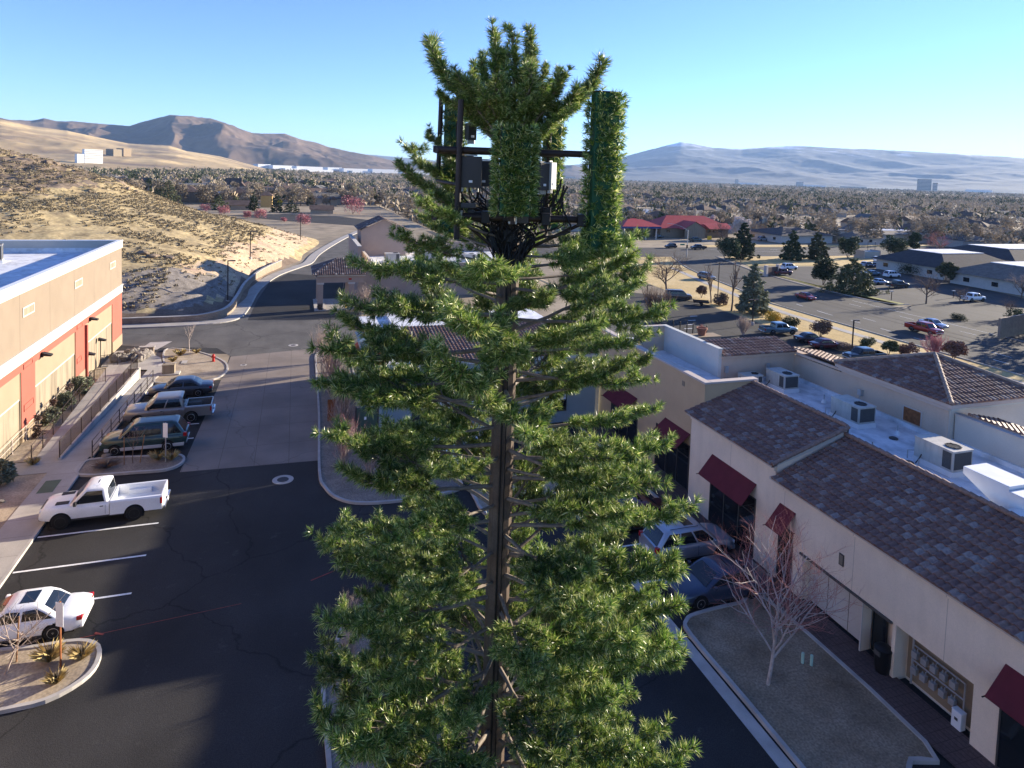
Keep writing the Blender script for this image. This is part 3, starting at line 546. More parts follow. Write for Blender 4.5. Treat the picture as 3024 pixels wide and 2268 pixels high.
tile_roof('tiled_roof', (21.68, 32.5, 5.62), (21.68, 25.15, 5.62), s1, s1.length, K['tile'], rb, off=OFF)
tile_roof('tiled_roof', (21.7, 25.1, 5.02), (21.7, -8, 5.02), s2, s2.length, K['tile'], rb, off=OFF)
mb = MB()
for y in np.arange(25.2, 32.3, .4): mb.tube([(26.2, y, 7.07), (26.2, y + .42, 7.1)], [.1, .12], K['tile'], 8)
for y in np.arange(-8, 25.1, .4): mb.tube([(26.1, y, 6.68), (26.1, y + .42, 6.71)], [.1, .12], K['tile'], 8)
for i in range(11): a = Vector((21.7, 25.12, 5.66)) + s1 * (i / 11); mb.tube([a, a + s1 / 10.5], [.11, .09], K['tile'], 8)
R(mb, 'ridge_tiles', smooth=50)
mb = MB(); mb.bx(26.2, 38, -8, 36, 0, 6.0, K['roof_white']); R(mb, 'flat_roof')
mb = MB(); mb.bx(26.12, 26.2, -8, 25.2, 6.0, 6.6, K['roof_white']); mb.bx(26.2, 26.3, 25.2, 32.4, 6.0, 7.0, K['roof_white']); mb.bx(26.2, 31.75, 35.25, 35.4, 6.0, 6.25, K['roof_white']); mb.bx(31.75, 31.9, 24.4, 35.4, 6.0, 6.22, K['roof_white']); mb.bx(32.1, 32.25, -8, 24.4, 6.0, 6.22, K['roof_white']); R(mb, 'roof_upstand')
# yellow section
mb = MB(); mb.bx(22.9, 25.9, 32.4, 46.2, 0, 6.4, K['yellow']); mb.bx(22.9, 23.2, 32.4, 46.2, 6.4, 7.15, K['yellow']); mb.bx(23.2, 26.5, 32.4, 32.7, 6.4, 7.15, K['yellow']); R(mb, 'yellow_wall')
mb = MB(); mb.bx(22.82, 23.28, 32.32, 46.2, 7.15, 7.27, K['trim']); mb.bx(23.28, 26.55, 32.32, 32.78, 7.15, 7.27, K['trim']); mb.bx(22.86, 22.9, 32.36, 46.2, 6.9, 7.15, K['yellow']); R(mb, 'parapet_cap', bevel=.02)
mb = MB(); mb.bx(23.2, 25.9, 35.8, 46, 6.4, 6.46, K['roof_white']); mb.bx(23.2, 25.9, 32.7, 35.8, 6.4, 6.46, K['roof_white']); R(mb, 'flat_roof')
mb = MB(); mb.bx(25.9, 26.15, 35.4, 42.2, 6.0, 8.25, K['grey_stucco']); mb.bx(23.9, 25.9, 41.95, 42.2, 6.4, 8.25, K['brown_stucco']); mb.bx(25.85, 26.2, 35.35, 42.25, 8.25, 8.33, K['grey_stucco']); mb.bx(23.85, 25.85, 41.9, 42.25, 8.25, 8.33, K['trim']); R(mb, 'parapet', bevel=.01)
mb = MB(); mb.bx(26.15, 31.9, 35.4, 37, 6, 7.8, K['brown_stucco']); mb.bx(31.9, 33.6, 31.4, 37, 6, 7.6, K['brown_stucco']); mb.bx(31.9, 37.6, 24.4, 31.4, 6, 7.85, K['brown_stucco']); mb.bx(26.15, 36, 37.3, 43, 0, 5.2, K['brown_stucco']); R(mb, 'upper_wall')
mb = MB(); mb.bx(26.15, 32, 35.28, 35.4, 7.66, 7.82, K['brown_stucco']); mb.bx(31.78, 31.9, 31.5, 35.28, 7.68, 7.84, K['brown_stucco']); mb.bx(31.72, 31.9, 24.3, 31.5, 7.72, 7.88, K['trim']); mb.bx(31.5, 38, 23.95, 31.55, 7.96, 8.2, K['trim']); mb.bx(31.62, 37.8, 24.1, 31.4, 7.88, 7.96, K['trim']); mb.bx(31.9, 37.6, 24.28, 24.4, 7.7, 7.88, K['grey_stucco']); R(mb, 'fascia', bevel=.015)
mb = MB(); mb.bx(31.93, 37.6, 24.37, 24.4, 6.0, 7.7, K['white_stucco']); R(mb, 'tower_wall')
mb = MB(); mb.bx(32.25, 32.55, -8, 24.3, 6.0, 7.5, K['white_stucco']); mb.bx(32.2, 32.6, -8, 24.3, 7.5, 7.56, K['trim']); R(mb, 'parapet')
u_ = Vector((0, 2.1, .5)); tile_roof('tiled_roof', (26.1, 35.2, 7.9), (31.9, 35.2, 7.9), u_, u_.length, K['tile'], rb, cuts=[((31.9, 35.2, 8), (1, -1, 0))], off=OFF)
u_ = Vector((2.5, 0, -.42)); tile_roof('tiled_roof', (31.9, 35.6, 8.04), (31.9, 31.4, 8.04), u_, u_.length, K['tile'], rb, off=OFF)
u_ = Vector((2.4, 0, -.5)); tile_roof('tiled_roof', (32.6, 23.9, 7.62), (32.6, -8, 7.62), u_, u_.length, K['tile'], rb, off=OFF)
K['ridge'] = mat('ridge_tile', (.28, .21, .165), rough=.8, var=.2, sc=5)
ax, ay, az = 34.8, 27.7, 9.55; x0, x1, y0, y1, ze = 31.4, 38.1, 23.9, 31.55, 8.22
for a, b in (((x0, y1), (x0, y0)), ((x0, y0), (x1, y0)), ((x1, y0), (x1, y1)), ((x1, y1), (x0, y1))):
    A = Vector((*a, ze)); B = Vector((*b, ze)); e = (B - A).normalized(); foot = A + e * ((Vector((ax, ay, az)) - A).dot(e)); up = Vector((ax, ay, az)) - foot; ap = Vector((ax, ay, az)); cuts = []
    for p, s in ((A, -1), (B, 1)):
        d = ap - p; nn = Vector((d.y, -d.x, 0)); nn = nn if nn.dot(e) * s > 0 else -nn; cuts.append((p, nn))
    tile_roof('tiled_roof', A, B, up, up.length, K['tile'], rb, cuts=cuts, off=OFF)
mb = MB()
for c in ((x0, y0), (x0, y1), (x1, y0), (x1, y1)):
    a = Vector((*c, ze + .06)); d = (Vector((ax, ay, az + .06)) - a) / 13
    for i in range(13): mb.tube([a + d * i, a + d * (i + 1.08)], [.12, .10], K['ridge'], 8)
R(mb, 'ridge_tiles', smooth=50)
# openings
def glazing(name, x, ya, yb, za, zb, n, par=rb, doors=()):
    f = MB(); t = .06; f.bx(x - .05, x, ya, yb, zb - t, zb, K['frame']); f.bx(x - .05, x, ya, yb, za, za + t, K['frame'])
    for k in range(n + 1): yy = ya + (yb - ya - t) * k / n; f.bx(x - .05, x, yy, yy + t, za + t, zb - t, K['frame'])
    f.bx(x - .04, x - .005, ya + t, yb - t, za + (zb - za) * .72, za + (zb - za) * .72 + .05, K['frame']); o = R(f, name)
    g = MB(); g.bx(x - .02, x - .004, ya + t, yb - t, za + t, zb - t, K['glass']); gl = g.build('pane', o); return o
glazing('window', 22.1, 26.55, 30.3, .14, 3.2, 3); glazing('window', 22.9, 33.6, 37.5, .14, 2.95, 3); glazing('door', 22.1, 23.9, 24.85, .14, 2.9, 1); glazing('window', 22.1, 10.2, 14.4, .14, 3.0, 3); glazing('window', 22.9, 40, 44, .14, 2.95, 3)
def awning(x, ya, yb, zt, zl, out):
    b = MB(); P4 = [(x, ya, zt), (x, yb, zt), (x - out, yb, zl), (x - out, ya, zl)]; b.add([Vector(p) for p in P4] + [Vector(p) - Vector((0, 0, .04)) for p in P4], [(0, 1, 2, 3), (7, 6, 5, 4), (0, 4, 5, 1), (1, 5, 6, 2), (2, 6, 7, 3), (3, 7, 4, 0)], K['awning'])
    a = R(b, 'awning'); b = MB()
    for y in (ya, yb): b.tube([(x, y, zl), (x - out, y, zl - .02)], .02, K['black'], 6); b.tube([(x - out - .12, y, zl - .02), (x - out + .2, y, zl - .02)], .022, K['black'], 6); b.tube([(x, y, zl - .25), (x - out * .5, y, zl - .03)], .015, K['black'], 6)
    b.build('bracket', a)
awning(22.1, 26.6, 30.3, 3.95, 2.95, .85); awning(22.9, 33.65, 36.5, 3.68, 2.85, 1.0); awning(22.1, 23.85, 24.9, 3.85, 2.9, .8); awning(22.1, 10.8, 14.35, 3.7, 2.8, .85); awning(22.9, 40.2, 43.6, 3.68, 2.85, 1.0)
mb = MB(); mb.bx(22.5, 22.55, 19.85, 23.25, .14, 2.24, K['white_stucco'])
for y in (20.95, 22.1): mb.bx(22.49, 22.5, y, y + .02, .14, 2.24, K['frame'])
R(mb, 'sliding_panel'); mb = MB(); mb.bx(22.02, 22.06, 19.84, 19.9, .14, 2.24, K['white_stucco']); mb.bx(22.06, 22.5, 19.84, 19.9, .14, 2.24, P_); R(mb, 'panel_return')
mb = MB(); mb.bx(22.0, 22.09, 18.5, 23.4, 2.2, 2.28, K['grille']); R(mb, 'track')
mb = MB(); mb.bx(22.6, 22.7, 19.2, 19.84, .14, 2.2, K['glass']); R(mb, 'side_door')
mb = MB(); mb.bx(22.06, 22.1, 20.98, 21.22, 3.0, 3.5, K['frame']); mb.bx(22.05, 22.06, 21.02, 21.18, 3.05, 3.45, K['cream']); R(mb, 'wall_light')
# gas meters in the alcove
mb = MB(); mb.bx(22.72, 22.75, 15.35, 18.3, .14, 2.24, K['cream2']); R(mb, 'alcove_wall')
gm = thing('gas_meter_rack', 'rack of grey gas meters and pipes in the alcove of the pale wall', 'gas meters', (22.55, 17, .14)); b = MB()
for z in (1.55, .95): b.tube([(0, .95, z), (0, -1.1, z)], .03, K['steel'], 8)
b.tube([(0, .95, 0), (0, .95, 1.9)], .04, K['steel'], 8); b.tube([(0, -1.1, 1.55), (0, -1.1, .3)], .03, K['steel'], 8); b.build('pipes', gm)
for z in (1.3, .68):
    for k in range(5):
        y = .75 - k * .38; b = MB(); b.bx(-.2, -.02, y - .11, y + .11, z - .12, z + .12, K['steel']); b.lathe([(.09, -.24), (.1, -.2)], K['steel'], 12, (-.0, y, z - .05), 'y') if False else None; b.tube([(-.1, y - .06, z + .12), (-.1, y - .06, z + .25), (0, y - .06, z + .25)], .018, K['steel'], 6); b.tube([(-.1, y + .06, z + .12), (-.1, y + .06, z + .2)], .025, K['steel'], 6); b.build('meter', gm, bevel=.03)
t = thing('utility_box', 'small white utility box standing under the gas meters', 'utility box', (22.35, 15.9, .14)); b = MB(); b.bx(-.13, .13, -.18, .18, 0, .6, K['white_metal']); b.bx(-.14, .14, -.19, .19, .6, .64, K['white_metal']); b.build('casing', t, bevel=.03); b = MB(); b.bx(-.14, -.13, -.06, .06, .3, .4, K['grille']); b.build('meter_face', t)
t = thing('rubbish_bin', 'black rubbish bin beside the open sliding panel', 'rubbish bin', (22.0, 18.75, .14)); b = MB(); b.lathe([(.24, 0), (.30, .3), (.31, .85), (.33, .9), (.33, .95), (.25, 1.02), (.1, 1.08)], K['black'], 20); b.build('bin_body', t, smooth=40); b = MB(); b.bx(-.34, -.30, -.14, .14, .72, .9, K['grille']); b.build('flap', t)
# roof plant
roof_unit(29.5, 33.7, 6, 1.7, 1.1, .82, 'beige roof unit nearest the inner corner of the brown parapet walls', -math.pi / 2)
roof_unit(29.4, 28.0, 6, 1.95, 1.15, .86, 'beige roof unit in the middle of the white roof, beside the brown wall', -math.pi / 2)
roof_unit(28.9, 22.25, 6, 1.95, 1.2, .9, 'beige roof unit next to the big white duct', -math.pi / 2)
roof_unit(27.8, 34.6, 6, 1.3, .8, .5, 'low roof unit half hidden behind the yellow parapet', 0)
t = thing('exhaust_duct', 'big white sheet metal duct housing on the shop roof', 'duct', (27.7, 18.2, 6)); b = MB()
b.add([(-.75, 1.6, 1.05), (.6, 1.6, 1.05), (.6, -.3, 1.05), (-.75, -.3, 1.05), (-.75, 1.6, 1.35), (.6, 1.6, 1.35), (.6, -.3, 1.35), (-.75, -.3, 1.35), (-.75, -.3, .1), (.6, -.3, .1)], [(4, 5, 6, 7), (0, 1, 5, 4), (0, 4, 7, 3), (1, 2, 6, 5), (3, 2, 6, 7)[::-1], (0, 3, 8), (1, 9, 2), (0, 8, 9, 1), (8, 3, 2, 9)], K['white_metal']); b.build('hood', t, bevel=.015)
b = MB(); b.bx(-.8, .7, -1.9, -.32, .1, 1.15, K['white_metal']); b.bx(-.84, .74, -1.94, -.34, 1.15, 1.2, K['white_metal']); b.build('fan_box', t, bevel=.02); b = MB(); b.bx(-.9, .7, -3.6, -2.0, .0, 1.0, K['white_metal']); b.build('curb_box', t, bevel=.02)
t = thing('exhaust_fan', 'round white mushroom exhaust fan at the tile edge of the shop roof', 'exhaust fan', (26.7, 17.0, 6)); b = MB(); b.bx(-.4, .4, -.4, .4, 0, .3, K['white_metal']); b.build('kerb_base', t); b = MB(); b.lathe([(.35, .3), (.62, .42), (.64, .62), (.6, .66), (.45, .64), (.42, .72), (.15, .78)], K['white_metal'], 28); b.build('housing', t, smooth=40)
for i, (x, y) in enumerate(((30.2, 30.9), (29.2, 33.2), (27.5, 22.3), (27.1, 24.5), (28.3, 34.3), (30.3, 25.9))):
    t = thing('vent_pipe', ['white vent pipe with cone flashing between the two beige roof units', 'small vent pipe at the foot of the farthest beige unit', 'white vent pipe near the big white duct', 'short vent pipe close to the tile edge', 'vent pipe by the yellow parapet', 'small vent pipe by the hatch in the brown wall'][i], 'vent pipe', (x, y, 6), 0, 'vent pipes on the shop roof'); b = MB(); b.lathe([(.16, 0), (.06, .22), (.05, .22)], K['white_metal'], 14); b.build('flashing', t, smooth=40); b = MB(); b.tube([(0, 0, .15), (0, 0, .5)], .035, K['steel'], 10); b.build('pipe', t)
for i, (x, y) in enumerate(((29.6, 25.5), (27.4, 23.2), (27.75, 23.0), (29.2, 20.6))):
    b = MB(); b.lathe([(.22, 6.0), (.22, 6.05), (.14, 6.09)], K['grille'], 18, (x, y, 0)); tag(b.build('roof_drain'), ['round roof drain below the hatch in the brown wall', 'left one of a pair of roof drains by the tile edge', 'right one of a pair of roof drains by the tile edge', 'roof drain beside the beige unit next to the duct'][i], 'roof drain', 'roof drains')
for y, x in ((35.38, 26.0 + .5), (35.38, 29.7)):
    b = MB(); b.bx(x - .12, x + .12, y - .12, y, 6.75, 7.15, K['steel']); b.tube([(x, y - .06, 6.75), (x, y - .06, 6.0)], .02, K['steel'], 6); R(b, 'meter_box')
b = MB(); b.bx(31.7, 31.75, 29.7, 29.95, 6.7, 7.05, K['steel']); b.tube([(31.72, 29.8, 6.7), (31.72, 29.8, 6.0)], .02, K['steel'], 6); b.bx(31.75, 31.9, 29.7, 29.95, 6.7, 7.05, K['steel']); R(b, 'meter_box')
b = MB(); b.bx(31.86, 31.9, 25.9, 26.95, 6.3, 7.05, K['rust']); b.bx(31.84, 31.9, 25.85, 25.9, 6.25, 7.1, K['trim']); b.bx(31.84, 31.9, 26.95, 27.0, 6.25, 7.1, K['trim']); b.bx(31.84, 31.9, 25.9, 26.95, 7.05, 7.1, K['trim']); R(b, 'hatch')
b = MB(); b.bx(22.87, 22.9, 34.5, 34.75, 6.35, 6.65, K['cream']); R(b, 'wall_vent')
# ---------------------------------------------------------------- blue-grey shop behind the tower
cb = thing('corner_shop', 'blue grey stuccoed shop with small dark red awnings and tiled roof behind the tower tree', 'building', (14, 54, 0)); COFF = (-14, -54, 0)
def Cc(mb, name, par=None, **k):
    o = mb.build(name, par or cb, **k)
    if par is None: o.location = COFF
    return o
mb = MB(); mb.bx(5.9, 22.6, 46.2, 62, 0, 5.3, K['teal']); Cc(mb, 'wall')
mb = MB(); mb.bx(5.75, 22.7, 46.05, 46.2, 5.05, 5.35, K['teal_light']); mb.bx(5.75, 5.9, 46.2, 62, 5.05, 5.35, K['teal_light']); mb.bx(5.8, 6.0, 46.08, 46.2, 0, 5.05, K['teal_light']); Cc(mb, 'trim', bevel=.015)
mb = MB(); mb.bx(4.5, 6.6, 47.0, 49.6, 0, 6.9, K['teal']); mb.add([(4.35, 46.85, 6.9), (6.75, 46.85, 6.9), (6.75, 49.75, 6.9), (4.35, 49.75, 6.9), (5.55, 48.3, 7.8)], [(0, 1, 4), (1, 2, 4), (2, 3, 4), (3, 0, 4), (3, 2, 1, 0)], K['teal']); Cc(mb, 'corner_pier')
tile_roof('tiled_roof', (8.2, 46.0, 5.4), (22.7, 46.0, 5.4), (0, 7, 1.0), 7.07, K['tile'], cb, off=COFF)
mb = MB(); mb.bx(8.2, 22.6, 53.0, 62, 5.3, 5.6, K['roof_white']); mb.bx(5.9, 8.2, 46.2, 62, 5.3, 5.36, K['roof_white']); mb.bx(8.2, 22.6, 52.9, 53.1, 5.6, 6.4, K['teal_light']); Cc(mb, 'flat_roof')
def cawn(x0, x1, y, zt, zl, out):
    b = MB(); P4 = [(x0, y, zt), (x1, y, zt), (x1 + .05, y - out, zl), (x0 - .05, y - out, zl)]; b.add([Vector(p) for p in P4] + [Vector(p) - Vector((0, 0, .04)) for p in P4], [(3, 2, 1, 0), (4, 5, 6, 7), (0, 1, 5, 4), (1, 2, 6, 5), (2, 3, 7, 6), (3, 0, 4, 7)], K['awning']); a = Cc(b, 'awning')
    b = MB()
    for x in (x0, x1): b.tube([(x, y, zl), (x, y - out, zl - .03)], .02, K['black'], 6); b.tube([(x - .15, y - out * .9, zl - .03), (x + .15, y - out * .9, zl - .03)], .03, K['black'], 6)
    b.build('bracket', a)
    f = MB(); f.bx(x0, x0 + .07, y - .05, y, .9, zl + .3, K['frame']); f.bx(x1 - .07, x1, y - .05, y, .9, zl + .3, K['frame']); f.bx(x0 + .07, x1 - .07, y - .05, y, .9, .98, K['frame']); f.bx(x0 + .07, x1 - .07, y - .05, y, 1.75, 1.82, K['frame']); wv = Cc(f, 'window')
    g = MB(); g.bx(x0 + .07, x1 - .07, y - .03, y - .005, .98, 1.75, K['glass']); g.bx(x0 + .07, x1 - .07, y - .03, y - .005, 1.82, zl + .3, K['sign_white']); g.build('pane', wv)
for x in (8.15, 9.85, 11.65, 13.45, 17.2, 19.0): cawn(x, x + 1.15, 46.2, 3.95, 2.65, .8)
for pts in (((4.5, 47.4, 6.3), (4.5, 49.2, 6.3), (3.6, 49.2, 5.3), (3.6, 47.4, 5.3)), ((4.9, 47.0, 6.3), (6.2, 47.0, 6.3), (6.2, 46.2, 5.4), (4.9, 46.2, 5.4))):
    b = MB(); b.add([Vector(p) for p in pts] + [Vector(p) - Vector((0, 0, .08)) for p in pts], [(0, 1, 2, 3), (7, 6, 5, 4), (0, 4, 5, 1), (1, 5, 6, 2), (2, 6, 7, 3), (3, 7, 4, 0)], mat('awning_orange_red', (.34, .06, .03), rough=.9)); Cc(b, 'tower_awning')
b = MB(); b.bx(4.2, 5.6, 45.4, 45.55, .1, 2.6, K['plastic_green']); b.bx(4.1, 4.2, 45.38, 45.57, .1, 2.7, K['frame']); b.bx(5.6, 5.7, 45.38, 45.57, .1, 2.7, K['frame']); b.bx(4.7, 4.85, 45.37, 45.4, 1.8, 2.0, K['sign_white']); t = tag(b.build('service_gate'), 'dark green service gate beside the blue grey shop wall', 'gate')
b = MB(); b.bx(2.5, 3.1, 50.2, 50.35, .1, 1.7, K['rust']); t = tag(b.build('standing_sign'), 'rusty red sign panel standing in the shrub bed by the aisle', 'sign')
# ---------------------------------------------------------------- drive-through cafe
cf = thing('cafe_building', 'peach cafe with white flat roof and a tiled drive-through canopy on square columns', 'building', (10, 104, 0)); FOFF = (-10, -104, 0)
def Ff(mb, name, par=None, **k):
    o = mb.build(name, par or cf, **k)
    if par is None: o.location = FOFF
    return o
mb = MB(); mb.bx(9.0, 36, 99.5, 118, 0, 4.5, K['peach']); Ff(mb, 'wall')
mb = MB(); mb.bx(8.95, 9.35, 99.4, 118, 4.5, 7.6, K['peach']); mb.bx(9.35, 36, 117.7, 118, 4.5, 6.4, K['peach']); mb.bx(9.35, 36, 99.4, 99.7, 4.5, 5.0, K['peach']); mb.bx(8.85, 9.45, 99.3, 118.1, 7.6, 7.72, K['white_stucco']); mb.bx(9.45, 36, 99.3, 99.8, 5.0, 5.1, K['white_stucco']); mb.bx(10.6, 11.0, 101, 111, 4.58, 5.6, K['white_stucco']); Ff(mb, 'parapet')
mb = MB(); mb.bx(9.35, 36, 99.7, 117.7, 4.5, 4.58, K['roof_white']); Ff(mb, 'flat_roof')
mb = MB(); mb.bx(10.5, 18, 112, 119, 4.58, 9.0, K['peach']); Ff(mb, 'tower_wall')
gx0, gx1, gy0, gy1, gz0 = 10.0, 18.5, 111.5, 119.5, 9.0
tile_roof('tiled_roof', (gx0, gy1, gz0), (gx0, gy0, gz0), (4.25, 0, 1.9), 4.66, K['tile2'], cf, off=FOFF); tile_roof('tiled_roof', (gx1, gy0, gz0), (gx1, gy1, gz0), (-4.25, 0, 1.9), 4.66, K['tile2'], cf, off=FOFF)
mb = MB(); mb.add([(10.5, 112, 9), (18, 112, 9), (14.25, 112, 10.8)], [(0, 1, 2)], K['peach']); Ff(mb, 'gable')
roof_unit(14.6, 104, 4.58, 2.2, 1.6, 1.2, 'roof unit on the white cafe roof, left of the tower pole'); roof_unit(20.5, 106, 4.58, 2.4, 1.7, 1.3, 'roof unit on the white cafe roof, close beside the tower pole'); roof_unit(27, 104, 4.58, 2.0, 1.5, 1.0, 'roof unit on the white cafe roof behind the tower branches')
# canopy
for x, y in ((3.35, 91.4), (7.4, 91.4), (3.35, 97.6), (7.4, 97.6)):
    mb = MB(); mb.bx(x - .35, x + .35, y - .35, y + .35, 0, 3.7, K['peach']); mb.bx(x - .45, x + .45, y - .45, y + .45, 3.5, 3.72, K['white_stucco']); mb.bx(x - .42, x + .42, y - .42, y + .42, 0, .35, K['kerb']); Ff(mb, 'column')
mb = MB(); mb.bx(2.9, 9.0, 91.0, 91.7, 3.72, 4.75, K['peach']); mb.bx(2.9, 3.6, 91.7, 98.0, 3.72, 4.75, K['peach']); mb.bx(2.7, 9.2, 90.75, 91.0, 4.6, 4.85, K['white_stucco']); mb.bx(2.6, 2.9, 90.75, 98.2, 4.6, 4.85, K['white_stucco']); mb.bx(3.6, 9.0, 91.7, 98, 4.55, 4.7, K['white_stucco']); Ff(mb, 'beam')
hx0, hy0, hy1 = 2.3, 90.4, 98.6; zr, zr2 = 4.9, 6.8; ym = 94.5
tile_roof('canopy_roof', (hx0, hy0, zr), (9.3, hy0, zr), (0, 4.1, 1.7), 4.44, K['tile2'], cf, cuts=[((hx0, hy0, zr), (-4.1, 3.4, 0))], off=FOFF)
tile_roof('canopy_roof', (9.3, hy1, zr), (hx0, hy1, zr), (0, -4.1, 1.7), 4.44, K['tile2'], cf, cuts=[((hx0, hy1, zr), (-4.1, -3.4, 0))], off=FOFF)
tile_roof('canopy_roof', (hx0, hy1, zr), (hx0, hy0, zr), (3.4, 0, 1.7), 3.8, K['tile2'], cf, cuts=[((hx0, hy0, zr), (3.4, -4.1, 0) and (4.1, -3.4, 0)), ((hx0, hy1, zr), (4.1, 3.4, 0))], off=FOFF)
mb = MB(); mb.bx(7.0, 7.4, 90.99, 91.0, 4.05, 4.3, K['red']); mb.bx(6.2, 7.9, 90.97, 91.0, 4.0, 4.02, K['red']) if False else None; Ff(mb, 'height_sign')
sheet('drive_slab', [(3.9, 90.6), (6.9, 90.6), (6.9, 99), (3.9, 99)], .03, K['concrete'])
b = MB(); b.tube([(0, 0, 0), (0, 0, 1.1)], .09, K['yellow_paint'], 12); b.lathe([(.09, 1.1), (.05, 1.16)], K['yellow_paint'], 12); bo = b.build('bollard', None, loc=(6.75, 92.2, 0)); tag(bo, 'yellow bollard beside the right column of the drive-through canopy', 'bollard')
b = MB(); b.bx(2.6, 4.1, 90.4, 98.4, 0, .15, K['kerb']); structure(b.build('kerb'))
# retaining wall along the bank
RW = [(-30, 84.9), (-18.8, 86.2), (-13, 86.4), (-9.5, 87.5), (-7.9, 90), (-7.4, 96), (-7.0, 108), (-5.2, 121), (-2.4, 132)]
P = smooth_path(RW, 5); mb = MB(); A_, B_ = offset_path(P, .15), offset_path(P, -.15); n = len(P); vs = []
for i, (a, b) in enumerate(zip(A_, B_)):
    hh = .75 + .55 * min(1, max(0, (i - 12) / 12)); vs += [(a.x, a.y, 0), (a.x, a.y, hh), (b.x, b.y, hh), (b.x, b.y, 0)]
mb.add(vs, [(4 * i + q, 4 * i + 4 + q, 4 * i + 5 + q, 4 * i + 1 + q) for i in range(n - 1) for q in range(3)] + [(0, 1, 2, 3), (4 * n - 1, 4 * n - 2, 4 * n - 3, 4 * n - 4)], K['block'])
vs = []
for i, (a, b) in enumerate(zip(offset_path(P, .2), offset_path(P, -.2))):
    hh = .75 + .55 * min(1, max(0, (i - 12) / 12)); vs += [(a.x, a.y, hh + .002), (a.x, a.y, hh + .09), (b.x, b.y, hh + .09), (b.x, b.y, hh + .002)]
mb.add(vs, [(4 * i + q, 4 * i + 4 + q, 4 * i + 4 + (q + 1) % 4, 4 * i + (q + 1) % 4) for i in range(n - 1) for q in range(4)], K['kerb']); tag(mb.build('retaining_wall'), 'low tan block retaining wall curving along the foot of the dry hillside', 'wall')
# ---------------------------------------------------------------- cars
PAINT = {}
def paint(n, c, metal=.0, rough=.3):
    if n not in PAINT: PAINT[n] = mat('car_paint_' + n, c, rough=rough, var=.04, sc=1.5, fine=.04, fsc=14, metal=metal, spec=.5, coat=.6, obj=True)
    return PAINT[n]
def wheel_meshes(r, w, dark, spokes):
    b = MB(); b.lathe([(r * .62, -w / 2), (r * .9, -w / 2), (r * .98, -w * .35), (r, -w * .2), (r, w * .2), (r * .98, w * .35), (r * .9, w / 2), (r * .62, w / 2)], K['tyre'], 28, axis='y'); t = b.mesh('wheel', 35)
    m = K['rim_dark'] if dark else K['rim']; b = MB(); b.lathe([(r * .63, -w * .42), (r * .63, -w * .5), (r * .58, -w * .52), (r * .56, -w * .30), (r * .56, w * .4)], m, 28, axis='y'); b.lathe([(r * .55, -w * .2), (r * .55, -w * .18)], K['wheel_well'], 20, axis='y')
    for k in range(spokes):
        a = 2 * math.pi * k / spokes; d = Vector((math.cos(a), 0, math.sin(a))); e = Vector((-d.z, 0, d.x)); b.obx(d * r * .33 + Vector((0, -w * .42, 0)), d * r * .26, Vector((0, w * .07, 0)), e * r * .065, m)
    b.lathe([(r * .14, -w * .5), (r * .14, -w * .3)], m, 14, axis='y'); return t, b.mesh('rim', 35)
def inset(P, mx, mz=None, push=.006):
    """inset a quad (a,b bottom; c,d top) and push it outwards"""
    a, b, c, d = map(Vector, P); mz = mx if mz is None else mz
    def bl(u, v): return (a * (1 - u) + b * u) * (1 - v) + (d * (1 - u) + c * u) * v
    lu = max((b - a).length, .01); lv = max((d - a).length, .01); u, v = mx / lu, mz / lv; n = (b - a).cross(d - a).normalized() * push
    return [bl(u, v) + n, bl(1 - u, v) + n, bl(1 - u, 1 - v) + n, bl(u, 1 - v) + n]
def pane(g, lo, mid, hi, mx):
    """a curved pane over three pairs of points, set a little proud"""
    lo, mid, hi = [[Vector(p) for p in q] for q in (lo, mid, hi)]; n1 = (lo[1] - lo[0]).cross(mid[0] - lo[0]).normalized() * .009; n2 = (mid[1] - mid[0]).cross(hi[0] - mid[0]).normalized() * .009; V = []
    for q, n_, f in ((lo, n1, .05), (mid, (n1 + n2) * .6, 0), (hi, n2, -.06)):
        u = (q[1] - q[0]).normalized() * mx; o = (hi[0] - lo[0]).normalized() * f; V += [q[0] + u + n_ + o, q[1] - u + n_ + (hi[1] - lo[1]).normalized() * f]
    g.add(V, [(0, 1, 3, 2), (2, 3, 5, 4)], K['glass'])
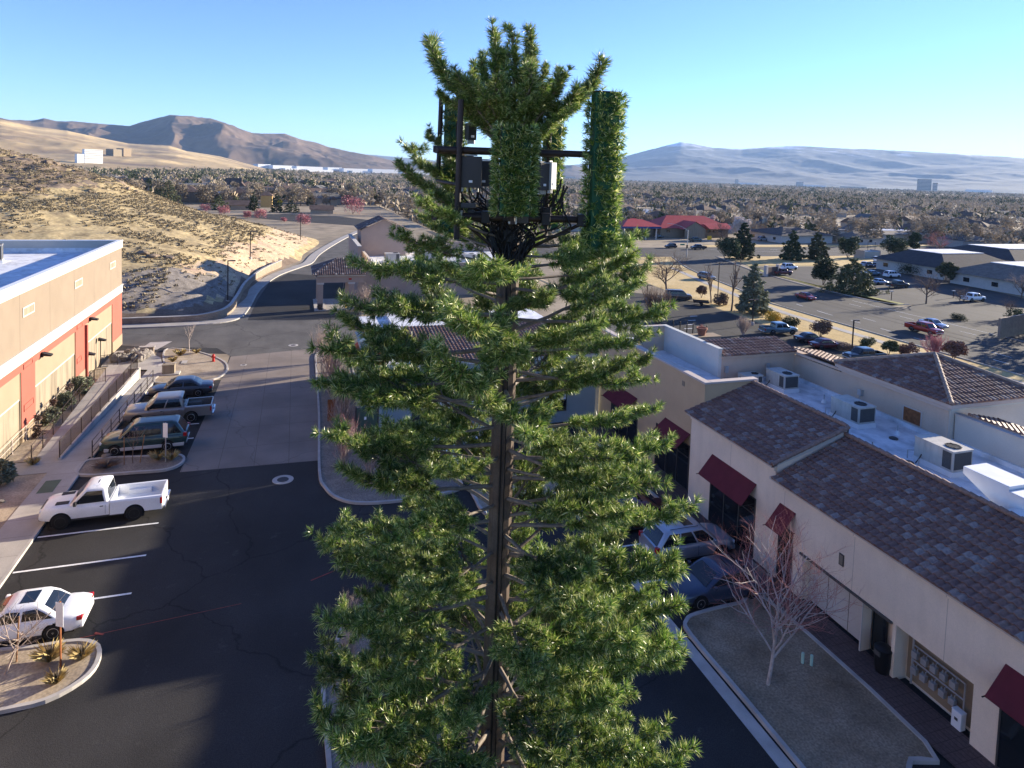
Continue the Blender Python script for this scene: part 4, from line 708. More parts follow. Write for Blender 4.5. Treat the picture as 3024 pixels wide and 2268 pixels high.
def car(name, label, cat, loc, rz, col, L=4.7, W=1.84, Hh=1.45, kind='sedan', group=None, rimdark=False, spokes=5, lower=None, metal=.3, detail=True, sunroof=False, plate=True):
    """+x is the nose, z=0 the road"""
    root = thing(name, label, cat, loc, rz, group); pm = paint(col[0], col[1], metal); hw = W / 2; b = MB()
    pick = kind.startswith('pickup'); suv = kind in ('suv', 'van')
    r = .41 if pick else .36 if suv else .325; zs = .42 if pick else .30 if suv else .22; wb = L * (.6 if not pick else .595); xf = L / 2 - (.9 if not pick else .98); xr = xf - wb
    belt = Hh * (.615 if pick else .60 if suv else .62); hood = belt - (.0 if pick else .03 if suv else .04)
    if kind == 'sedan': cab = dict(xf=L / 2 - 1.25, xr=-L / 2 + .78, tf=L / 2 - 2.0, tr=-L / 2 + 1.45)
    elif kind == 'suv': cab = dict(xf=L / 2 - 1.08, xr=-L / 2 + .1, tf=L / 2 - 1.85, tr=-L / 2 + .62)
    elif kind == 'van': cab = dict(xf=L / 2 - .95, xr=-L / 2 + .04, tf=L / 2 - 1.75, tr=-L / 2 + .2)
    elif kind == 'pickup_regular': cab = dict(xf=L / 2 - 1.35, xr=L / 2 - 3.12, tf=L / 2 - 2.0, tr=L / 2 - 3.0)
    else: cab = dict(xf=L / 2 - 1.35, xr=L / 2 - 3.95, tf=L / 2 - 2.0, tr=L / 2 - 3.8)
    rear = cab['xr'] - .05 if pick else -L / 2
    # body loft
    xs = [rear, rear + .04, rear + .16] if not pick else [rear, rear + .02]
    xs += [x for x in np.linspace(xs[-1] + .2, L / 2 - .5, 12)] + [L / 2 - .3, L / 2 - .16, L / 2 - .05, L / 2]
    def top(x):
        if x > cab['xf']:
            t = (x - cab['xf']) / (L / 2 - cab['xf']); return hood - (.10 if pick else .16 if suv else .20) * t ** 2.2 - (.22 if t > .93 else 0) * (t - .93) / .07
        if kind == 'sedan' and x < cab['xr']: t = (cab['xr'] - x) / (cab['xr'] + L / 2); return belt + .02 - .10 * t ** 3
        return belt
    def half(x):
        e = max(0, (x - (L / 2 - .95)) / .95); e2 = max(0, ((-L / 2 + .7) - x) / .7) if not pick else 0; return hw * (1 - (.14 if pick else .2) * e ** 2.2 - (.15 if kind == 'sedan' else .09) * e2 ** 2)
    def bot(x):
        e = max(0, (x - (L / 2 - .35)) / .35); e2 = max(0, ((-L / 2 + .3) - x) / .3) if not pick else 0; return zs + .07 * e + .1 * e2
    vs = []; k = 9
    for x in xs:
        h, zt, zb = half(x), top(x), bot(x); row = [(h * .86, zb), (h * .955, zb + .06), (h * .995, zb + (zt - zb) * .34), (h, zb + (zt - zb) * .6), (h * .97, zt - .13), (h * .925, zt - .045), (h * .85, zt - .002), (h * .5, zt + .03), (0, zt + .042)]
        vs += [(x, -y, z) for y, z in row] + [(x, y, z) for y, z in row[::-1][1:]]
    n = 2 * k - 1; fs = [(i * n + j, (i + 1) * n + j, (i + 1) * n + j + 1, i * n + j + 1) for i in range(len(xs) - 1) for j in range(n - 1)]
    fs += [tuple(range(n))[::-1], tuple(range((len(xs) - 1) * n, len(xs) * n))] + [(i * n, i * n + n - 1, (i + 1) * n + n - 1, (i + 1) * n) for i in range(len(xs) - 1)]
    b.add(vs, [f[::-1] for f in fs], pm); body = b.build('body', root, smooth=38)
    if lower: q = MB(); q.bx(-L / 2 + .15, L / 2 - .3, -hw - .008, hw + .008, zs + .02, zs + .24, paint(*lower)); q.build('lower_trim', root, bevel=.02)
    q = MB(); q.bx(xr + r * 1.1, xf - r * 1.1, -hw * .985, hw * .985, zs - .01, zs + .07, K['car_plastic']); q.build('sill', root)
    # wells
    q = MB()
    for x in (xf, xr):
        for s in (-1, 1):
            y = s * (hw + .004); pts = [(x + (r * 1.18) * math.cos(a), y, r + r * 1.18 * math.sin(a)) for a in np.linspace(math.radians(-25), math.radians(205), 20)]; q.add([(p[0], p[1] - s * .12, p[2]) for p in pts] + pts, [tuple(range(20, 40)) if s < 0 else tuple(range(20, 40))[::-1]] + [(i, i + 1, 21 + i, 20 + i) for i in range(19)], K['wheel_well'])
    q.build('wheel_well', root)
    # cabin
    zb, zt = belt - .01, Hh; yb, yt = hw * .93, hw * .76; q = MB()
    if pick: yt = hw * .80
    def ring(xa, xb, y, z, c, ns=4):
        out = []
        for cx, cy, a0 in ((xa - c, -y + c, -90), (xa - c, y - c, 0), (xb + c, y - c, 90), (xb + c, -y + c, 180)):
            for k_ in range(ns + 1): t_ = math.radians(a0 + 90 * k_ / ns); out.append((cx + c * math.cos(t_), cy + c * math.sin(t_), z))
        return out
    xm, xn = cab['xf'] * .42 + cab['tf'] * .58, cab['xr'] * .45 + cab['tr'] * .55; zm = zb + (zt - zb) * .55; ztp = zt - .085
    rg = [ring(cab['xf'] + .02, cab['xr'] - .02, yb, zb - .03, .14), ring(xm, xn, yb * .45 + yt * .55 + .035, zm, .15), ring(cab['tf'] + .03, cab['tr'] - .03, yt + .03, ztp, .16), ring(cab['tf'] - .07, cab['tr'] + .05, yt - .05, zt - .03, .2), ring(cab['tf'] - .25, cab['tr'] + .2, yt - .2, zt - .002, .25), ring(cab['tf'] - .5, cab['tr'] + .45, yt * .4, zt + .015, .2)]
    nr_ = len(rg[0])
    q.add(sum(rg, []), [(nr_ * i + j, nr_ * i + (j + 1) % nr_, nr_ * i + nr_ + (j + 1) % nr_, nr_ * i + nr_ + j) for i in range(len(rg) - 1) for j in range(nr_)] + [tuple(range(nr_ * (len(rg) - 1), nr_ * len(rg)))], pm); cabin = q.build('cabin', root, smooth=48)
    def corners(xa, xb, y, z, c): return [(xb + c, -y, z), (xa - c, -y, z), (xa, -y + c, z), (xa, y - c, z), (xa - c, y, z), (xb + c, y, z), (xb, y - c, z), (xb, -y + c, z)]
    A0, A1 = corners(cab['xf'] + .02, cab['xr'] - .02, yb, zb, .14), corners(cab['tf'] + .03, cab['tr'] - .03, yt + .03, ztp, .16); AM = corners(xm, xn, yb * .45 + yt * .55 + .035, zm, .15)
    g = MB(); pane(g, [A0[2], A0[3]], [AM[2], AM[3]], [A1[2], A1[3]], .02); g.build('windshield', cabin)
    g = MB(); pane(g, [A0[6], A0[7]], [AM[6], AM[7]], [A1[6], A1[7]], .05); g.build('rear_window', cabin)
    nw = {'sedan': 2, 'suv': 3, 'van': 3, 'pickup_regular': 1, 'pickup': 2}[kind]
    for s, (i0, i1) in ((-1, (1, 0)), (1, (5, 4))):
        fr0, rr0 = (Vector(A0[1]), Vector(A0[0])) if s < 0 else (Vector(A0[4]), Vector(A0[5])); fr1, rr1 = (Vector(A1[1]), Vector(A1[0])) if s < 0 else (Vector(A1[4]), Vector(A1[5])); frm, rrm = (Vector(AM[1]), Vector(AM[0])) if s < 0 else (Vector(AM[4]), Vector(AM[5]))
        for w_ in range(nw):
            a, c = w_ / nw, (w_ + 1) / nw; P = [rr0.lerp(fr0, 1 - c), rr0.lerp(fr0, 1 - a), rr1.lerp(fr1, 1 - a), rr1.lerp(fr1, 1 - c)]
            if s > 0: P = [P[1], P[0], P[3], P[2]]
            Pm = [rrm.lerp(frm, 1 - c), rrm.lerp(frm, 1 - a)]; Pm = Pm if s < 0 else Pm[::-1]; g = MB(); pane(g, P[:2], Pm, [P[3], P[2]], .045); g.build('side_window', cabin)
            # door seam and handle
            if detail:
                xd = P[0].x if s < 0 else P[1].x; g = MB(); g.bx(xd - .006, xd + .006, s * (hw + .001) - .003, s * (hw + .001) + .003, zs + .16, belt - .12, K['wheel_well']); g.build('door_seam', root)
                xh = xd + .16; g = MB(); g.bx(xh - .07, xh + .09, s * hw * .985 - .03, s * hw * .985 + .03, belt - .2, belt - .165, K['car_plastic'] if pick else pm); g.build('door_handle', root, bevel=.008)
        g = MB(); mx = cab['xf'] - .32; g.bx(mx - .06, mx + .08, s * (hw + .02) - .0 if s > 0 else -hw - .2, hw + .2 if s > 0 else -hw - .02, belt + .02, belt + (.24 if pick else .16), K['car_plastic'] if pick else pm); g.build('wing_mirror', root, bevel=.03)
    if sunroof: g = MB(); xm = cab['tf'] - .55; g.bx(xm - .42, xm + .12, -.4, .4, zt - .01, zt + .016, K['glass']); g.build('sunroof', cabin, bevel=.01)
    if suv: 
        for s in (-1, 1): g = MB(); g.tube([(cab['tr'] + .25, s * yt * .86, zt + .035), (cab['tf'] - .3, s * yt * .86, zt + .035)], .018, K['car_plastic'], 6); g.build('roof_rail', cabin)
    # bed
    if pick:
        x0, x1, zf, zr_ = -L / 2, rear - .03, .72, belt + .02; t_ = .12; q = MB()
        for s in (-1, 1):
            q.add([(x0, s * hw, zs + .05), (x1, s * hw, zs + .05), (x1, s * hw, belt - .06), (x0, s * hw, belt - .06), (x0, s * (hw - .05), zr_), (x1, s * (hw - .05), zr_), (x1, s * (hw - .16), zr_), (x0, s * (hw - .16), zr_), (x0, s * (hw - .16), zf), (x1, s * (hw - .16), zf), (x0, s * (hw - .16), zs + .05), (x1, s * (hw - .16), zs + .05)],
                  [f if s < 0 else f[::-1] for f in ((0, 1, 2, 3), (3, 2, 5, 4), (4, 5, 6, 7), (7, 6, 9, 8), (1, 11, 9, 6, 5, 2), (0, 3, 4, 7, 8, 10), (0, 10, 11, 1))], pm)
            q.bx(xr - .55, xr + .55, min(s * (hw - .16), s * (hw - .36)), max(s * (hw - .16), s * (hw - .36)), zf, zf + .24, pm)
        q.bx(x1 - .06, x1, -hw + .16, hw - .16, zs + .1, zr_, pm); q.build('bed_sides', root)
        q = MB(); q.bx(x0 + .06, x1 - .06, -hw + .16, hw - .16, zf - .08, zf, pm if 'white' in col[0] else K['car_plastic'])
        for k_ in range(9): yy = -hw + .3 + k_ * (2 * hw - .6) / 8; q.bx(x0 + .1, x1 - .1, yy - .03, yy + .03, zf, zf + .012, pm if 'white' in col[0] else K['car_plastic'])
        q.build('bed_floor', root)
        q = MB(); q.bx(x0 - .02, x0 + .06, -hw + .12, hw - .12, zf - .15, zr_, pm); q.bx(x0 - .035, x0 - .02, -.1, .1, zr_ - .14, zr_ - .08, K['car_plastic']); q.build('tailgate', root, bevel=.02)
        q = MB(); q.bx(x0 - .16, x0 - .02, -hw + .06, hw - .06, zs + .02, zs + .2, K['chrome']); q.build('rear_bumper', root, bevel=.03)
        q = MB(); q.bx(x0 + .2, L / 2 - .4, -hw * .7, hw * .7, zs - .06, zs + .1, K['wheel_well']); q.build('chassis', root)
    else:
        q = MB(); q.bx(-L / 2 - .02, -L / 2 + .12, -hw * .86, hw * .86, zs + .08, zs + .26, pm if not lower else K['chrome']); q.build('rear_bumper', root, bevel=.04)
        q = MB(); q.bx(-L / 2 + .3, L / 2 - .4, -hw * .8, hw * .8, zs - .06, zs + .06, K['wheel_well']); q.build('chassis', root)
    q = MB(); q.bx(L / 2 - .2, L / 2 + .03, -hw * .84, hw * .84, zs + .06, zs + .26, K['chrome'] if pick else pm); q.build('front_bumper', root, bevel=.04)
    q = MB(); zg = top(L / 2 - .1); q.bx(L / 2 - .06, L / 2 + .012, -hw * .5, hw * .5, zs + .3, zg - .08, K['grille']); q.bx(L / 2 + .012, L / 2 + .02, -hw * .5, hw * .5, (zs + .3 + zg - .08) / 2 - .02, (zs + .3 + zg - .08) / 2 + .02, K['chrome']); q.build('grille', root)
    for s in (-1, 1):
        q = MB(); ya, yc = sorted((s * hw * .52, s * hw * .83)); q.bx(L / 2 - .28, L / 2 - .01, ya, yc, zg - .24, zg - .07, K['lamp_clear']); q.build('headlight', root, bevel=.03)
        q = MB(); x0 = -L / 2
        if pick: ya, yc = sorted((s * (hw - .14), s * (hw + .006))); q.bx(x0 - .012, x0 + .1, ya, yc, belt - .42, belt - .06, K['lamp_red'])
        elif suv: ya, yc = sorted((s * hw * .74, s * hw * .955)); q.bx(x0 - .01, x0 + .2, ya, yc, belt - .22, belt + .04, K['lamp_red'])
        else: ya, yc = sorted((s * hw * .5, s * hw * .925)); q.bx(x0 + .0, x0 + .2, ya, yc, belt - .23, belt - .08, K['lamp_red'])
        q.build('tail_light', root, bevel=.02)
    if plate: q = MB(); q.bx(-L / 2 - (.175 if pick else .03), -L / 2, -.16, .16, zs + (.06 if pick else .32), zs + (.2 if pick else .46), K['sign_white']); q.build('number_plate', root)
    wt, wr = wheel_meshes(r, .26 if pick else .22, rimdark, spokes)
    for x in (xf, xr):
        for s in (-1, 1):
            o = link('wheel', wt, root, (x, s * (hw - .09), r)); o.rotation_euler = (0, 0, 0 if s < 0 else math.pi); link('rim', wr, o)
    return root
PI = math.pi
WHITE = ('white', (.78, .78, .77)); SILV = ('warm_silver', (.25, .23, .21)); GREEN = ('dark_green', (.022, .05, .048)); CHAR = ('charcoal', (.035, .04, .048)); BLUE = ('dark_blue', (.025, .04, .075)); SIL2 = ('silver_blue', (.34, .38, .43)); DRED = ('dark_red', (.10, .008, .01)); RED = ('red', (.33, .018, .012)); BLACK = ('black', (.012, .012, .014)); TEAL = ('grey_teal', (.13, .20, .23)); BROWN = ('bronze', (.12, .09, .065)); GREY = ('grey', (.16, .165, .17))
car('pickup_truck', 'white single cab pickup truck with long empty bed and black wheels', 'pickup truck', (-9.45, 39.35, 0), PI + .02, WHITE, 5.65, 2.0, 1.92, 'pickup_regular', rimdark=True, metal=0)
tk = bpy.data.objects['pickup_truck']
for s in (-1, 1): b = MB(); b.bx(1.55, 2.15, s * .55 - .16, s * .55 + .16, 1.19, 1.222, K['car_plastic']); b.build('hood_vent', tk, bevel=.01)
car('pickup_truck', 'silver crew cab pickup truck parked between the dark sedan and the green suv', 'pickup truck', (-8.65, 53.35, 0), PI + .03, SILV, 5.8, 2.03, 1.95, 'pickup', metal=.5)
car('suv_car', 'dark green old suv with silver lower trim and chrome wheels', 'suv', (-9.25, 47.95 + .35, 0), PI + .02, GREEN, 5.1, 1.98, 1.9, 'suv', lower=('trim_silver', (.42, .42, .41)), metal=.3, spokes=6)
car('sedan_car', 'charcoal fastback sedan parked farthest along the railing', 'car', (-8.75, 59.1, 0), PI + .02, CHAR, 4.8, 1.86, 1.42, 'sedan')
car('sedan_car', 'white sedan with black sunroof beside the near sandy island', 'car', (-10.25, 30.15, 0), PI - .01, WHITE, 4.7, 1.78, 1.42, 'sedan', sunroof=True, metal=0)
car('suv_car', 'silver compact suv with sunroof parked in front of the dark shop window', 'suv', (19.2, 28.0, 0), .0, SIL2, 4.6, 1.88, 1.74, 'suv', sunroof=True, metal=.5)
car('sedan_car', 'dark blue sedan parked beside the dry lawn bed', 'car', (18.75, 24.85, 0), PI, BLUE, 4.75, 1.86, 1.44, 'sedan')
car('sedan_car', 'dark red car half hidden behind the tower branches', 'car', (18.4, 31.3, 0), 0, DRED, 4.6, 1.84, 1.5, 'sedan')
car('sedan_car', 'white car parked before the blue grey shop behind the tree', 'car', (9.4, 42.6, 0), PI / 2, WHITE, 4.6, 1.82, 1.45, 'sedan', metal=0)
car('suv_car', 'white suv behind the tree in the next bay before the blue grey shop', 'suv', (12.1, 42.8, 0), PI / 2, WHITE, 4.6, 1.86, 1.65, 'suv', metal=0)
car('sedan_car', 'pale car glimpsed low through the bottom branches of the tree', 'car', (8.3, 21.4, 0), .35, SIL2, 4.6, 1.82, 1.45, 'sedan')
# street side (lower level)
def lowcar(name, label, cat, zk, px, rz, *a, **k):
    p = low(zk, *px); return car(name, label, cat, (p.x, p.y, LOW + .06), rz, *a, **k)
RD = -PI / 2                                     # the street runs along Y
lowcar('sedan_car', 'red car driving alone on the wide street', 'car', 'c', (95, 800), RD, RED, 4.6, 1.8, 1.45, 'sedan')
lowcar('pickup_truck', 'red pickup truck with dark bed driving on the street', 'pickup truck', 'c', (1240, 1130), RD, RED, 5.9, 2.0, 1.95, 'pickup')
lowcar('sedan_car', 'silver car beside the red pickup on the street', 'car', 'c', (1330, 1070), RD, SIL2, 4.7, 1.85, 1.45, 'sedan')
lowcar('suv_car', 'grey brown suv on the street beyond the bare trees', 'suv', 'b', (1240, 830), RD + .2, GREY, 4.8, 1.9, 1.75, 'suv')
lowcar('pickup_truck', 'dark pickup truck crossing on the cross street', 'pickup truck', 'b', (1150, 505), PI, BLACK, 5.8, 2, 1.9, 'pickup')
lowcar('suv_car', 'dark jeep like car at the left on the cross street', 'suv', 'b', (850, 490), PI, BLACK, 4.4, 1.85, 1.8, 'suv')
lowcar('pickup_truck', 'grey teal pickup truck beside the pale bare bush behind the shops', 'pickup truck', 'b', (2020, 1425), -.15, TEAL, 5.8, 2.03, 1.92, 'pickup', metal=.4)
lowcar('sedan_car', 'black sedan behind the pink sunlit tile strip', 'car', 'c', (140, 1215), -.15, BLACK, 4.8, 1.85, 1.45, 'sedan')
lowcar('sedan_car', 'dark maroon sedan nearest the tile strip, front to the hedge', 'car', 'c', (290, 1275), -.15, DRED, 4.8, 1.85, 1.45, 'sedan')
lowcar('pickup_truck', 'black pickup with pale bed cover behind the hip roof', 'pickup truck', 'c', (660, 1400), PI - .1, BLACK, 5.8, 2.0, 1.9, 'pickup')
lowcar('van_car', 'bronze striped passenger van with trailer at the lot edge', 'van', 'b', (930, 1050), 2.8 + PI, BROWN, 5.3, 2.0, 2.0, 'van')
t = thing('trailer', 'low flat utility trailer behind the bronze van', 'trailer', tuple(low('b', 1180, 1110) + Vector((0, 0, .06))), -.5); b = MB(); b.bx(-1.5, 1.5, -.8, .8, .5, .6, K['car_plastic']); b.bx(-1.5, 1.5, -.85, -.78, .6, .85, K['rail']); b.bx(-1.5, 1.5, .78, .85, .6, .85, K['rail']); b.build('deck', t); b = MB(); b.bx(-2.6, -1.5, -.05, .05, .45, .55, K['rail']); b.build('tow_bar', t)
for s in (-1, 1): b = MB(); b.lathe([(.15, -.1), (.3, -.1), (.32, 0), (.3, .1), (.15, .1)], K['tyre'], 18, (0, s * .95, .32), 'y'); b.build('wheel', t)
for lab, zk, px, rz, col, kd in (('white suv parked by the brick sign wall', 'b', (2140, 725), 0, WHITE, 'suv'), ('dark maroon pickup truck behind the brick sign wall', 'b', (2060, 785), 0, DRED, 'pickup'), ('pale car first in the row before the office', 'c', (665, 480), .6, SIL2, 'sedan'), ('dark car second in the row before the office', 'c', (715, 485), .6, BLACK, 'sedan'),
        ('blue car third in the row before the office', 'c', (765, 488), .6, BLUE, 'sedan'), ('white van last in the row before the office', 'c', (790, 440), .6, WHITE, 'van'), ('teal sedan alone in the middle of the office lot', 'c', (740, 570), 0, TEAL, 'sedan'), ('white estate car at the office shrubs', 'c', (930, 590), 0, WHITE, 'suv'), ('silver sedan left of the black pickup', 'c', (810, 655), 0, SIL2, 'sedan'),
        ('black pickup truck with a bed cover by the bare round tree', 'c', (985, 690), 0, BLACK, 'pickup'), ('white pickup truck near the office entrance drive', 'c', (1715, 820), 0, WHITE, 'pickup'), ('dark car under the blue fuel canopy', 'b', (720, 380), .2, BLACK, 'sedan'), ('silver cars at the shop beyond the pine', 'b', (1850, 410), 0, SIL2, 'suv'), ('dark green pickup in front of the red roof', 'b', (1115, 420), 0, GREEN, 'pickup')):
    lowcar({'pickup': 'pickup_truck', 'suv': 'suv_car', 'van': 'van_car', 'sedan': 'sedan_car'}[kd], lab.replace('silver cars', 'silver car'), {'pickup': 'pickup truck', 'suv': 'suv', 'van': 'van', 'sedan': 'car'}[kd], zk, px, rz, col, 5.7 if kd == 'pickup' else 4.7, 1.85, 1.9 if kd != 'sedan' else 1.45, kd, detail=False)
# ---------------------------------------------------------------- the tower disguised as a pine
K['needles'] = tone_mat('plastic_needles', [(.03, .065, .013), (.06, .135, .02), (.13, .225, .034), (.29, .37, .075), (.70, .68, .30)], .36, .3, .6)  # random needle tones; the palest paint sunlit tips into the dark green
K['limb'] = mat('fibreglass_limb', (.19, .155, .125), rough=.7, var=.25, sc=12, obj=True)
K['pole_brown'] = mat('pole_brown', (.115, .082, .06), rough=.75, var=.2, sc=3, fine=.15, fsc=30, stain=.3, stsc=(3, 3, .2))
K['sock_green'] = mat('antenna_green', (.014, .08, .036), rough=.55, var=.2, sc=4)
TX, TY = 3.56, 10.93; fw = Vector((math.sin(YAW), math.cos(YAW), 0)); rt = Vector((math.cos(YAW), -math.sin(YAW), 0))
tw = thing('tower_tree', 'tall green cell tower disguised as a pine with antennas near its top', 'cell tower', (TX, TY, 0))
def tube_np(V, Fq, pts, rads, n=6):
    mb = MB(); mb.tube(pts, rads, None, n, False); o = len(V); V.extend(mb.v); Fq.extend([[o + i for i in f] for f in mb.f])
def needles_on(out, pts, r, per, ln, spread=.85, w=.010, droop=0.0, tuft=.15):
    """thin needle triangles along a polyline"""
    P = np.array([tuple(p) for p in pts]); seg = np.linalg.norm(np.diff(P, axis=0), axis=1); L_ = seg.sum(); n = max(4, int(L_ * per)); tc = (np.arange(max(1, round(L_ / tuft))) + .5) / max(1, round(L_ / tuft)) * L_; s = np.clip(tc[r.integers(0, len(tc), n)] + r.normal(0, .014, n), 0, L_ * .999); cs = np.concatenate([[0], np.cumsum(seg)])
    k = np.clip(np.searchsorted(cs, s) - 1, 0, len(seg) - 1); t = ((s - cs[k]) / seg[k])[:, None]; base = P[k] * (1 - t) + P[k + 1] * t; d = (P[k + 1] - P[k]) / seg[k][:, None]
    q = r.normal(size=(n, 3)); q -= (q * d).sum(1)[:, None] * d; q /= np.linalg.norm(q, axis=1)[:, None]; u = d * (.15 + .85 * r.random((n, 1))) + q * spread * (.3 + .85 * r.random((n, 1))); u[:, 2] += -.10 - droop; u /= np.linalg.norm(u, axis=1)[:, None]
    side = np.cross(u, r.normal(size=(n, 3))); side /= np.linalg.norm(side, axis=1)[:, None]; l = ln * (.65 + .6 * r.random((n, 1))); ww = w * (.7 + .6 * r.random((n, 1)))
    bend = np.cross(side, u) * l * .12 * r.normal(size=(n, 1)); tri = np.stack([base - side * ww * .5, base + side * ww * .5, base + u * l * .6 + side * ww * .5 + bend, base + u * l, base + u * l * .6 - side * ww * .5 + bend], 1); out.append(tri.reshape(-1, 5, 3))
def needle_mesh(name, out, m):
    T = np.concatenate(out); n = len(T); V = T.reshape(-1, 3); o = np.arange(n)[:, None] * 5
    F4 = np.concatenate([o + np.array([[0, 1, 2, 4]])]); F3 = o + np.array([[4, 2, 3]])
    me = bpy.data.meshes.new(name); me.vertices.add(len(V)); me.vertices.foreach_set('co', V.astype(np.float32).ravel()); me.loops.add(n * 7)
    me.loops.foreach_set('vertex_index', np.concatenate([F4, F3], 1).astype(np.int32).ravel()); me.polygons.add(2 * n); me.polygons.foreach_set('loop_start', (np.arange(n)[:, None] * 7 + np.array([[0, 4]])).astype(np.int32).ravel())
    me.materials.append(m); me.update(calc_edges=True); return me
def branch(seed, Lb, start=.30, up=.10, wide=.70, upswept=False):
    r = np.random.default_rng(seed); V, Fq, out = [], [], []; n = 9; crook = r.normal(0, .03, (n, 2)); main = []
    for i in range(n):
        t = i / (n - 1); z = up * Lb * t + (.10 * Lb * t ** 3 if not upswept else .12 * Lb * t * t) + (crook[i, 0] * t); main.append(Vector((Lb * t, crook[i, 1] * t * 2, z)))
    tube_np(V, Fq, main, [.042 - .028 * i / (n - 1) for i in range(n)], 6)
    def P(t): k = min(n - 2, int(t * (n - 1))); return main[k].lerp(main[k + 1], t * (n - 1) - k)
    def D(t): return (P(min(1, t + .05)) - P(max(0, t - .05))).normalized()
    ntw = int((1 - start) * Lb / (.05 if upswept else .078)); 
    for i in range(ntw):
        t = start + (1 - start) * (i + r.random() * .8) / ntw; s = 1 if i % 2 else -1; a = s * math.radians(38 + 30 * r.random()); d = D(t); env = math.sin(min(1, (t - start) / (1 - start) * 1.0 + .28) * math.pi * .86) ** .7
        l = (wide * (.45 + .65 * r.random()) * max(.25, env)); el = r.normal(.03, .16); dr = Vector((d.x * math.cos(a) - d.y * math.sin(a), d.x * math.sin(a) + d.y * math.cos(a), d.z + el)).normalized()
        p = P(t); tw_ = [p]; m_ = 4
        for k in range(1, m_ + 1): dr = (dr + d * .16 + Vector((r.normal(0, .08), r.normal(0, .08), .05 + r.normal(0, .07)))).normalized(); tw_.append(tw_[-1] + dr * l / m_)
        tube_np(V, Fq, tw_, [.013, .011, .009, .007, .005], 4); st = tw_[1] if l > .35 else tw_[0]; needles_on(out, [st] + tw_[2:], r, 350, .16, .85, .009)
        if l > .3:
            for q in (2, 3):
                dd = (tw_[q + 1 if q < 4 else q] - tw_[q - 1]).normalized(); b2 = r.choice([-1, 1]) * math.radians(45 + 20 * r.random()); d2 = Vector((dd.x * math.cos(b2) - dd.y * math.sin(b2), dd.x * math.sin(b2) + dd.y * math.cos(b2), dd.z + r.normal(.05, .2))).normalized(); l2 = .16 + .18 * r.random(); needles_on(out, [tw_[q], tw_[q] + d2 * l2 * .5, tw_[q] + d2 * l2], r, 350, .155, .85, .009)
    needles_on(out, [P(.78), P(.9), P(1.0), P(1.0) + D(1) * .08], r, 250, .17, .85, .011)
    limb = np_mesh('branch', np.array(V if not isinstance(V[0], Vector) else [tuple(v) for v in V]), np.array(Fq), [K['limb']]); limb.polygons.foreach_set('use_smooth', [True] * len(limb.polygons))
    return limb, needle_mesh('needles', out, K['needles'])
VAR = [branch(100 + i, L_, .27 + .14 * (i % 3) / 2, .06 + .05 * (i % 4)) for i, L_ in enumerate((2.7, 2.75, 2.8, 2.7, 2.85, 2.75, 2.7, 2.8))]
TOPV = [branch(200 + i, 2.0, .34 - .05 * i, .02, .47, True) for i in range(4)]
rr = random.Random(5); rest = []
def pole_r(z): return .255 - (.255 - .195) * z / 18.2
nB = 164; made = 0
for i in range(nB):
    f = i / (nB - 1); z = 17.75 - 10.9 * f ** .97; az = i * 2.399963 + rr.uniform(-.25, .25); lm = (.83 + .22 * f) * rr.uniform(.74, 1.16)
    
    va = math.atan2(-fw.y, -fw.x); da = abs((az - va + math.pi) % (2 * math.pi) - math.pi)
    if da < .5 and rr.random() < .35: az += .75 * (1 if rr.random() < .5 else -1)
    lb, nd = VAR[rr.randrange(8)]; s = (lm, lm, lm * rr.uniform(.9, 1.1)); pr = pole_r(z) - .02; rot = (rr.uniform(-.35, .35), -rr.uniform(-.17, .2), az); loc = (math.cos(az) * pr, math.sin(az) * pr, z)
    if i % 5 in (1, 3) or f > .93: rest.append((lb, nd, loc, rot, s)); continue
    o = link('branch', lb, tw, loc); o.rotation_euler = rot; o.scale = s; o.rotation_mode = 'XYZ'; link('needles', nd, o); made += 1
for dx, dy, z, el, L_ in ((-1, -.2, 18.0, .25, 2.0), (-.9, .45, 18.25, .35, 2.1), (-.75, -.65, 17.9, .15, 1.7), (-1, .2, 18.5, .45, 1.7)):
    v = (rt * dx + fw * dy).normalized(); lb, nd = VAR[made % 8]; made += 1; o = link('branch', lb, tw, (v.x * .18, v.y * .18, z)); o.rotation_euler = (0, -el, math.atan2(v.y, v.x)); o.scale = (L_ / 2.75,) * 3; link('needles', nd, o)
# lowest boughs, below the picture: one part
VV, FF, MI, off_ = [], [], [], 0
for lb, nd, loc, rot, s in rest:
    Mx = Matrix.LocRotScale(Vector(loc), __import__('mathutils').Euler(rot), Vector(s)); A = np.array(Mx)
    for me, k in ((lb, 0), (nd, 1)):
        co_ = np.empty(len(me.vertices) * 3, np.float32); me.vertices.foreach_get('co', co_); co_ = co_.reshape(-1, 3) @ A[:3, :3].T + A[:3, 3]
        VV.append(co_); tri = [tuple(p.vertices) for p in me.polygons]; FF.append([[off_ + a for a in t_] for t_ in tri]); MI += [k] * len(tri); off_ += len(co_)
me = bpy.data.meshes.new('lower_boughs'); me.from_pydata(np.concatenate(VV).tolist(), [], sum(FF, [])); me.materials.append(K['limb']); me.materials.append(K['needles']); me.polygons.foreach_set('material_index', MI); me.update()
lo = link('lower_boughs', me, tw); lo['kind'] = 'stuff'
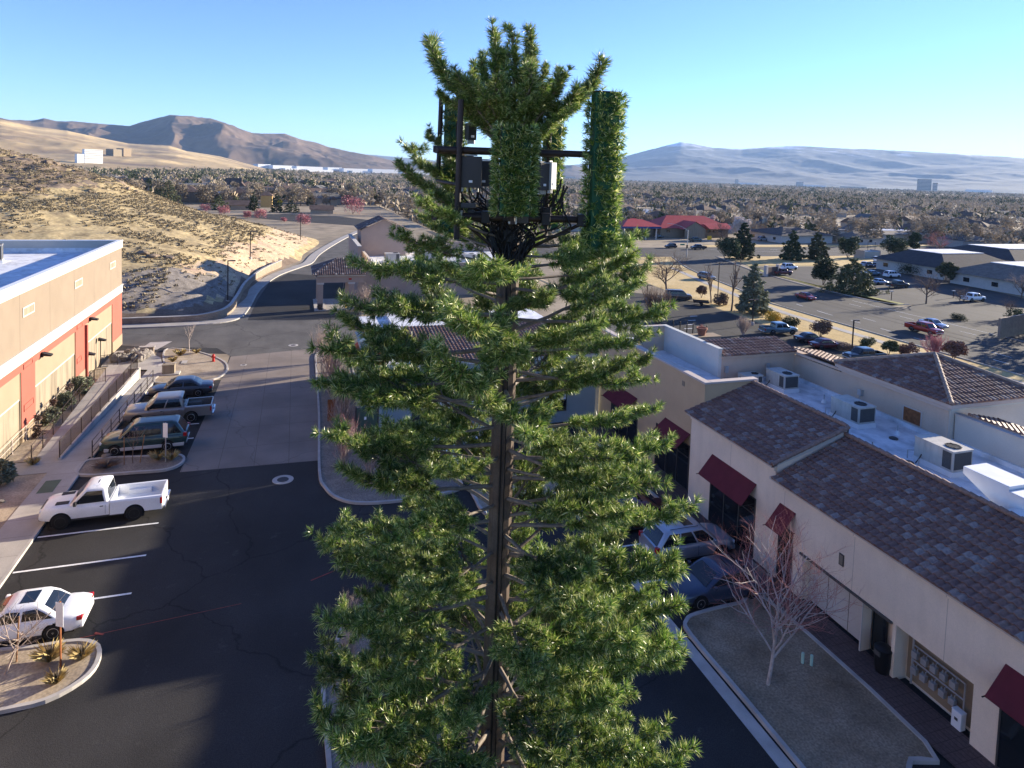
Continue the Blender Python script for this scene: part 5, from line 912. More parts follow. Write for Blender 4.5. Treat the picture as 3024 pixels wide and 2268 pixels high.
# pole
b = MB(); ns = 12; b.lathe([(.34, 0), (.34, .03), (.26, .031), (pole_r(0), .04), (pole_r(9), 9), (pole_r(18.2), 18.2), (.05, 18.21)], K['pole_brown'], ns); b.build('pole', tw)
b = MB(); b.tube([(0, 0, 18.2), (0, 0, 21.2)], [.06, .035], K['limb'], 10); b.build('top_mast', tw)
def LP(dx, dy, z): v = rt * dx + fw * dy; return Vector((v.x, v.y, z))
b = MB(); b.tube([LP(-.02, -.24, 4), LP(-.02, -.22, 17.8)], .016, K['black'], 6); b.tube([LP(.06, -.235, 4), LP(.06, -.225, 17.6)], .012, K['black'], 6); b.build('safety_cable', tw)
# crown branches: (azimuth to the right of view, elevation, length, base z)
for dx, dy, el, L_, z0 in ((-1, .0, 42, 2.35, 19.5), (-.95, -.3, 22, 1.5, 19.75), (-.9, .5, 50, 1.75, 19.6), (-.8, -.5, 38, 1.6, 19.6), (1, .05, 37, 2.2, 19.5), (.95, -.4, 25, 1.35, 19.6), (.8, .55, 48, 1.7, 19.6), (.75, -.5, 45, 1.6, 19.55), (.35, -.9, 50, 1.4, 19.7), (-.3, -.95, 42, 1.4, 19.65), (.3, .9, 55, 1.7, 19.7), (-.45, .1, 70, 1.9, 19.75), (.42, .1, 72, 1.85, 19.8), (.05, .05, 88, 1.5, 20.2), (-.6, -.8, 34, 1.25, 19.75), (.55, -.85, 36, 1.25, 19.75), (-.75, .2, 56, 1.45, 19.9), (.7, .25, 56, 1.35, 19.9)):
    lb, nd = TOPV[made % 4]; made += 1; v = (rt * dx + fw * dy).normalized(); o = link('branch', lb, tw, (0, 0, z0 - .2)); d = Vector((v.x * math.cos(math.radians(el)), v.y * math.cos(math.radians(el)), math.sin(math.radians(el)))); up_ = Vector((0, 0, 1)) if el < 70 else -v
    x = d; y = up_.cross(x).normalized(); zz = x.cross(y); o.rotation_euler = Matrix((x, y, zz)).transposed().to_euler(); s = L_ / 2.0; o.scale = (s, s * 1.05, s * 1.05); link('needles', nd, o)
# antennas in needle covers
def antenna(dx, dy, z0, z1, w, d, rot, skip=(3,), dense=1.0, name='antenna_panel', rough=1):
    c = LP(dx, dy, (z0 + z1) / 2); a = math.radians(rot); ex = rt * math.cos(a) + fw * math.sin(a); ey = fw * math.cos(a) - rt * math.sin(a); b = MB(); b.obx(c, ex * w / 2, ey * d / 2, Vector((0, 0, (z1 - z0) / 2)), K['sock_green']); b.obx(c + Vector((0, 0, (z1 - z0) / 2 + .008)), ex * (w / 2 + .012), ey * (d / 2 + .012), Vector((0, 0, .012)), K['rail']); o = b.build(name, tw, bevel=.03)
    r = np.random.default_rng(int(abs(dx) * 100) + 3); out = []; n = int((z1 - z0) / .125)
    for k in range(n):
        z = z0 + (k + .5) * (z1 - z0) / n
        for side in range(4):
            if side in skip: continue
            m_ = max(3, int((w if side == 0 else d) / .055 * dense))
            for j in range(m_):
                t = (j + r.random()) / m_ - .5; q, nrm = ((c + ex * t * w - ey * d / 2, -ey) if side == 0 else (c + ex * w / 2 + ey * t * d, ex) if side == 1 else (c - ex * w / 2 + ey * t * d, -ex))
                p = Vector((q.x, q.y, z + r.normal(0, .03))); dr = (nrm * .8 + Vector((0, 0, .35 + r.normal(0, .2))) + ex * r.normal(0, .3)).normalized(); needles_on(out, [p, p + dr * .05, p + dr * .10], r, 230, .125, .7, .011)
    link('needle_cover', needle_mesh('needle_cover', out, K['needles']), o); return o
antenna(1.53, -.45, 17.75, 20.40, .44, .22, 16, (3,), .85)
antenna(.06, -1.05, 18.35, 19.72, .46, .30, 5, dense=1.9)
antenna(-1.08, .75, 17.9, 20.3, .24, .3, 60, dense=.4)
antenna(.74, .95, 18.0, 19.95, .3, .2, 30, dense=.4)
# steel frame
def pipe(name, a, c, r, m='rail'): b = MB(); b.tube([LP(*a), LP(*c)], r, K[m], 10); return b.build(name, tw, smooth=50)
pipe('mount_pipe', (-1.32, .45, 18.9), (-1.30, .45, 20.42), .042); pipe('mount_pipe', (-.87, -.6, 17.9), (-.86, -.6, 20.2), .05); pipe('mount_pipe', (1.45, -.3, 17.9), (1.45, -.3, 20.0), .04); pipe('mount_pipe', (.05, -.85, 18.2), (.05, -.85, 19.6), .04); pipe('mount_pipe', (-1.0, .6, 18.0), (-1.0, .6, 20.0), .04); pipe('mount_pipe', (.68, .8, 18.0), (.68, .8, 19.8), .04)
for z, r in ((19.38, .055), (18.28, .06)):
    pipe('frame_pipe', (-1.3, -.55, z), (1.5, -.35, z), r); pipe('frame_pipe', (-1.25, -.6, z - .02), (-.75, 1.0, z - .02), r * .9); pipe('frame_pipe', (-.8, .95, z + .02), (.95, .9, z + .02), r * .9) ; pipe('frame_pipe', (0, 0, z), (0, -.7, z), r * .8); pipe('frame_pipe', (0, 0, z), (.75, .6, z), r * .8); pipe('frame_pipe', (0, 0, z), (-.95, .3, z), r * .8)
pipe('brace', (-1.32, .3, 18.85), (-.85, -.6, 18.8), .03); pipe('brace', (-.87, -.6, 18.28), (-.1, -.1, 17.6), .03); pipe('brace', (1.3, -.35, 18.25), (.1, 0, 17.6), .03)
for z in (18.28, 17.95, 19.38): b = MB(); b.lathe([(.2, z - .1), (.27, z - .1), (.27, z + .1), (.2, z + .1)], K['black'], 14); b.build('collar', tw)
K['rru_grey'] = mat('radio_grey', (.055, .052, .05), rough=.5, var=.1); 
def radio(dx, dy, z, w, d, h, m, rot=0):
    a = math.radians(rot); ex = rt * math.cos(a) + fw * math.sin(a); ey = fw * math.cos(a) - rt * math.sin(a); c = LP(dx, dy, z); b = MB(); b.obx(c, ex * w / 2, ey * d / 2, Vector((0, 0, h / 2)), m)
    for k in range(9): b.obx(c + ex * w * (k / 8 - .5) * .92 + ey * (d / 2 + .02), ex * .006, ey * .02, Vector((0, 0, h * .46)), m)
    b.obx(c + Vector((0, 0, h / 2 + .02)), ex * w * .3, ey * .012, Vector((0, 0, .012)), K['steel'])
    for k in range(4): p = c + ex * w * (k / 3 - .5) * .7 - Vector((0, 0, h / 2)); b.tube([p, p - Vector((0, 0, .07))], .018, K['steel'], 8)
    b.obx(c - ey * (d / 2 + .004) + Vector((0, 0, -h * .3)), ex * .03, ey * .003, Vector((0, 0, .02)), K['sign_white']); b.build('radio_unit', tw, bevel=.012)
radio(-.68, -.45, 19.02, .36, .18, .52, K['rru_grey'], 8); radio(-.48, .2, 19.0, .3, .16, .45, K['rru_grey']); radio(.52, -.4, 18.98, .2, .14, .45, K['rru_grey'], 40); radio(.66, -.3, 19.0, .14, .16, .45, K['white_metal'], 50); radio(.35, .4, 18.95, .3, .18, .5, K['rru_grey'], 20); radio(-.75, .5, 19.75, .16, .12, .3, K['rru_grey'], 30)
rc = random.Random(9); b = MB()
for k in range(64):
    x0, y0 = rc.uniform(-.95, .95), rc.uniform(-.6, .5); z0 = rc.uniform(18.55, 18.95); x1, z1 = rc.uniform(-1.1, 1.2), rc.uniform(18.0, 18.35); p3 = LP(rc.uniform(-.2, .2), rc.uniform(-.28, .1), rc.uniform(17.0, 17.8)); pts = smooth_path([LP(x0, y0, z0), LP(x0 * .9, y0, z0 - .3), LP((x0 + x1) / 2, y0 * .8 - .1, z1), LP(x1 * .4, -.25, z1 - .2), p3], 4); b.tube(pts, rc.choice((.010, .013, .018)), K['black'], 5)
b.build('cables', tw)
b = MB()
for k in range(10): dx = rc.uniform(-.8, .8); dy = rc.uniform(-.6, -.3); b.obx(LP(dx, dy, rc.uniform(18.2, 18.6)), rt * rc.uniform(.05, .13), fw * .06, Vector((0, 0, rc.uniform(.04, .1))), K['rru_grey'] if k % 3 else K['black'])
for dx in (-.86, -.4, .05, .6, 1.2): b.obx(LP(dx, -.5, 18.28), rt * .07, fw * .11, Vector((0, 0, .1)), K['steel'] if dx in (-.86, .05) else K['black'])
b.build('clamps', tw, bevel=.01)
# ---------------------------------------------------------------- plants
from mathutils import noise as mnoise
def bare_tree(seed, h, r0, mt, mw, trunk=.3, levels=4, kids=(5, 4, 4, 4), spread=.75, upb=.25, shrink=.62, multi=1, twign=3):
    r = random.Random(seed); A, B = MB(), MB()
    def grow(p, d, l, rad, lev):
        n = 4 if lev < 2 else 3; pts = [p]; dd = d
        for k in range(n): dd = (dd + Vector((r.gauss(0, .10), r.gauss(0, .10), r.gauss(.04, .06) + upb * .12))).normalized(); pts.append(pts[-1] + dd * l / n)
        tgt = A if lev <= 1 else B; tip = .62 if lev < levels else .3
        tgt.tube(pts, [rad * (1 - (1 - tip) * i / n) for i in range(n + 1)], mt if lev <= min(2, levels - 1) else mw, 6 if lev == 0 else 4 if lev < 3 else 3, False)
        if lev >= levels: return
        for k in range(kids[lev]):
            t = (trunk * 1.2 + (1 - trunk * 1.2) * (k + r.random()) / kids[lev]) if lev == 0 else .25 + .75 * (k + r.random()) / kids[lev]; i = min(n - 1, int(t * n)); q = pts[i].lerp(pts[i + 1], t * n - i); a = r.uniform(0, 2 * math.pi) if lev else k * 2.4 + r.random(); side = Vector((math.cos(a), math.sin(a), 0)); side = (side - dd * side.dot(dd)).normalized()
            nd = (dd * (1 - spread * .6) + side * spread * r.uniform(.7, 1.2) + Vector((0, 0, upb))).normalized(); grow(q, nd, l * shrink * r.uniform(.8, 1.15) * (1.15 if lev == 0 else 1), rad * (.55 if lev else .6) * (1 - .35 * t), lev + 1)
    for m in range(multi):
        d = Vector((0, 0, 1)) if multi == 1 else Vector((r.gauss(0, .38), r.gauss(0, .38), 1)).normalized(); grow(Vector((r.gauss(0, .05 * (multi > 1)), r.gauss(0, .05 * (multi > 1)), -.05)), d, h * (.62 if multi == 1 else .5), r0, 0)
    ta, tb = A.mesh('trunk'), B.mesh('crown'); zt = max(max((v.co.z for v in me.vertices), default=0) for me in (ta, tb)); k = h / zt
    for me in (ta, tb): me.transform(Matrix.Scale(k, 4)); me.polygons.foreach_set('use_smooth', [True] * len(me.polygons))
    return ta, tb
def plant(name, label, cat, meshes, loc, rz=0, sc=1, group=None):
    t = thing(name, label, cat, loc, rz, group); t.scale = (sc, sc, sc) if not hasattr(sc, '__len__') else sc
    for n, me in zip(('trunk', 'crown'), meshes): link(n, me, t)
    return t
def leaf_cloud(seed, pts, rad, n, size, m, flat=.5, name='crown'):
    r = np.random.default_rng(seed); P = np.array(pts); R_ = np.array(rad)[:, None]; k = r.integers(0, len(P), n); d = r.normal(size=(n, 3)); d /= np.linalg.norm(d, axis=1)[:, None]; c = P[k] + d * R_[k] * (.45 + .6 * r.random((n, 1)) ** .6); u = r.normal(size=(n, 3)) + d * .6; u[:, 2] *= flat; u /= np.linalg.norm(u, axis=1)[:, None]; v = np.cross(u, r.normal(size=(n, 3))); v /= np.linalg.norm(v, axis=1)[:, None]; s = size * (.6 + .8 * r.random((n, 1)))
    T = np.stack([c - u * s, c + v * s * .35, c + u * s, c - v * s * .35], 1).reshape(-1, 3); return np_mesh(name, T, np.arange(4 * n).reshape(-1, 4), [m])
def conifer(seed, h, w, m, n=2600, shape=1.0, base=.12, ragged=.25):
    r = np.random.default_rng(seed); pts, rad = [], []; layers = int(h / .42)
    for i in range(layers):
        t = i / layers; z = h * (base + (1 - base) * t); Rr = w * .5 * ((1 - t) ** shape * .96 + .04) * (1 + r.normal(0, ragged * .6)); k = max(2, int(Rr * 5))
        for j in range(k): a = r.random() * 6.283; q = Rr * (.35 + .65 * r.random() ** .5) * (1 + r.normal(0, ragged * .5)); pts.append((q * math.cos(a), q * math.sin(a), z - .12 * q + r.normal(0, .1))); rad.append(.16 + .16 * Rr * .5)
    b = MB(); b.tube([(0, 0, -.1), (0, 0, h * .5), (0, 0, h * .96)], [.03 * h * .8, .018 * h, .01], K['bark'], 7); return b.mesh('trunk', 60), leaf_cloud(seed, pts, rad, n, .13 * h ** .5, m)
def bushy(seed, h, w, m, n=900, trunk=.0, tm=None):
    r = np.random.default_rng(seed); pts, rad = [], []
    for i in range(26): a = r.random() * 6.283; q = w * .5 * r.random() ** .5 * .8; z = trunk * h + (1 - trunk) * h * (.15 + .7 * r.random()); e = 1 - .5 * abs(z / h - .55); pts.append((q * e * math.cos(a), q * e * math.sin(a), z)); rad.append(.16 * w)
    b = MB()
    for k in range(4 if trunk else 3): a = r.random() * 6.283; b.tube([(0, 0, -.05), (.12 * w * math.cos(a), .12 * w * math.sin(a), h * max(.25, trunk)), (.3 * w * math.cos(a), .3 * w * math.sin(a), h * .75)], [.03 * h ** .5, .025 * h ** .5, .008], tm or K['bark'], 5)
    return b.mesh('trunk'), leaf_cloud(seed, pts, rad, n, .11 * h ** .5, m)
def grass_tuft(seed, h, w, n=170):
    r = np.random.default_rng(seed); a = r.random(n) * 6.283; e = .2 + .9 * r.random(n); d = np.stack([np.cos(a) * e * w / h, np.sin(a) * e * w / h, np.ones(n)], 1); p = np.stack([np.cos(a) * .06, np.sin(a) * .06, np.zeros(n)], 1); s = np.stack([-np.sin(a), np.cos(a), np.zeros(n)], 1) * .006; l = h * (.6 + .5 * r.random((n, 1))); mid = p + d * l * .55; tip = p + d * l + np.stack([np.cos(a), np.sin(a), -np.ones(n) * .5], 1) * h * .25
    T = np.stack([p - s, p + s, mid + s, tip, mid - s], 1).reshape(-1, 3); me = bpy.data.meshes.new('ornamental_grass'); me.from_pydata(T.tolist(), [], [[5 * i + k for k in range(5)] for i in range(n)]); me.materials.append(K['grass_gold']); return me
# the foreground tree with red twigs
plant('bare_tree', 'pale barked bare tree with red twig tips in the dry lawn bed before the shops', 'tree', bare_tree(11, 7.6, .105, K['pale_bark'], K['twig_red'], .22, 4, (12, 6, 5, 4), .74, .22, .6), (17.2, 19.45, .1))
for i, (x, y) in enumerate(((19.3, 20.0), (19.55, 19.8))): b = MB(); b.lathe([(.06, 0), (.06, .38), (.05, .42)], mat('mint_plastic', (.35, .52, .42)), 12); o = b.build('marker_post', None, loc=(x, y, .1)); tag(o, ['left one of two short mint green marker posts in the dry lawn bed', 'right one of two short mint green marker posts in the dry lawn bed'][i], 'marker post', 'mint marker posts')
# left lot
YT = bare_tree(21, 2.6, .035, K['bark'], K['twig_red'], .5, 3, (6, 4, 3), .7, .3, .55); YT2 = bare_tree(22, 3.0, .045, K['twig_grey'], K['twig_brown'], .35, 3, (8, 5, 4), .8, .2, .6)
plant('young_tree', 'young staked tree with reddish twigs in the island before the white pickup', 'tree', YT, (-9.5, 45.75, .1)); plant('young_tree', 'young bare tree at the left picture edge in the near sandy island', 'tree', YT2, (-9.9, 27.6, .1)); plant('young_tree', 'thin young tree in the far sandy island near the hydrant', 'tree', bare_tree(23, 3.2, .05, K['pale_bark'], K['twig_grey'], .45, 3, (6, 4, 3), .5, .4, .55), (-10.0, 72.4, .1))
for i, (x, y, lx, lab) in enumerate(((-9.95, 45.6, 0, 'left wooden stake of the staked young tree'), (-9.1, 45.75, .25, 'leaning right wooden stake of the staked young tree'), (-9.75, 28.2, .1, 'orange brown stake beside the young tree at the left picture edge'))):
    b = MB(); b.tube([(0, 0, 0), (lx, .0, 1.75)], .03, K['wood'], 6); tag(b.build('stake', None, loc=(x, y, .1)), lab, 'stake')
GT = [grass_tuft(i, .6, .42) for i in range(3)]
for i, (x, y, s, lab) in enumerate(((-8.1, 45.9, 1, 'grass tuft left of the sign in the island behind the white pickup'), (-7.3, 45.7, 1, 'grass tuft right of the sign in the island behind the white pickup'), (-8.6, 27.9, 1.1, 'golden grass tuft left of the rusty sign post'), (-7.5, 27.7, .9, 'golden grass tuft right of the rusty sign post'), (-8.0, 26.6, .8, 'low golden tuft at the front rim of the near sandy island'), (-10.6, 71.0, 1.2, 'spiky gold tuft near the thin young tree'), (-9.2, 71.6, .8, 'small tuft right of the thin young tree'), (-10.9, 68.9, .9, 'tuft beside the utility lids in the far island'), (-15.2, 46.9, .8, 'dry tuft at the start of the planting strip'), (-10.8, 27.1, .9, 'golden tuft next to the young tree at the left edge'))): tag(link('ornamental_grass', GT[i % 3], None, (x, y, .1)), lab, 'grass tuft', 'gold grass tufts').scale = (s, s, s)
b = MB(); 
tag(link('dead_shrub', grass_tuft(9, .4, .9, 140), None, (-10.9, 45.5, .1)), 'flat dead brown shrub in the island behind the white pickup', 'shrub'); bpy.data.objects['dead_shrub'].data.materials.clear(); bpy.data.objects['dead_shrub'].data.materials.append(K['twig_brown'])
JN = bushy(31, 1.3, 1.35, K['leaf_sage'], 2200)
for i, (x, y, s) in enumerate(((-16.25, 53.6, .95), (-16.25, 56.9, 1), (-16.2, 60.6, 1.1), (-16.0, 44.2, 1.15), (-16.2, 35, 1.1))): plant('juniper_bush', ['nearest of three sage green junipers along the cream wall', 'middle one of three sage green junipers along the cream wall', 'farthest of three sage green junipers along the cream wall', 'big sage green bush at the left picture edge', 'sage green bush outside the strip corner'][i], 'bush', JN, (x, y, .15), i * 1.3, s, 'junipers along the store wall')
CY = conifer(33, 1.7, .5, K['twig_brown'], 500, .6, .02, .1)
for i, (x, y) in enumerate(((-16.35, 51.2), (-16.35, 54.5), (-16.35, 58.1))): plant('cypress_shrub', ['nearest of three narrow brown cypresses at the store wall', 'middle one of three narrow brown cypresses at the store wall', 'farthest of three narrow brown cypresses at the store wall'][i], 'shrub', CY, (x, y, .15), i, 1, 'narrow cypresses')
b = MB(); tag(link('boulder', bms[1], None, (-11.3, 47.2 - .1, .2)), 'white stone under the nose of the green suv', 'boulder').scale = (.5, .4, .4)
tag(link('boulder', bms[2], None, (-15.2, 42.0, .2)), 'white stone below the big bush at the left edge', 'boulder').scale = (.4, .3, .3)
# bed by the aisle
SH = [bare_tree(40 + i, 2.4, .03, K['twig_grey'], K['twig_pink'] if i == 2 else K['twig_grey'], .1, 3, (6, 5, 4), .5, .45, .6, multi=7) for i in range(3)]
K['seed_head'] = mat('seed_heads', (.40, .27, .20), rough=1, var=.25, sc=6)
for i, (x, y, s, lab) in enumerate(((3.0, 66, 1.2, 'tangled pale bare shrub at the far end of the aisle bed'), (3.3, 62.5, 1.0, 'pale bare shrub next after the far one in the aisle bed'), (3.1, 56, 1.25, 'tall pale bare shrub near the red sign panel'), (3.4, 50.5, 1.1, 'pale bare shrub left of the green service gate'), (3.4, 46, 1.05, 'pale bare shrub at the middle of the aisle bed'), (3.2, 42.2, .95, 'seedy pale shrub toward the near end of the aisle bed'), (4.5, 40, .8, 'small seedy shrub at the rounded near end of the aisle bed'))): plant('bare_shrub', lab, 'shrub', SH[i % 3], (x, y, .1), i * 1.7, s * 1.55, 'bare shrubs in the aisle bed')
plant('bare_tree', 'dark slender bare tree in the aisle bed left of the tower', 'tree', bare_tree(46, 5.2, .06, K['bark'], K['twig_brown'], .3, 3, (9, 5, 3), .5, .4, .5), (3.6, 58.5, .1)); plant('bare_tree', 'slender bare tree nearer in the aisle bed, left of the lower branches', 'tree', bare_tree(47, 4.6, .06, K['bark'], K['twig_brown'], .3, 3, (8, 5, 3), .5, .4, .5), (3.4, 44.5, .1))
for i, (x, y, s) in enumerate(((2.2, 24.6, .7), (2.4, 26.6, .8), (2.1, 21, .7), (2.3, 18.2, .8))): plant('bare_shrub', ['low bare shrub in the bed at the tower foot, third from the far end', 'low bare shrub at the far end of the bed at the tower foot', 'low bare shrub in the bed at the tower foot, second from the near end', 'nearest low bare shrub in the bed at the tower foot'][i], 'shrub', SH[i % 2], (x, y, .1), i, s, 'bare shrubs at the tower foot')
plant('bare_shrub', 'big pale bare shrub right of the drive-through canopy', 'shrub', SH[0], (9.2, 89.2, 0), .4, (2.0, 2.0, 1.85)); plant('bare_shrub', 'second pale bare shrub right of the canopy, nearer the tower branches', 'shrub', SH[1], (11.5, 88.6, 0), 2, (1.7, 1.7, 1.7)); plant('bare_shrub', 'brown shrub pot at the left canopy column', 'shrub', bushy(48, .9, .8, K['twig_brown'], 350), (3.3, 90.55, .15))
plant('bare_tree', 'pale green tinged bare tree behind the canopy roof', 'tree', bare_tree(49, 4.2, .07, K['twig_grey'], K['twig_grey'], .3, 4, (6, 5, 4, 3), .6, .35, .6), (7.5, 108, 0))
# ---------------------------------------------------------------- hillside
CP = []
for i in range(0, len(RW)):
    x, y = RW[i]; a, b2 = RW[max(0, i - 1)], RW[min(len(RW) - 1, i + 1)]; tx, ty = b2[0] - a[0], b2[1] - a[1]; l = math.hypot(tx, ty); nx_, ny_ = -ty / l, tx / l
    CP += [(x + nx_ * .2, y + ny_ * .2, .55), (x - nx_ * 2.0, y - ny_ * 2.0, -1.3), (x + nx_ * 3.5, y + ny_ * 3.5, .8)]
CP += [(1, 150, .2), (4.5, 165, .2), (6.5, 178, 0), (3.5, 149, -1.6), (7.2, 164, -1.6), (10, 178, -1.6), (12, 196, -2), (0, 141, 1.2), (-30, 91, 3.4), (-20, 93, 3.6), (-14, 96, 3.8), (-11.6, 101, 3.6), (-12, 108, 4.6), (-11, 116, 4.4), (-9, 125, 4), (-6.4, 134, 3.2), (-20, 104, 5.0), (-22, 125, 6.6), (-34, 106, 6.4), (-48, 104, 8), (-12, 140, 5.4), (-4.5, 150, 3.8), (-6, 168, 4.6), (-1.2, 174, 2.6), (-21, 172, 7.2), (-31.6, 174, 10.4), (-39, 181, 13.2), (-55, 194, 16.5), (-74, 207, 20.3), (-100, 216, 25), (-50, 145, 12.2), (-75, 165, 15.5), (-100, 150, 17), (-140, 200, 30), (-60, 100, 8.5), (-60, 86, 4), (-110, 90, 10), (-150, 120, 18), (8, 205, -4), (-12, 205, -1), (-34, 215, 4), (-60, 245, 6), (-110, 270, 8), (-30, 250, -5), (0, 235, -6), (-70, 300, -5), (-150, 290, 6), (-150, 340, -4)]
CPa = np.array(CP); 
def tps(P, z, lam=.02):
    d = np.linalg.norm(P[:, None] - P[None], axis=2); Kk = np.where(d > 0, d * d * np.log(d + 1e-9), 0) + lam * np.eye(len(P)) * 50; A = np.zeros((len(P) + 3,) * 2); A[:len(P), :len(P)] = Kk; A[:len(P), -3:] = np.c_[np.ones(len(P)), P]; A[-3:, :len(P)] = A[:len(P), -3:].T; return np.linalg.solve(A, np.r_[z, 0, 0, 0])
WT = tps(CPa[:, :2] / 10, CPa[:, 2])
def fbm(x, y, sc, oct=4, seed=0, ridged=False):
    """value-noise fbm, numpy"""
    out = np.zeros_like(x); amp = 1; tot = 0
    for o in range(oct):
        X, Y = x / sc * 2 ** o + seed * 17.3, y / sc * 2 ** o + seed * 9.1; xi, yi = np.floor(X).astype(np.int64), np.floor(Y).astype(np.int64); fx, fy = X - xi, Y - yi; fx = fx * fx * (3 - 2 * fx); fy = fy * fy * (3 - 2 * fy)
        def hsh(a, b): v = (a * 374761393 + b * 668265263 + (seed * 7 + o) * 1442695041) & 0x7fffffff; v = ((v ^ (v >> 13)) * 1274126177) & 0x7fffffff; return ((v ^ (v >> 16)) & 0xffff) / 65535.0
        n = (hsh(xi, yi) * (1 - fx) + hsh(xi + 1, yi) * fx) * (1 - fy) + (hsh(xi, yi + 1) * (1 - fx) + hsh(xi + 1, yi + 1) * fx) * fy
        if ridged: n = 1 - abs(2 * n - 1)
        out += amp * n; tot += amp; amp *= .5
    return out / tot
def hill_z(X, Y):
    sh_ = X.shape; Pq = np.c_[X.ravel(), Y.ravel()] / 10; out = np.empty(len(Pq)); C2 = CPa[:, :2] / 10
    for i in range(0, len(Pq), 20000): d = np.linalg.norm(Pq[i:i + 20000, None] - C2[None], axis=2); out[i:i + 20000] = (d * d * np.log(d + 1e-9)) @ WT[:-3] + WT[-3] + Pq[i:i + 20000] @ WT[-2:]
    return out.reshape(sh_)
hx, hy = np.meshgrid(np.arange(-170, 14, 1.0), np.arange(84.2, 345, 1.0)); hz0 = hill_z(hx, hy); rough_ = np.clip(hz0 - .6, 0, 1)
face = np.clip(1 - abs(hz0 - 2.6) / 2.4, 0, 1) * (hy < 136); outc = np.clip((-(hx + 22)) / 35, 0, 1) * np.clip(1.3 - abs(hz0 - (16.5 + (-(hx) - 70) * .07)) / 5.5, 0, 1)
hzf = hz0 + rough_ * ((fbm(hx, hy, 9, 4, 1) - .5) * .9 + (fbm(hx, hy, 2.2, 2, 2) - .5) * .35) + face * (fbm(hx * 1.6 - hy, hy * .7 + hx * .3, 3.2, 3, 3, True) - .5) * 1.5 + outc * (fbm(hx, hy, 5, 4, 4, True) - .35) * 3.2
hzf = np.maximum(hzf, -4.5); ny_, nx_ = hx.shape
idx = np.arange(nx_ * ny_).reshape(ny_, nx_); Fh = np.stack([idx[:-1, :-1], idx[:-1, 1:], idx[1:, 1:], idx[1:, :-1]], -1).reshape(-1, 4); fc = lambda a: (a[:-1, :-1] + a[1:, 1:]).ravel() / 2
jx = (fbm(hx, hy, 4, 3, 5) - .5) * 6; grey = (face > .15) & (hx + jx < -9.5) & (hy + jx < 103) & (hz0 > .9); pinkm = (hz0 > .7) & (hz0 + (fbm(hx, hy, 6, 3, 6) - .5) * 3 < 4.4) & (hy > 96) & (hx > -30); dark = outc * fbm(hx, hy, 5, 4, 4, True) > .40
mi = np.zeros(len(Fh), int); mi[(fc(pinkm.astype(float)) > .5)] = 1; mi[fc(grey.astype(float)) > .5] = 2; mi[fc(dark.astype(float)) > .5] = 3; mi[(fc(hz0) < .95) & (fc(hy) < 140)] = 4
K['hill_grass'] = mat('hill_grass', (.33, .25, .135), rough=1, sc=.45, fine=.3, fsc=2.2, col2=(.50, .39, .20), stain=.45, stsc=(.12, .05, .12)); K['hill_cut'] = mat('cut_bank_soil', (.40, .28, .20), rough=1, sc=.4, fine=.3, fsc=3, col2=(.50, .39, .24), bump=.6, bsc=3); K['dark_rock'] = mat('dark_rock', (.20, .15, .105), rough=1, var=.4, sc=.8, fine=.3, fsc=4, bump=.8, bsc=3); K['brown_soil'] = mat('brown_soil', (.17, .125, .09), rough=1, var=.2, sc=.5, fine=.25, fsc=5)
hm_ = np_mesh('hillside', np.stack([hx.ravel(), hy.ravel(), hzf.ravel()], 1), Fh, [K['hill_grass'], K['hill_cut'], K['rock_grey'], K['dark_rock'], K['brown_soil']], mi); hm_.polygons.foreach_set('use_smooth', [True] * len(hm_.polygons)); structure(link('hillside', hm_))
def clumps(name, XY, Z, sz, k, m, seed, tall=.7, leaf=.5):
    r = np.random.default_rng(seed); n = len(XY); c = np.repeat(np.c_[XY, Z], k, 0); s = np.repeat(sz, k)[:, None]; d = r.normal(size=(n * k, 3)); d /= np.linalg.norm(d, axis=1)[:, None]; d[:, 2] = abs(d[:, 2]) * tall; p = c + d * s * (.4 + .6 * r.random((n * k, 1))); u = d + r.normal(size=d.shape) * .7; u /= np.linalg.norm(u, axis=1)[:, None]; v = np.cross(u, r.normal(size=d.shape)); v /= np.linalg.norm(v, axis=1)[:, None]
    L_ = s * leaf * (.6 + .8 * r.random((n * k, 1))); T = np.stack([p - u * L_, p + v * L_ * .5, p + u * L_, p - v * L_ * .5], 1).reshape(-1, 3); o = link(name, np_mesh(name, T, np.arange(4 * n * k).reshape(-1, 4), [m])); o['kind'] = 'stuff'; return o
hr = np.random.default_rng(3); N_ = 90000; bx_ = -165 + 175 * hr.random(N_); by_ = 88 + 150 * hr.random(N_); bz = hill_z(bx_, by_); dens = fbm(bx_, by_, 7, 3, 8); keep = (bz > 1.2) & (dens + .25 * hr.random(N_) > .58) & ~((bz < 4.2) & (bx_ > -16) & (hr.random(N_) < .8)) & (bx_ > -30 - (by_ - 90) * 1.05)
K['sage_brush'] = tone_mat('sage_brush', [(.18, .14, .085), (.25, .20, .125), (.32, .26, .165), (.21, .185, .12)], .95, .05)
clumps('sagebrush', np.c_[bx_, by_][keep], hzf[np.clip((by_ - 84.2).round().astype(int), 0, hzf.shape[0] - 1), np.clip((bx_ + 170).round().astype(int), 0, hzf.shape[1] - 1)][keep] + .05, .20 + .26 * hr.random(keep.sum()), 10, K['sage_brush'], 5, .6, .42)
drk = [boulder_mesh(70 + i, K['dark_rock']) for i in range(4)]; cnt = 0
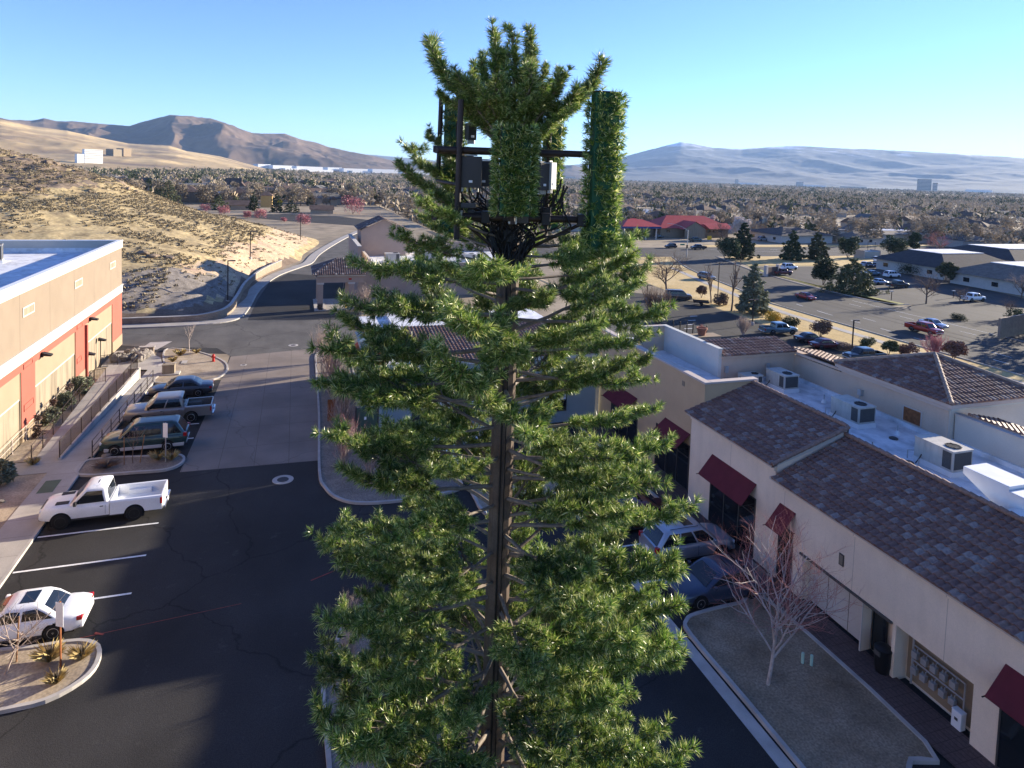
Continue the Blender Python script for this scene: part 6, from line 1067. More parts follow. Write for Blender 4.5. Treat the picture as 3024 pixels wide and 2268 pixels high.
while cnt < 90:
    x, y = -25 - 70 * hr.random(), 120 + 80 * hr.random(); z = float(hill_z(np.array([x]), np.array([y]))[0])
    if abs(z - (17 + (-x - 70) * .06)) > 3.6 and hr.random() > .06: continue
    o = link('boulder', drk[cnt % 4], None, (x, y, z + .2)); s = 1.0 + 2.2 * hr.random() ** 2; o.scale = (s, s, s * .8); o.rotation_euler = (hr.random(), hr.random(), 6 * hr.random()); tag(o, 'dark brown volcanic boulder on the upper left hillside', 'boulder', 'dark boulders on the hillside'); cnt += 1
for i, (x, y) in enumerate(((-17.5, 107), (-19.5, 106.2), (-21, 107.5), (-11, 125), (-12.5, 126.5))):
    z = float(hill_z(np.array([x]), np.array([y]))[0]); o = link('boulder', drk[i % 4], None, (x, y, z + .1)); s = 1.5; o.scale = (s, s, s * .7); tag(o, ['dark boulder heap behind the store roof corner, right one', 'dark boulder heap behind the store roof corner, middle one', 'dark boulder heap behind the store roof corner, left one', 'black rock on the open slope above the lamp', 'smaller black rock on the open slope above the lamp'][i], 'boulder')
# ---------------------------------------------------------------- street side
ZL = LOW
NE_ = [(92.3, -80), (92.3, 60), (92.4, 100), (94, 113), (98, 132), (104.3, 158), (114.8, 183.5)]; FE_ = [(131, 183.5), (122, 155), (118.2, 131), (117.5, 115), (117.5, 60), (117.5, -80)]
structure(sheet('road', NE_ + FE_, .03, K['asphalt_street'])); structure(sheet('road', [(40, 183), (60, 183.4), (114.8, 183.5), (131, 183.5), (260, 183), (420, 180), (420, 204), (260, 207), (131, 208.5), (40, 209)], .034, K['asphalt_street']))
sheet('road', [(117.2, 62), (117.2, 100), (121, 103), (150, 112), (158, 104), (160, 62)], .04, K['asphalt_street'])
structure(sheet('office_car_park', [(121.5, 104), (119.5, 128), (122, 150), (128, 160), (165, 156), (165.5, 128), (160, 108), (158, 104)], .045, K['asphalt_street']))
structure(sheet('rear_car_park', [(43, 36), (76.5, 36), (77, 90), (77.5, 112), (74, 122), (60, 132), (43, 128)], .03, K['asphalt']))
structure(sheet('verge', [(77, -60), (92.1, -60), (92.1, 100), (93.8, 113.5), (97.8, 132.5), (104, 158.5), (114.4, 183), (84, 183), (80, 150), (78, 120), (77.5, 92)], .02, K['gold_lawn']))
sheet('pavement', [(87.6, -60), (89.2, -60), (89.2, 100), (91, 114), (94.6, 133), (101, 160), (99.5, 160.5), (93, 133.5), (89.4, 114.5), (87.6, 101)], .05, K['concrete'])
sheet('bark_bed', [(77, 30), (84, 30), (83, 76), (80, 90), (77.2, 90)], .045, K['brown_soil'])
sheet('verge', [(117.8, 104), (121, 104), (120.5, 116), (119.6, 128), (122.5, 150), (127, 162), (134, 180), (250, 180), (250, 163), (165, 158), (160, 158), (128, 162), (124.5, 152), (121.4, 131), (122, 116), (122.4, 105)], .06, K['green_lawn'])
sheet('verge', [(127.5, 162.5), (165, 158), (250, 163), (250, 181), (133, 182)], .066, K['gold_lawn']); sheet('verge', [(140, 209), (420, 206), (420, 214), (150, 216)], .06, K['gold_lawn'])
kerb('kerb', [(92.3, -80), (92.3, 100), (94, 113), (98, 132), (104.3, 158), (114.6, 183)], .2, .15, n=3); kerb('kerb', [(131, 183), (122, 155), (118.2, 131), (117.5, 115), (119, 106), (122.5, 104)], .2, .15, n=3); kerb('kerb', [(132, 183.2), (250, 183)], .2, .15, n=0)
def road_line(pts, w=.14, off=.05, dash=None):
    for a, b in zip(pts[:-1], pts[1:]):
        a, b = Vector(a), Vector(b); l = (b - a).length
        if not dash: line('lane_line', a, b, w, 'paint', off)
        else:
            k = 0
            while k * dash[1] < l: line('lane_line', a.lerp(b, k * dash[1] / l), a.lerp(b, min(1, (k * dash[1] + dash[0]) / l)), w, 'paint', off); k += 1
road_line([(96.5, 20), (96.5, 100), (98, 112)], .16, .05, (2.2, 6.5)); road_line([(100.6, 20), (100.6, 100)], .13, .05, (3, 12)); road_line([(109.6, 20), (109.6, 120)], .13, .05, (3, 12)); road_line([(113.4, 20), (113.4, 110)], .14)
K['median'] = mat('median', (.07, .062, .058), rough=1)
for x in (103.9, 106.6): sheet('median_kerb', [(x, -60), (x + .35, -60), (x + .35, 108), (x + 1, 122), (x + 5, 150), (x + 4.6, 150), (x + .5, 122), (x, 108)], .05, K['median'])
road_line([(140, 195), (400, 193)], .14, .05); road_line([(140, 201), (400, 199)], .14, .05, (3, 9))
for k in range(9): line('parking_stripe', (70.5, 44 + k * 2.9), (76, 44 + k * 2.9), .1, 'paint', .05)
for k in range(4): 
    p = low('b', 1060 - 20 * k, 1235 + 45 * k); line('direction_arrow', (p.x, p.y), (p.x + 1.5, p.y), .25, 'paint', .05)
K['hedge_red'] = mat('reddish_hedge', (.19, .10, .075), rough=1, var=.3, sc=3)
def lp(zk, x, y, yt=None):
    p = low(zk, x, y); d = (p - EYE).dot(_f); return p, (0 if yt is None else (y - yt) * ZO[zk][2] * d / F)
def ltree(name, label, kind, zk, x, y, yt, wpx=None, seed=0, group=None, m=None):
    p, h = lp(zk, x, y, yt); d = (p - EYE).dot(_f); w = (wpx or 100) * ZO[zk][2] * d / F; h = max(h, .8)
    if kind == 'conifer': ms = conifer(seed, h, w, m or K['leaf_dark'], 5200, .7, .08, .36)
    elif kind == 'round': ms = bushy(seed, h, w, m or K['leaf_dark'], 5000, .2)
    elif kind == 'bush': ms = bushy(seed, h, w, m or K['twig_brown'], 2200, .0)
    elif kind == 'topiary': ms = bushy(seed, h, w, m or K['twig_brown'], 2600, .35)
    elif kind == 'bare': ms = bare_tree(seed, h, .02 * h + .05, K['bark'], m or K['twig_brown'], .22, 4, (8, 6, 5, 4), .82, .12, .62)
    elif kind == 'vase': ms = bare_tree(seed, h, .02 * h, m or K['twig_grey'], m or K['twig_grey'], .1, 3, (7, 6, 4), .45, .45, .6, multi=9)
    elif kind == 'pole': ms = bare_tree(seed, h, .012 * h + .03, K['bark'], K['twig_brown'], .3, 3, (12, 4, 3), .45, .35, .34)
    t = plant(name, label, {'bush': 'bush', 'topiary': 'bush', 'vase': 'shrub'}.get(kind, 'tree'), ms, (p.x, p.y, ZL), seed, 1, group)
    return t
ltree('pine_tree', 'tall narrow dark pine at the left of the cross street lawn', 'conifer', 'b', 1640, 610, 205, 215, 301); ltree('pine_tree', 'broad shorter dark pine left of the tall narrow one', 'round', 'b', 1450, 620, 390, 330, 302); ltree('pine_tree', 'bluish conical pine right of the tall narrow one, on the lawn', 'conifer', 'b', 2170, 620, 290, 240, 303)
ltree('pine_tree', 'open branched pine on the lawn between two denser pines', 'conifer', 'c', 205, 420, 150, 200, 304, m=K['leaf_olive']); ltree('pine_tree', 'dense oval pine on the lawn before the utility enclosure', 'round', 'c', 505, 405, 190, 210, 305); ltree('pine_tree', 'dark leaning pine with bare trunk at the office verge', 'round', 'c', 262, 665, 385, 260, 306); ltree('pine_tree', 'wide cedar standing on the green strip by the street', 'conifer', 'c', 545, 735, 390, 390, 307, m=K['leaf_olive'])
ltree('pine_tree', 'flat topped pine beyond the office lot, left one', 'round', 'c', 940, 385, 190, 260, 308); ltree('pine_tree', 'pine close behind the office roof, right one', 'round', 'c', 1145, 365, 140, 130, 309); ltree('pine_tree', 'olive green tree at the office front', 'round', 'c', 1450, 640, 440, 200, 310, m=K['leaf_olive']); ltree('bush', 'dark clipped shrubs along the pale office wall', 'bush', 'c', 1110, 560, 470, 280, 311, m=K['leaf_dark'])
ltree('bare_tree', 'round crowned bare tree at the corner of the office drive', 'bare', 'c', 1262, 845, 490, 440, 312); ltree('bare_tree', 'big pink tinged bare tree behind the office roof', 'bare', 'c', 1400, 385, 90, 430, 313, m=K['twig_pink']); ltree('bare_tree', 'bare tree at the right picture edge beyond the tan wall', 'bare', 'c', 2060, 985, 740, 260, 314); ltree('bare_tree', 'small bare tree by the white pickup in the office lot', 'bare', 'c', 1590, 830, 670, 200, 315)
ltree('bare_tree', 'thin grey bare tree at the right edge before the office', 'bare', 'c', 2190, 800, 520, 170, 316, m=K['twig_grey'])
ltree('willow_tree', 'tall feathery grey green tree by the street behind the shops', 'conifer', 'b', 1740, 1200, 650, 330, 317, m=K['leaf_sage']); ltree('bare_tree', 'slender twin stemmed bare tree left of the feathery tree', 'pole', 'b', 1510, 1175, 540, 160, 318); ltree('bare_tree', 'thin bare sapling left of the dark lamp', 'pole', 'b', 1290, 1090, 640, 90, 319); ltree('bare_tree', 'reddish brown upright bare tree next to the tower branches', 'vase', 'b', 700, 1330, 830, 300, 320, m=K['twig_brown']); ltree('bare_tree', 'brown bare tree farther behind the reddish upright one', 'bare', 'b', 800, 1000, 480, 300, 321)
ltree('bare_shrub', 'pale vase shaped bare shrub behind the parapet of the shops', 'vase', 'b', 1640, 1440, 1190, 330, 322); ltree('bush', 'yellow flowering bush beside the grey teal pickup', 'bush', 'b', 1960, 1275, 1190, 190, 323, m=mat('forsythia', (.50, .34, .04), rough=1, var=.3, sc=3)); ltree('bush', 'dark green hedge bush behind the grey teal pickup', 'bush', 'b', 2140, 1360, 1240, 210, 324, m=K['leaf_dark'])
ltree('small_tree', 'small bare ornamental tree in the gold verge by the van', 'topiary', 'b', 1185, 1030, 900, 130, 325); ltree('bush', 'brown twiggy bushes below the dark lamp', 'bush', 'b', 1390, 1110, 970, 170, 326)
ltree('clipped_bush', 'brown umbrella clipped bush on the gold verge behind the dark sedans', 'topiary', 'c', 235, 1175, 1015, 215, 327); ltree('clipped_bush', 'olive brown clipped bush left of the reddish hedge', 'topiary', 'c', 900, 1345, 1200, 160, 328, m=K['leaf_olive']); ltree('bush', 'reddish brown low hedge right of the olive brown bush', 'bush', 'c', 1080, 1345, 1225, 190, 329, m=K['hedge_red']); ltree('clipped_bush', 'reddish brown umbrella clipped bush near the hip roof ridge', 'topiary', 'c', 1530, 1390, 1205, 230, 330, m=K['hedge_red']); ltree('bush', 'round green bush on the gold verge by the brown lamp', 'bush', 'c', 690, 1260, 1180, 160, 331, m=K['leaf_olive'])
ltree('bare_shrub', 'tall pink bare shrub in front of the street behind the hip roof', 'vase', 'c', 1330, 1370, 1090, 230, 332, m=K['twig_pink']); ltree('bush', 'low bush with red stems at the lot edge behind the maroon sedan', 'bush', 'c', 460, 1290, 1230, 180, 333, m=K['twig_brown'])
ltree('bush', 'dark bush group on the small island of the office drive', 'bush', 'c', 1590, 1000, 955, 180, 334, m=K['leaf_dark']); ltree('hedge', 'dark hedge along the top of the tan wall at the right edge', 'bush', 'c', 2130, 1010, 900, 210, 335, m=K['leaf_dark']); ltree('blossom_tree', 'white blossoming tree right of the red roofed building', 'round', 'b', 1610, 400, 140, 230, 336, m=K['twig_white']); ltree('blossom_tree', 'smaller white blossoming tree against the red roof', 'round', 'b', 1290, 330, 115, 120, 337, m=K['twig_white']); ltree('bare_tree', 'brown bare tree between the two white blossoming trees', 'bare', 'b', 1420, 400, 150, 170, 338)
# lamps and poles by the street
p, h = lp('c', 540, 1360, 1000); light_pole(p.x, p.y, ZL, h, 'brown parking lot lamp behind the pink tile strip', 1, .1)
p, h = lp('b', 1360, 1060, 640); light_pole(p.x, p.y, ZL, h, 'dark twin headed lamp left of the feathery tree', 2, .3)
p, h = lp('b', 590, 1060, 890); light_pole(p.x, p.y, ZL, h, 'dark lamp beside the tower branches', 1, 0)
p, h = lp('b', 1740, 1330, 1195); light_pole(p.x, p.y, ZL, max(h, 4.5), 'twin headed lamp hidden behind the pale bare shrub', 2, 0)
p, h = lp('b', 1025, 590, 290); t = thing('traffic_pole', 'grey traffic signal pole with long curved arm at the crossing', 'traffic light', (p.x, p.y, ZL)); b = MB(); b.tube([(0, 0, 0), (0, 0, h)], [.16, .11], K['steel'], 10); b.build('pole', t); b = MB(); b.tube([(0, 0, h - .3), (-1.5, 1.0, h + .9), (-3.6, 2.2, h + 1.6), (-5, 3, h + 1.8)], [.08, .06, .05, .05], K['steel'], 8); b.bx(-5.6, -4.8, 2.9, 3.2, h + 1.72, h + 1.85, K['steel']); b.build('arm', t)
b = MB(); b.bx(-.35, .0, -.3, .05, 2.9, 4.0, K['black']); b.build('signal_head', t); b = MB(); b.bx(-2.6, -1.0, -.03, .03, 3.9, 4.35, mat('street_sign_green', (.02, .22, .13))); b.build('street_sign', t)
for zk, x, y, yt, lab in (('c', 695, 345, 235, 'thin lamp pole at the cross street before the flat topped pine'), ('c', 765, 345, 245, 'second thin lamp pole at the cross street'), ('c', 925, 810, 725, 'short square topped bollard lamp at the end of the green strip'), ('c', 1525, 790, 720, 'thin lamp pole in the office drive')):
    p, h = lp(zk, x, y, yt); t = thing('lamp_post', lab, 'street lamp', (p.x, p.y, ZL)); b = MB(); b.tube([(0, 0, 0), (0, 0, h)], .08, K['rail'], 8); b.build('pole', t); b = MB(); b.bx(-.35, .35, -.2, .2, h, h + .15, K['steel']); b.build('lamp_head', t)
for i in range(6):
    p = low('b', 875 + 75 * i - (i > 2) * 10, 1385 + 12 * i); b = MB(); b.tube([(0, 0, 0), (0, 0, 1.6)], .09, K['black'], 8); b.lathe([(.09, 1.6), (.04, 1.68)], K['black'], 8); tag(b.build('bollard', None, loc=(p.x, p.y, ZL)), 'black bollard in the row behind the yellow wing parapet', 'bollard', 'black bollards behind the parapet')
p, h = lp('b', 1185, 1480, 1385); t = thing('plant_pot', 'big terracotta pot with bare red stems behind the white parapet', 'plant pot', (p.x * .93, p.y * .93, -2.9 - .4)); b = MB(); b.lathe([(.45, 0), (.7, 1.0), (.8, 1.02), (.8, 1.2), (.66, 1.2), (.6, 1.0)], mat('terracotta', (.30, .13, .08), rough=.9), 20); b.build('pot', t); link('plant', bare_tree(340, .9, .02, K['twig_red'], K['twig_red'], .1, 2, (5, 4), .5, .5, .6, multi=8)[1], t, (0, 0, 1.0))
b = MB(); b.bx(-2.6, 2.6, -1.0, 1.0, -3, 0.0, K['peach']); b.bx(-2.7, 2.7, -1.1, 1.1, 0, .1, K['cream2']); tag(b.build('planter_wall', None, loc=(p.x * .93, p.y * .93, -3.3)), 'low pale planter ledge behind the white parapet', 'wall')
p = low('b', 1375, 1110); b = MB(); b.tube([(0, 0, 0), (0, 0, 1.5)], .22, K['cream'], 10); tag(b.build('bollard', None, loc=(p.x, p.y, ZL)), 'cream coloured stub post in the gold verge', 'bollard')
# walls, enclosures
p = low('b', 1950, 790); t = thing('sign_wall', 'brown brick sign wall with pale posts by the street', 'sign', (p.x, p.y, ZL), .3); b = MB(); b.bx(-2.3, 2.3, -.2, .2, 0, 2.3, K['brick_walk']); b.build('panel', t)
for s in (-1, 1): b = MB(); b.bx(s * 2.7 - .4, s * 2.7 + .4, -.4, .4, 0, 2.9, K['trim']); b.build('post', t)
b = MB(); a, c = low('c', 1965, 1180), low('c', 2400, 1090); d = (c - a).normalized(); n_ = Vector((-d.y, d.x, 0)) * .2; b.add([a - n_, a + n_, c + n_, c - n_] + [q + Vector((0, 0, 3.4)) for q in (a - n_, a + n_, c + n_, c - n_)], [(0, 1, 5, 4), (1, 2, 6, 5), (2, 3, 7, 6), (3, 0, 4, 7), (4, 5, 6, 7)], K['block']); tag(b.build('boundary_wall'), 'tan block wall at the right picture edge across the street', 'wall')
p = low('c', 690, 400); b = MB(); b.bx(-3.4, 3.4, -2, 2, 0, 2.4, K['teal']); b.bx(-3.6, -3.4, -2.2, 2.2, 0, 2.8, K['trim']); b.bx(3.4, 3.6, -2.2, 2.2, 0, 2.8, K['trim']); tag(b.build('enclosure', None, loc=(p.x, p.y, ZL)), 'grey utility enclosure behind the dense oval pine', 'enclosure')
# ---------------------------------------------------------------- buildings across the street
K['shingle_dark'] = mat('dark_shingle', (.055, .05, .052), rough=.95, var=.2, sc=1, fine=.2, fsc=10); K['shingle_tan'] = mat('tan_shingle', (.17, .14, .115), rough=.95, var=.2, sc=1, fine=.2, fsc=10); K['red_roof'] = mat('red_roof', (.36, .045, .04), rough=.6, var=.12, sc=1.5); K['office_wall'] = mat('office_wall', (.50, .47, .42), rough=.9, var=.06); K['blue_band'] = mat('blue_fascia', (.03, .06, .22), rough=.5)
def hip(mb, x0, x1, y0, y1, z, zr, inset, m, axis='y'):
    if axis == 'y': a, c = ((x0 + x1) / 2, y0 + inset, zr), ((x0 + x1) / 2, y1 - inset, zr); mb.add([(x0, y0, z), (x1, y0, z), (x1, y1, z), (x0, y1, z), a, c], [(0, 1, 4), (1, 2, 5, 4), (2, 3, 5), (3, 0, 4, 5), (3, 2, 1, 0)], m)
    else: a, c = (x0 + inset, (y0 + y1) / 2, zr), (x1 - inset, (y0 + y1) / 2, zr); mb.add([(x0, y0, z), (x1, y0, z), (x1, y1, z), (x0, y1, z), a, c], [(0, 1, 5, 4), (1, 2, 5), (2, 3, 4, 5), (3, 0, 4), (3, 2, 1, 0)], m)
def office(label, x0, x1, y0, y1, hw_, zr, roofm, wins, flat=True, name='office_building'):
    t = thing(name, label, 'building', (x0, y0, ZL)); dx, dy = x1 - x0, y1 - y0; b = MB(); b.bx(0, dx, 0, dy, 0, hw_, K['office_wall']); b.build('wall', t); b = MB(); q = 6 if flat else 0
    if flat: b.add([(-1.2, -1.2, hw_ - .3), (dx + 1.2, -1.2, hw_ - .3), (dx + 1.2, dy + 1.2, hw_ - .3), (-1.2, dy + 1.2, hw_ - .3), (q, q, zr), (dx - q, q, zr), (dx - q, dy - q, zr), (q, dy - q, zr)], [(0, 1, 5, 4), (1, 2, 6, 5), (2, 3, 7, 6), (3, 0, 4, 7), (3, 2, 1, 0)], roofm)
    else: hip(b, -1.2, dx + 1.2, -1.2, dy + 1.2, hw_ - .3, zr, min(dx, dy) / 2, roofm, 'x' if dx > dy else 'y')
    r = b.build('roof', t)
    if flat: b = MB(); b.bx(q - .1, dx - q + .1, q - .1, dy - q + .1, zr - .2, zr + .12, K['roof_white']); b.build('flat_roof', r)
    for fy in wins: f = MB(); f.bx(-.06, 0, fy * dy - 1.0, fy * dy + 1.0, .9, 2.3, K['white_stucco']); f.bx(-.08, -.06, fy * dy - .8, fy * dy + .8, 1.05, 2.15, K['glass']); f.build('window', t)
    for fx in (.25, .6): f = MB(); f.bx(fx * dx - 1, fx * dx + 1, -.06, 0, .9, 2.3, K['white_stucco']); f.bx(fx * dx - .8, fx * dx + .8, -.08, -.06, 1.05, 2.15, K['glass']); f.build('window', t)
    return t
office('long low office with dark shingle roof and white flat top beside the parked row', 166, 194, 131, 153, 3.4, 6.4, K['shingle_dark'], (.2, .5, .85)); office('low office with tan sloped roof next to the drive, partly at the picture edge', 163, 190, 98, 127, 3.4, 6.2, K['shingle_tan'], (.15, .35, .6, .85)); office('flat white roofed office farther behind the pink bare tree', 205, 250, 140, 165, 4.0, 6.5, K['shingle_dark'], (.3, .7)); office('grey low office behind the blossoming trees', 190, 216, 222, 244, 3.6, 6.0, K['shingle_dark'], (.2, .5, .8), False); office('blue grey flat office across the cross street', 240, 275, 222, 244, 4.2, 5.0, K['shingle_tan'], (.2, .5, .8)); office('low brown shop between the pines across the cross street', 222, 236, 216, 226, 3.2, 5.2, K['shingle_tan'], (.3, .7), False); office('pale low building beyond the red roofs', 150, 200, 268, 285, 4, 4.8, K['shingle_tan'], (.3, .7)); office('long pale storage building left of the pale low one', 100, 146, 272, 290, 4, 4.8, K['shingle_tan'], (.3, .7))
# petrol station
pA, pB = low('b', 330, 395), low('b', 700, 395); t = thing('fuel_station', 'fuel station canopy with red hipped roof and blue band on white posts', 'fuel station', (pA.x, pA.y, ZL)); dx = (pB - pA).length; ang = math.atan2((pB - pA).y, (pB - pA).x); t.rotation_euler = (0, 0, ang); b = MB(); b.bx(-1, dx + 1, -1.5, 11.5, 4.6, 5.4, K['blue_band']); b.build('fascia', t); b = MB(); hip(b, -1.4, dx + 1.4, -1.9, 11.9, 5.4, 7.9, 6, K['red_roof'], 'x'); b.build('roof', t)
for x in (.5, dx / 3, dx * 2 / 3, dx - .5):
    for y in (0, 10): b = MB(); b.bx(x - .25, x + .25, y - .25, y + .25, 0, 4.6, K['white_stucco']); b.build('post', t)
for x in (dx * .3, dx * .7): b = MB(); b.bx(x - .4, x + .4, 4.6, 5.4, 0, 1.9, K['steel']); b.build('pump', t)
pC = low('b', 790, 385); t = thing('red_roofed_shop', 'beige shop with wide dark red roofs behind the fuel canopy', 'building', (pC.x, pC.y + 4, ZL), ang); b = MB(); b.bx(0, 34, 0, 16, 0, 4.2, K['cream2']); b.build('wall', t); b = MB(); hip(b, -1.5, 35.5, -1.5, 17.5, 4.1, 9.0, 9, K['red_roof'], 'x'); r = b.build('roof', t)
b = MB(); b.add([(8, -5, 3.9), (20, -5, 3.9), (14, -5, 7.2), (14, 6, 7.2), (8, 6, 3.9), (20, 6, 3.9)], [(0, 2, 3, 4), (2, 1, 5, 3)], K['red_roof']); b.add([(9, -4.5, 0), (19, -4.5, 0), (19, -4.5, 4.3), (14, -4.5, 7.0), (9, -4.5, 4.3)], [(0, 1, 2, 3, 4)], K['cream']); b.build('gable_porch', t)
for x in (3, 23, 26, 29): b = MB(); b.bx(x, x + 1.8, -.08, 0, 2.3, 3.3, K['glass']); b.build('window', t)
b = MB(); b.bx(-14, -1, 4, 16, 0, 4, K['cream2']); b.build('wing', t); b = MB(); hip(b, -15, -.5, 3, 17, 4.1, 7.4, 6, K['red_roof'], 'x'); b.build('roof', t)
b = MB(); b.add([(22, -3.5, 4.0), (34.5, -3.5, 4.0), (34.5, 2, 6.2), (22, 2, 6.2)], [(0, 1, 2, 3)], K['red_roof']); b.build('canopy_roof', t)
p = low('b', 1270, 420); t = thing('sign_board', 'yellow sign board on the kerb before the red roofed shop', 'sign', (p.x, p.y, ZL)); b = MB(); b.bx(-1, 1, -.1, .1, .8, 2.4, K['yellow_paint']); b.build('board', t); b = MB(); b.bx(-.1, .1, -.1, .1, 0, .8, K['steel']); b.build('post', t)
# row of white roofed vehicles and trailers behind the red roofs
for i in range(26):
    p = low('b', 340 + i * 27, 118 + i * 1.6 - 14 * (i % 2)); b = MB(); b.bx(-1.2, 1.2, -3.2, 3.2, .6, 3.0, K['white_metal']); b.bx(-1.1, 1.1, -3.0, 3.0, 0.15, .6, K['car_plastic']); b.bx(-.4, .4, -1, .2, 3.0, 3.25, K['white_metal']); o = b.build('camper_van', None, bevel=.12, loc=(p.x, p.y, ZL)); o.rotation_euler = (0, 0, .3); tag(o, 'white camper in the packed row behind the red roofed shop', 'camper', 'white campers in storage')
# ---------------------------------------------------------------- left middle distance
def place0(zk, x, y): return at(zk, x, y, 0.0)
def simple_house(t, w, d, h, zr, wm, rm, axis='x', gable=True):
    b = MB(); b.bx(-w / 2, w / 2, -d / 2, d / 2, 0, h, wm); b.build('wall', t); b = MB(); e = .5
    if gable:
        if axis == 'x': b.add([(-w / 2 - e, -d / 2 - e, h - .2), (w / 2 + e, -d / 2 - e, h - .2), (w / 2 + e, d / 2 + e, h - .2), (-w / 2 - e, d / 2 + e, h - .2), (-w / 2 - e, 0, zr), (w / 2 + e, 0, zr)], [(0, 1, 5, 4), (2, 3, 4, 5), (1, 2, 5), (3, 0, 4), (3, 2, 1, 0)], rm)
        else: b.add([(-w / 2 - e, -d / 2 - e, h - .2), (w / 2 + e, -d / 2 - e, h - .2), (w / 2 + e, d / 2 + e, h - .2), (-w / 2 - e, d / 2 + e, h - .2), (0, -d / 2 - e, zr), (0, d / 2 + e, zr)], [(0, 4, 5, 3), (1, 2, 5, 4), (0, 1, 4), (2, 3, 5), (3, 2, 1, 0)], rm)
    else: hip(b, -w / 2 - e, w / 2 + e, -d / 2 - e, d / 2 + e, h - .1, zr, min(w, d) / 2 * .9, rm, axis)
    b.build('roof', t)
K['house_yellow'] = mat('house_yellow', (.50, .33, .12), rough=.9, var=.05); K['house_tan'] = mat('house_tan', (.40, .31, .22), rough=.9, var=.08); K['house_grey'] = mat('house_grey', (.36, .34, .31), rough=.9, var=.08); K['roof_brown'] = mat('roof_brown', (.11, .075, .06), rough=.95, var=.2, sc=.5); K['roof_grey'] = mat('roof_grey', (.12, .115, .11), rough=.95, var=.2, sc=.5)
def house0(name, label, cat, zk, x, y, w, d, h, zr, wm, rm, axis='x', gable=True, rz=0):
    p = place0(zk, x, y); t = thing(name, label, cat, (p.x, p.y + d / 2, 0), rz); simple_house(t, w, d, h, zr, K[wm], K[rm], axis, gable); return t
house0('school_building', 'long grey roofed building beyond the hill shoulder', 'building', 'd', 830, 345, 34, 24, 6.0, 6.9, 'house_tan', 'roof_grey', gable=False); house0('school_building', 'white flat roofed hall with yellow wall by the hill edge', 'building', 'd', 850, 410, 27, 16, 4.8, 5.3, 'house_yellow', 'roof_white', gable=False)
house0('chapel', 'steep brown gabled chapel roof above the white hall', 'building', 'd', 1075, 345, 9, 9, 5.5, 10.8, 'house_yellow', 'roof_brown', 'x'); house0('chapel', 'small cream gable at the right of the brown chapel', 'building', 'd', 1140, 350, 5, 9, 5.0, 8.5, 'cream', 'roof_brown', 'y'); house0('house', 'brown roofed house in front of the chapel', 'house', 'd', 1110, 385, 12, 9, 3.0, 5, 'house_yellow', 'roof_brown', 'x', False)
house0('house', 'two storey yellow house with brown hip roof', 'house', 'd', 1345, 450, 5, 6, 5.6, 7.2, 'house_yellow', 'roof_brown', 'x', False); house0('house', 'low tan house with gable right of the poplars', 'house', 'd', 1800, 500, 9, 7, 1.8, 3.4, 'house_tan', 'roof_brown', 'x'); house0('house', 'low brown house between evergreens and road', 'house', 'd', 1130, 470, 12, 8, 2.2, 4.0, 'house_tan', 'roof_brown', 'x'); house0('house', 'pale sunlit house end at the right of the tan house', 'house', 'd', 1895, 440, 3, 6, 3.4, 5, 'cream', 'roof_brown', 'y')
sheet('road', [(p.x, p.y) for p in (place0('d', 1000, 512), place0('d', 1500, 560), place0('d', 2100, 600), place0('d', 2250, 560), place0('d', 1950, 525), place0('d', 1500, 505))], .03, K['asphalt'])
def ltree0(name, label, kind, zk, x, y, yt, wpx, seed, m=None, cat='tree', group=None):
    p = place0(zk, x, y); d = (p - EYE).dot(_f); h = (y - yt) * ZO[zk][2] * d / F; w = wpx * ZO[zk][2] * d / F
    ms = conifer(seed, h, w, m or K['leaf_dark'], 1500, .7, .08, .25) if kind == 'conifer' else bushy(seed, h, w, m or K['twig_pink'], 1300, .12) if kind == 'round' else bare_tree(seed, h, .15, K['bark'], m or K['twig_brown'], .15, 3, (9, 6, 4), .5, .4, .5)
    return plant(name, label, cat, ms, (p.x, p.y, 0), seed, 1, group)
for x, y, yt, w, lab in ((845, 480, 425, 95, 'leftmost pink blossoming tree along the road past the hill'), (1000, 505, 435, 110, 'pink blossoming tree below the brown house'), (1190, 535, 480, 80, 'small pink blossoming tree left of the biggest pink one'), (1290, 540, 460, 130, 'biggest pink blossoming tree along the road past the hill'), (1645, 590, 505, 140, 'nearest pink blossoming tree at the road bend'), (1490, 565, 535, 60, 'smallest pink blossoming tree at the hill tip'), (2050, 505, 350, 220, 'tall pinkish bare tree left of the cafe roofs')): ltree0('blossom_tree', lab, 'round', 'd', x, y, yt, w, int(x), K['twig_pink'])
for x, y, yt, w, m, lab in ((540, 430, 215, 190, 'leaf_olive', 'big pine rising behind the hill shoulder'), (270, 300, 165, 130, 'leaf_dark', 'dark pine at the upper left behind the rocks'), (380, 330, 200, 120, 'leaf_dark', 'dark pine next to the white dish behind the hill'), (1240, 480, 320, 90, 'leaf_dark', 'dark evergreen left of the yellow house'), (1430, 490, 330, 110, 'leaf_dark', 'dark evergreen right of the yellow house'), (960, 470, 345, 150, 'leaf_olive', 'grey green tree in front of the white hall'), (1230, 350, 240, 100, 'leaf_dark', 'dark round evergreen behind the chapel'), (1380, 350, 275, 110, 'leaf_dark', 'dark evergreen pair behind the yellow house'), (1530, 360, 285, 90, 'leaf_dark', 'dark evergreen left of the twin poplars'), (1680, 380, 310, 100, 'leaf_dark', 'dark evergreen between the poplars'), (1550, 490, 390, 140, 'leaf_dark', 'wide dark evergreen below the first poplar'), (1095, 450, 350, 90, 'leaf_olive', 'yellow green tree between hall and evergreen'), (1800, 390, 330, 90, 'leaf_dark', 'dark evergreen clump at the parked cars')): ltree0('evergreen_tree', lab, 'conifer', 'd', x, y, yt, w, int(x) + 1, K[m])
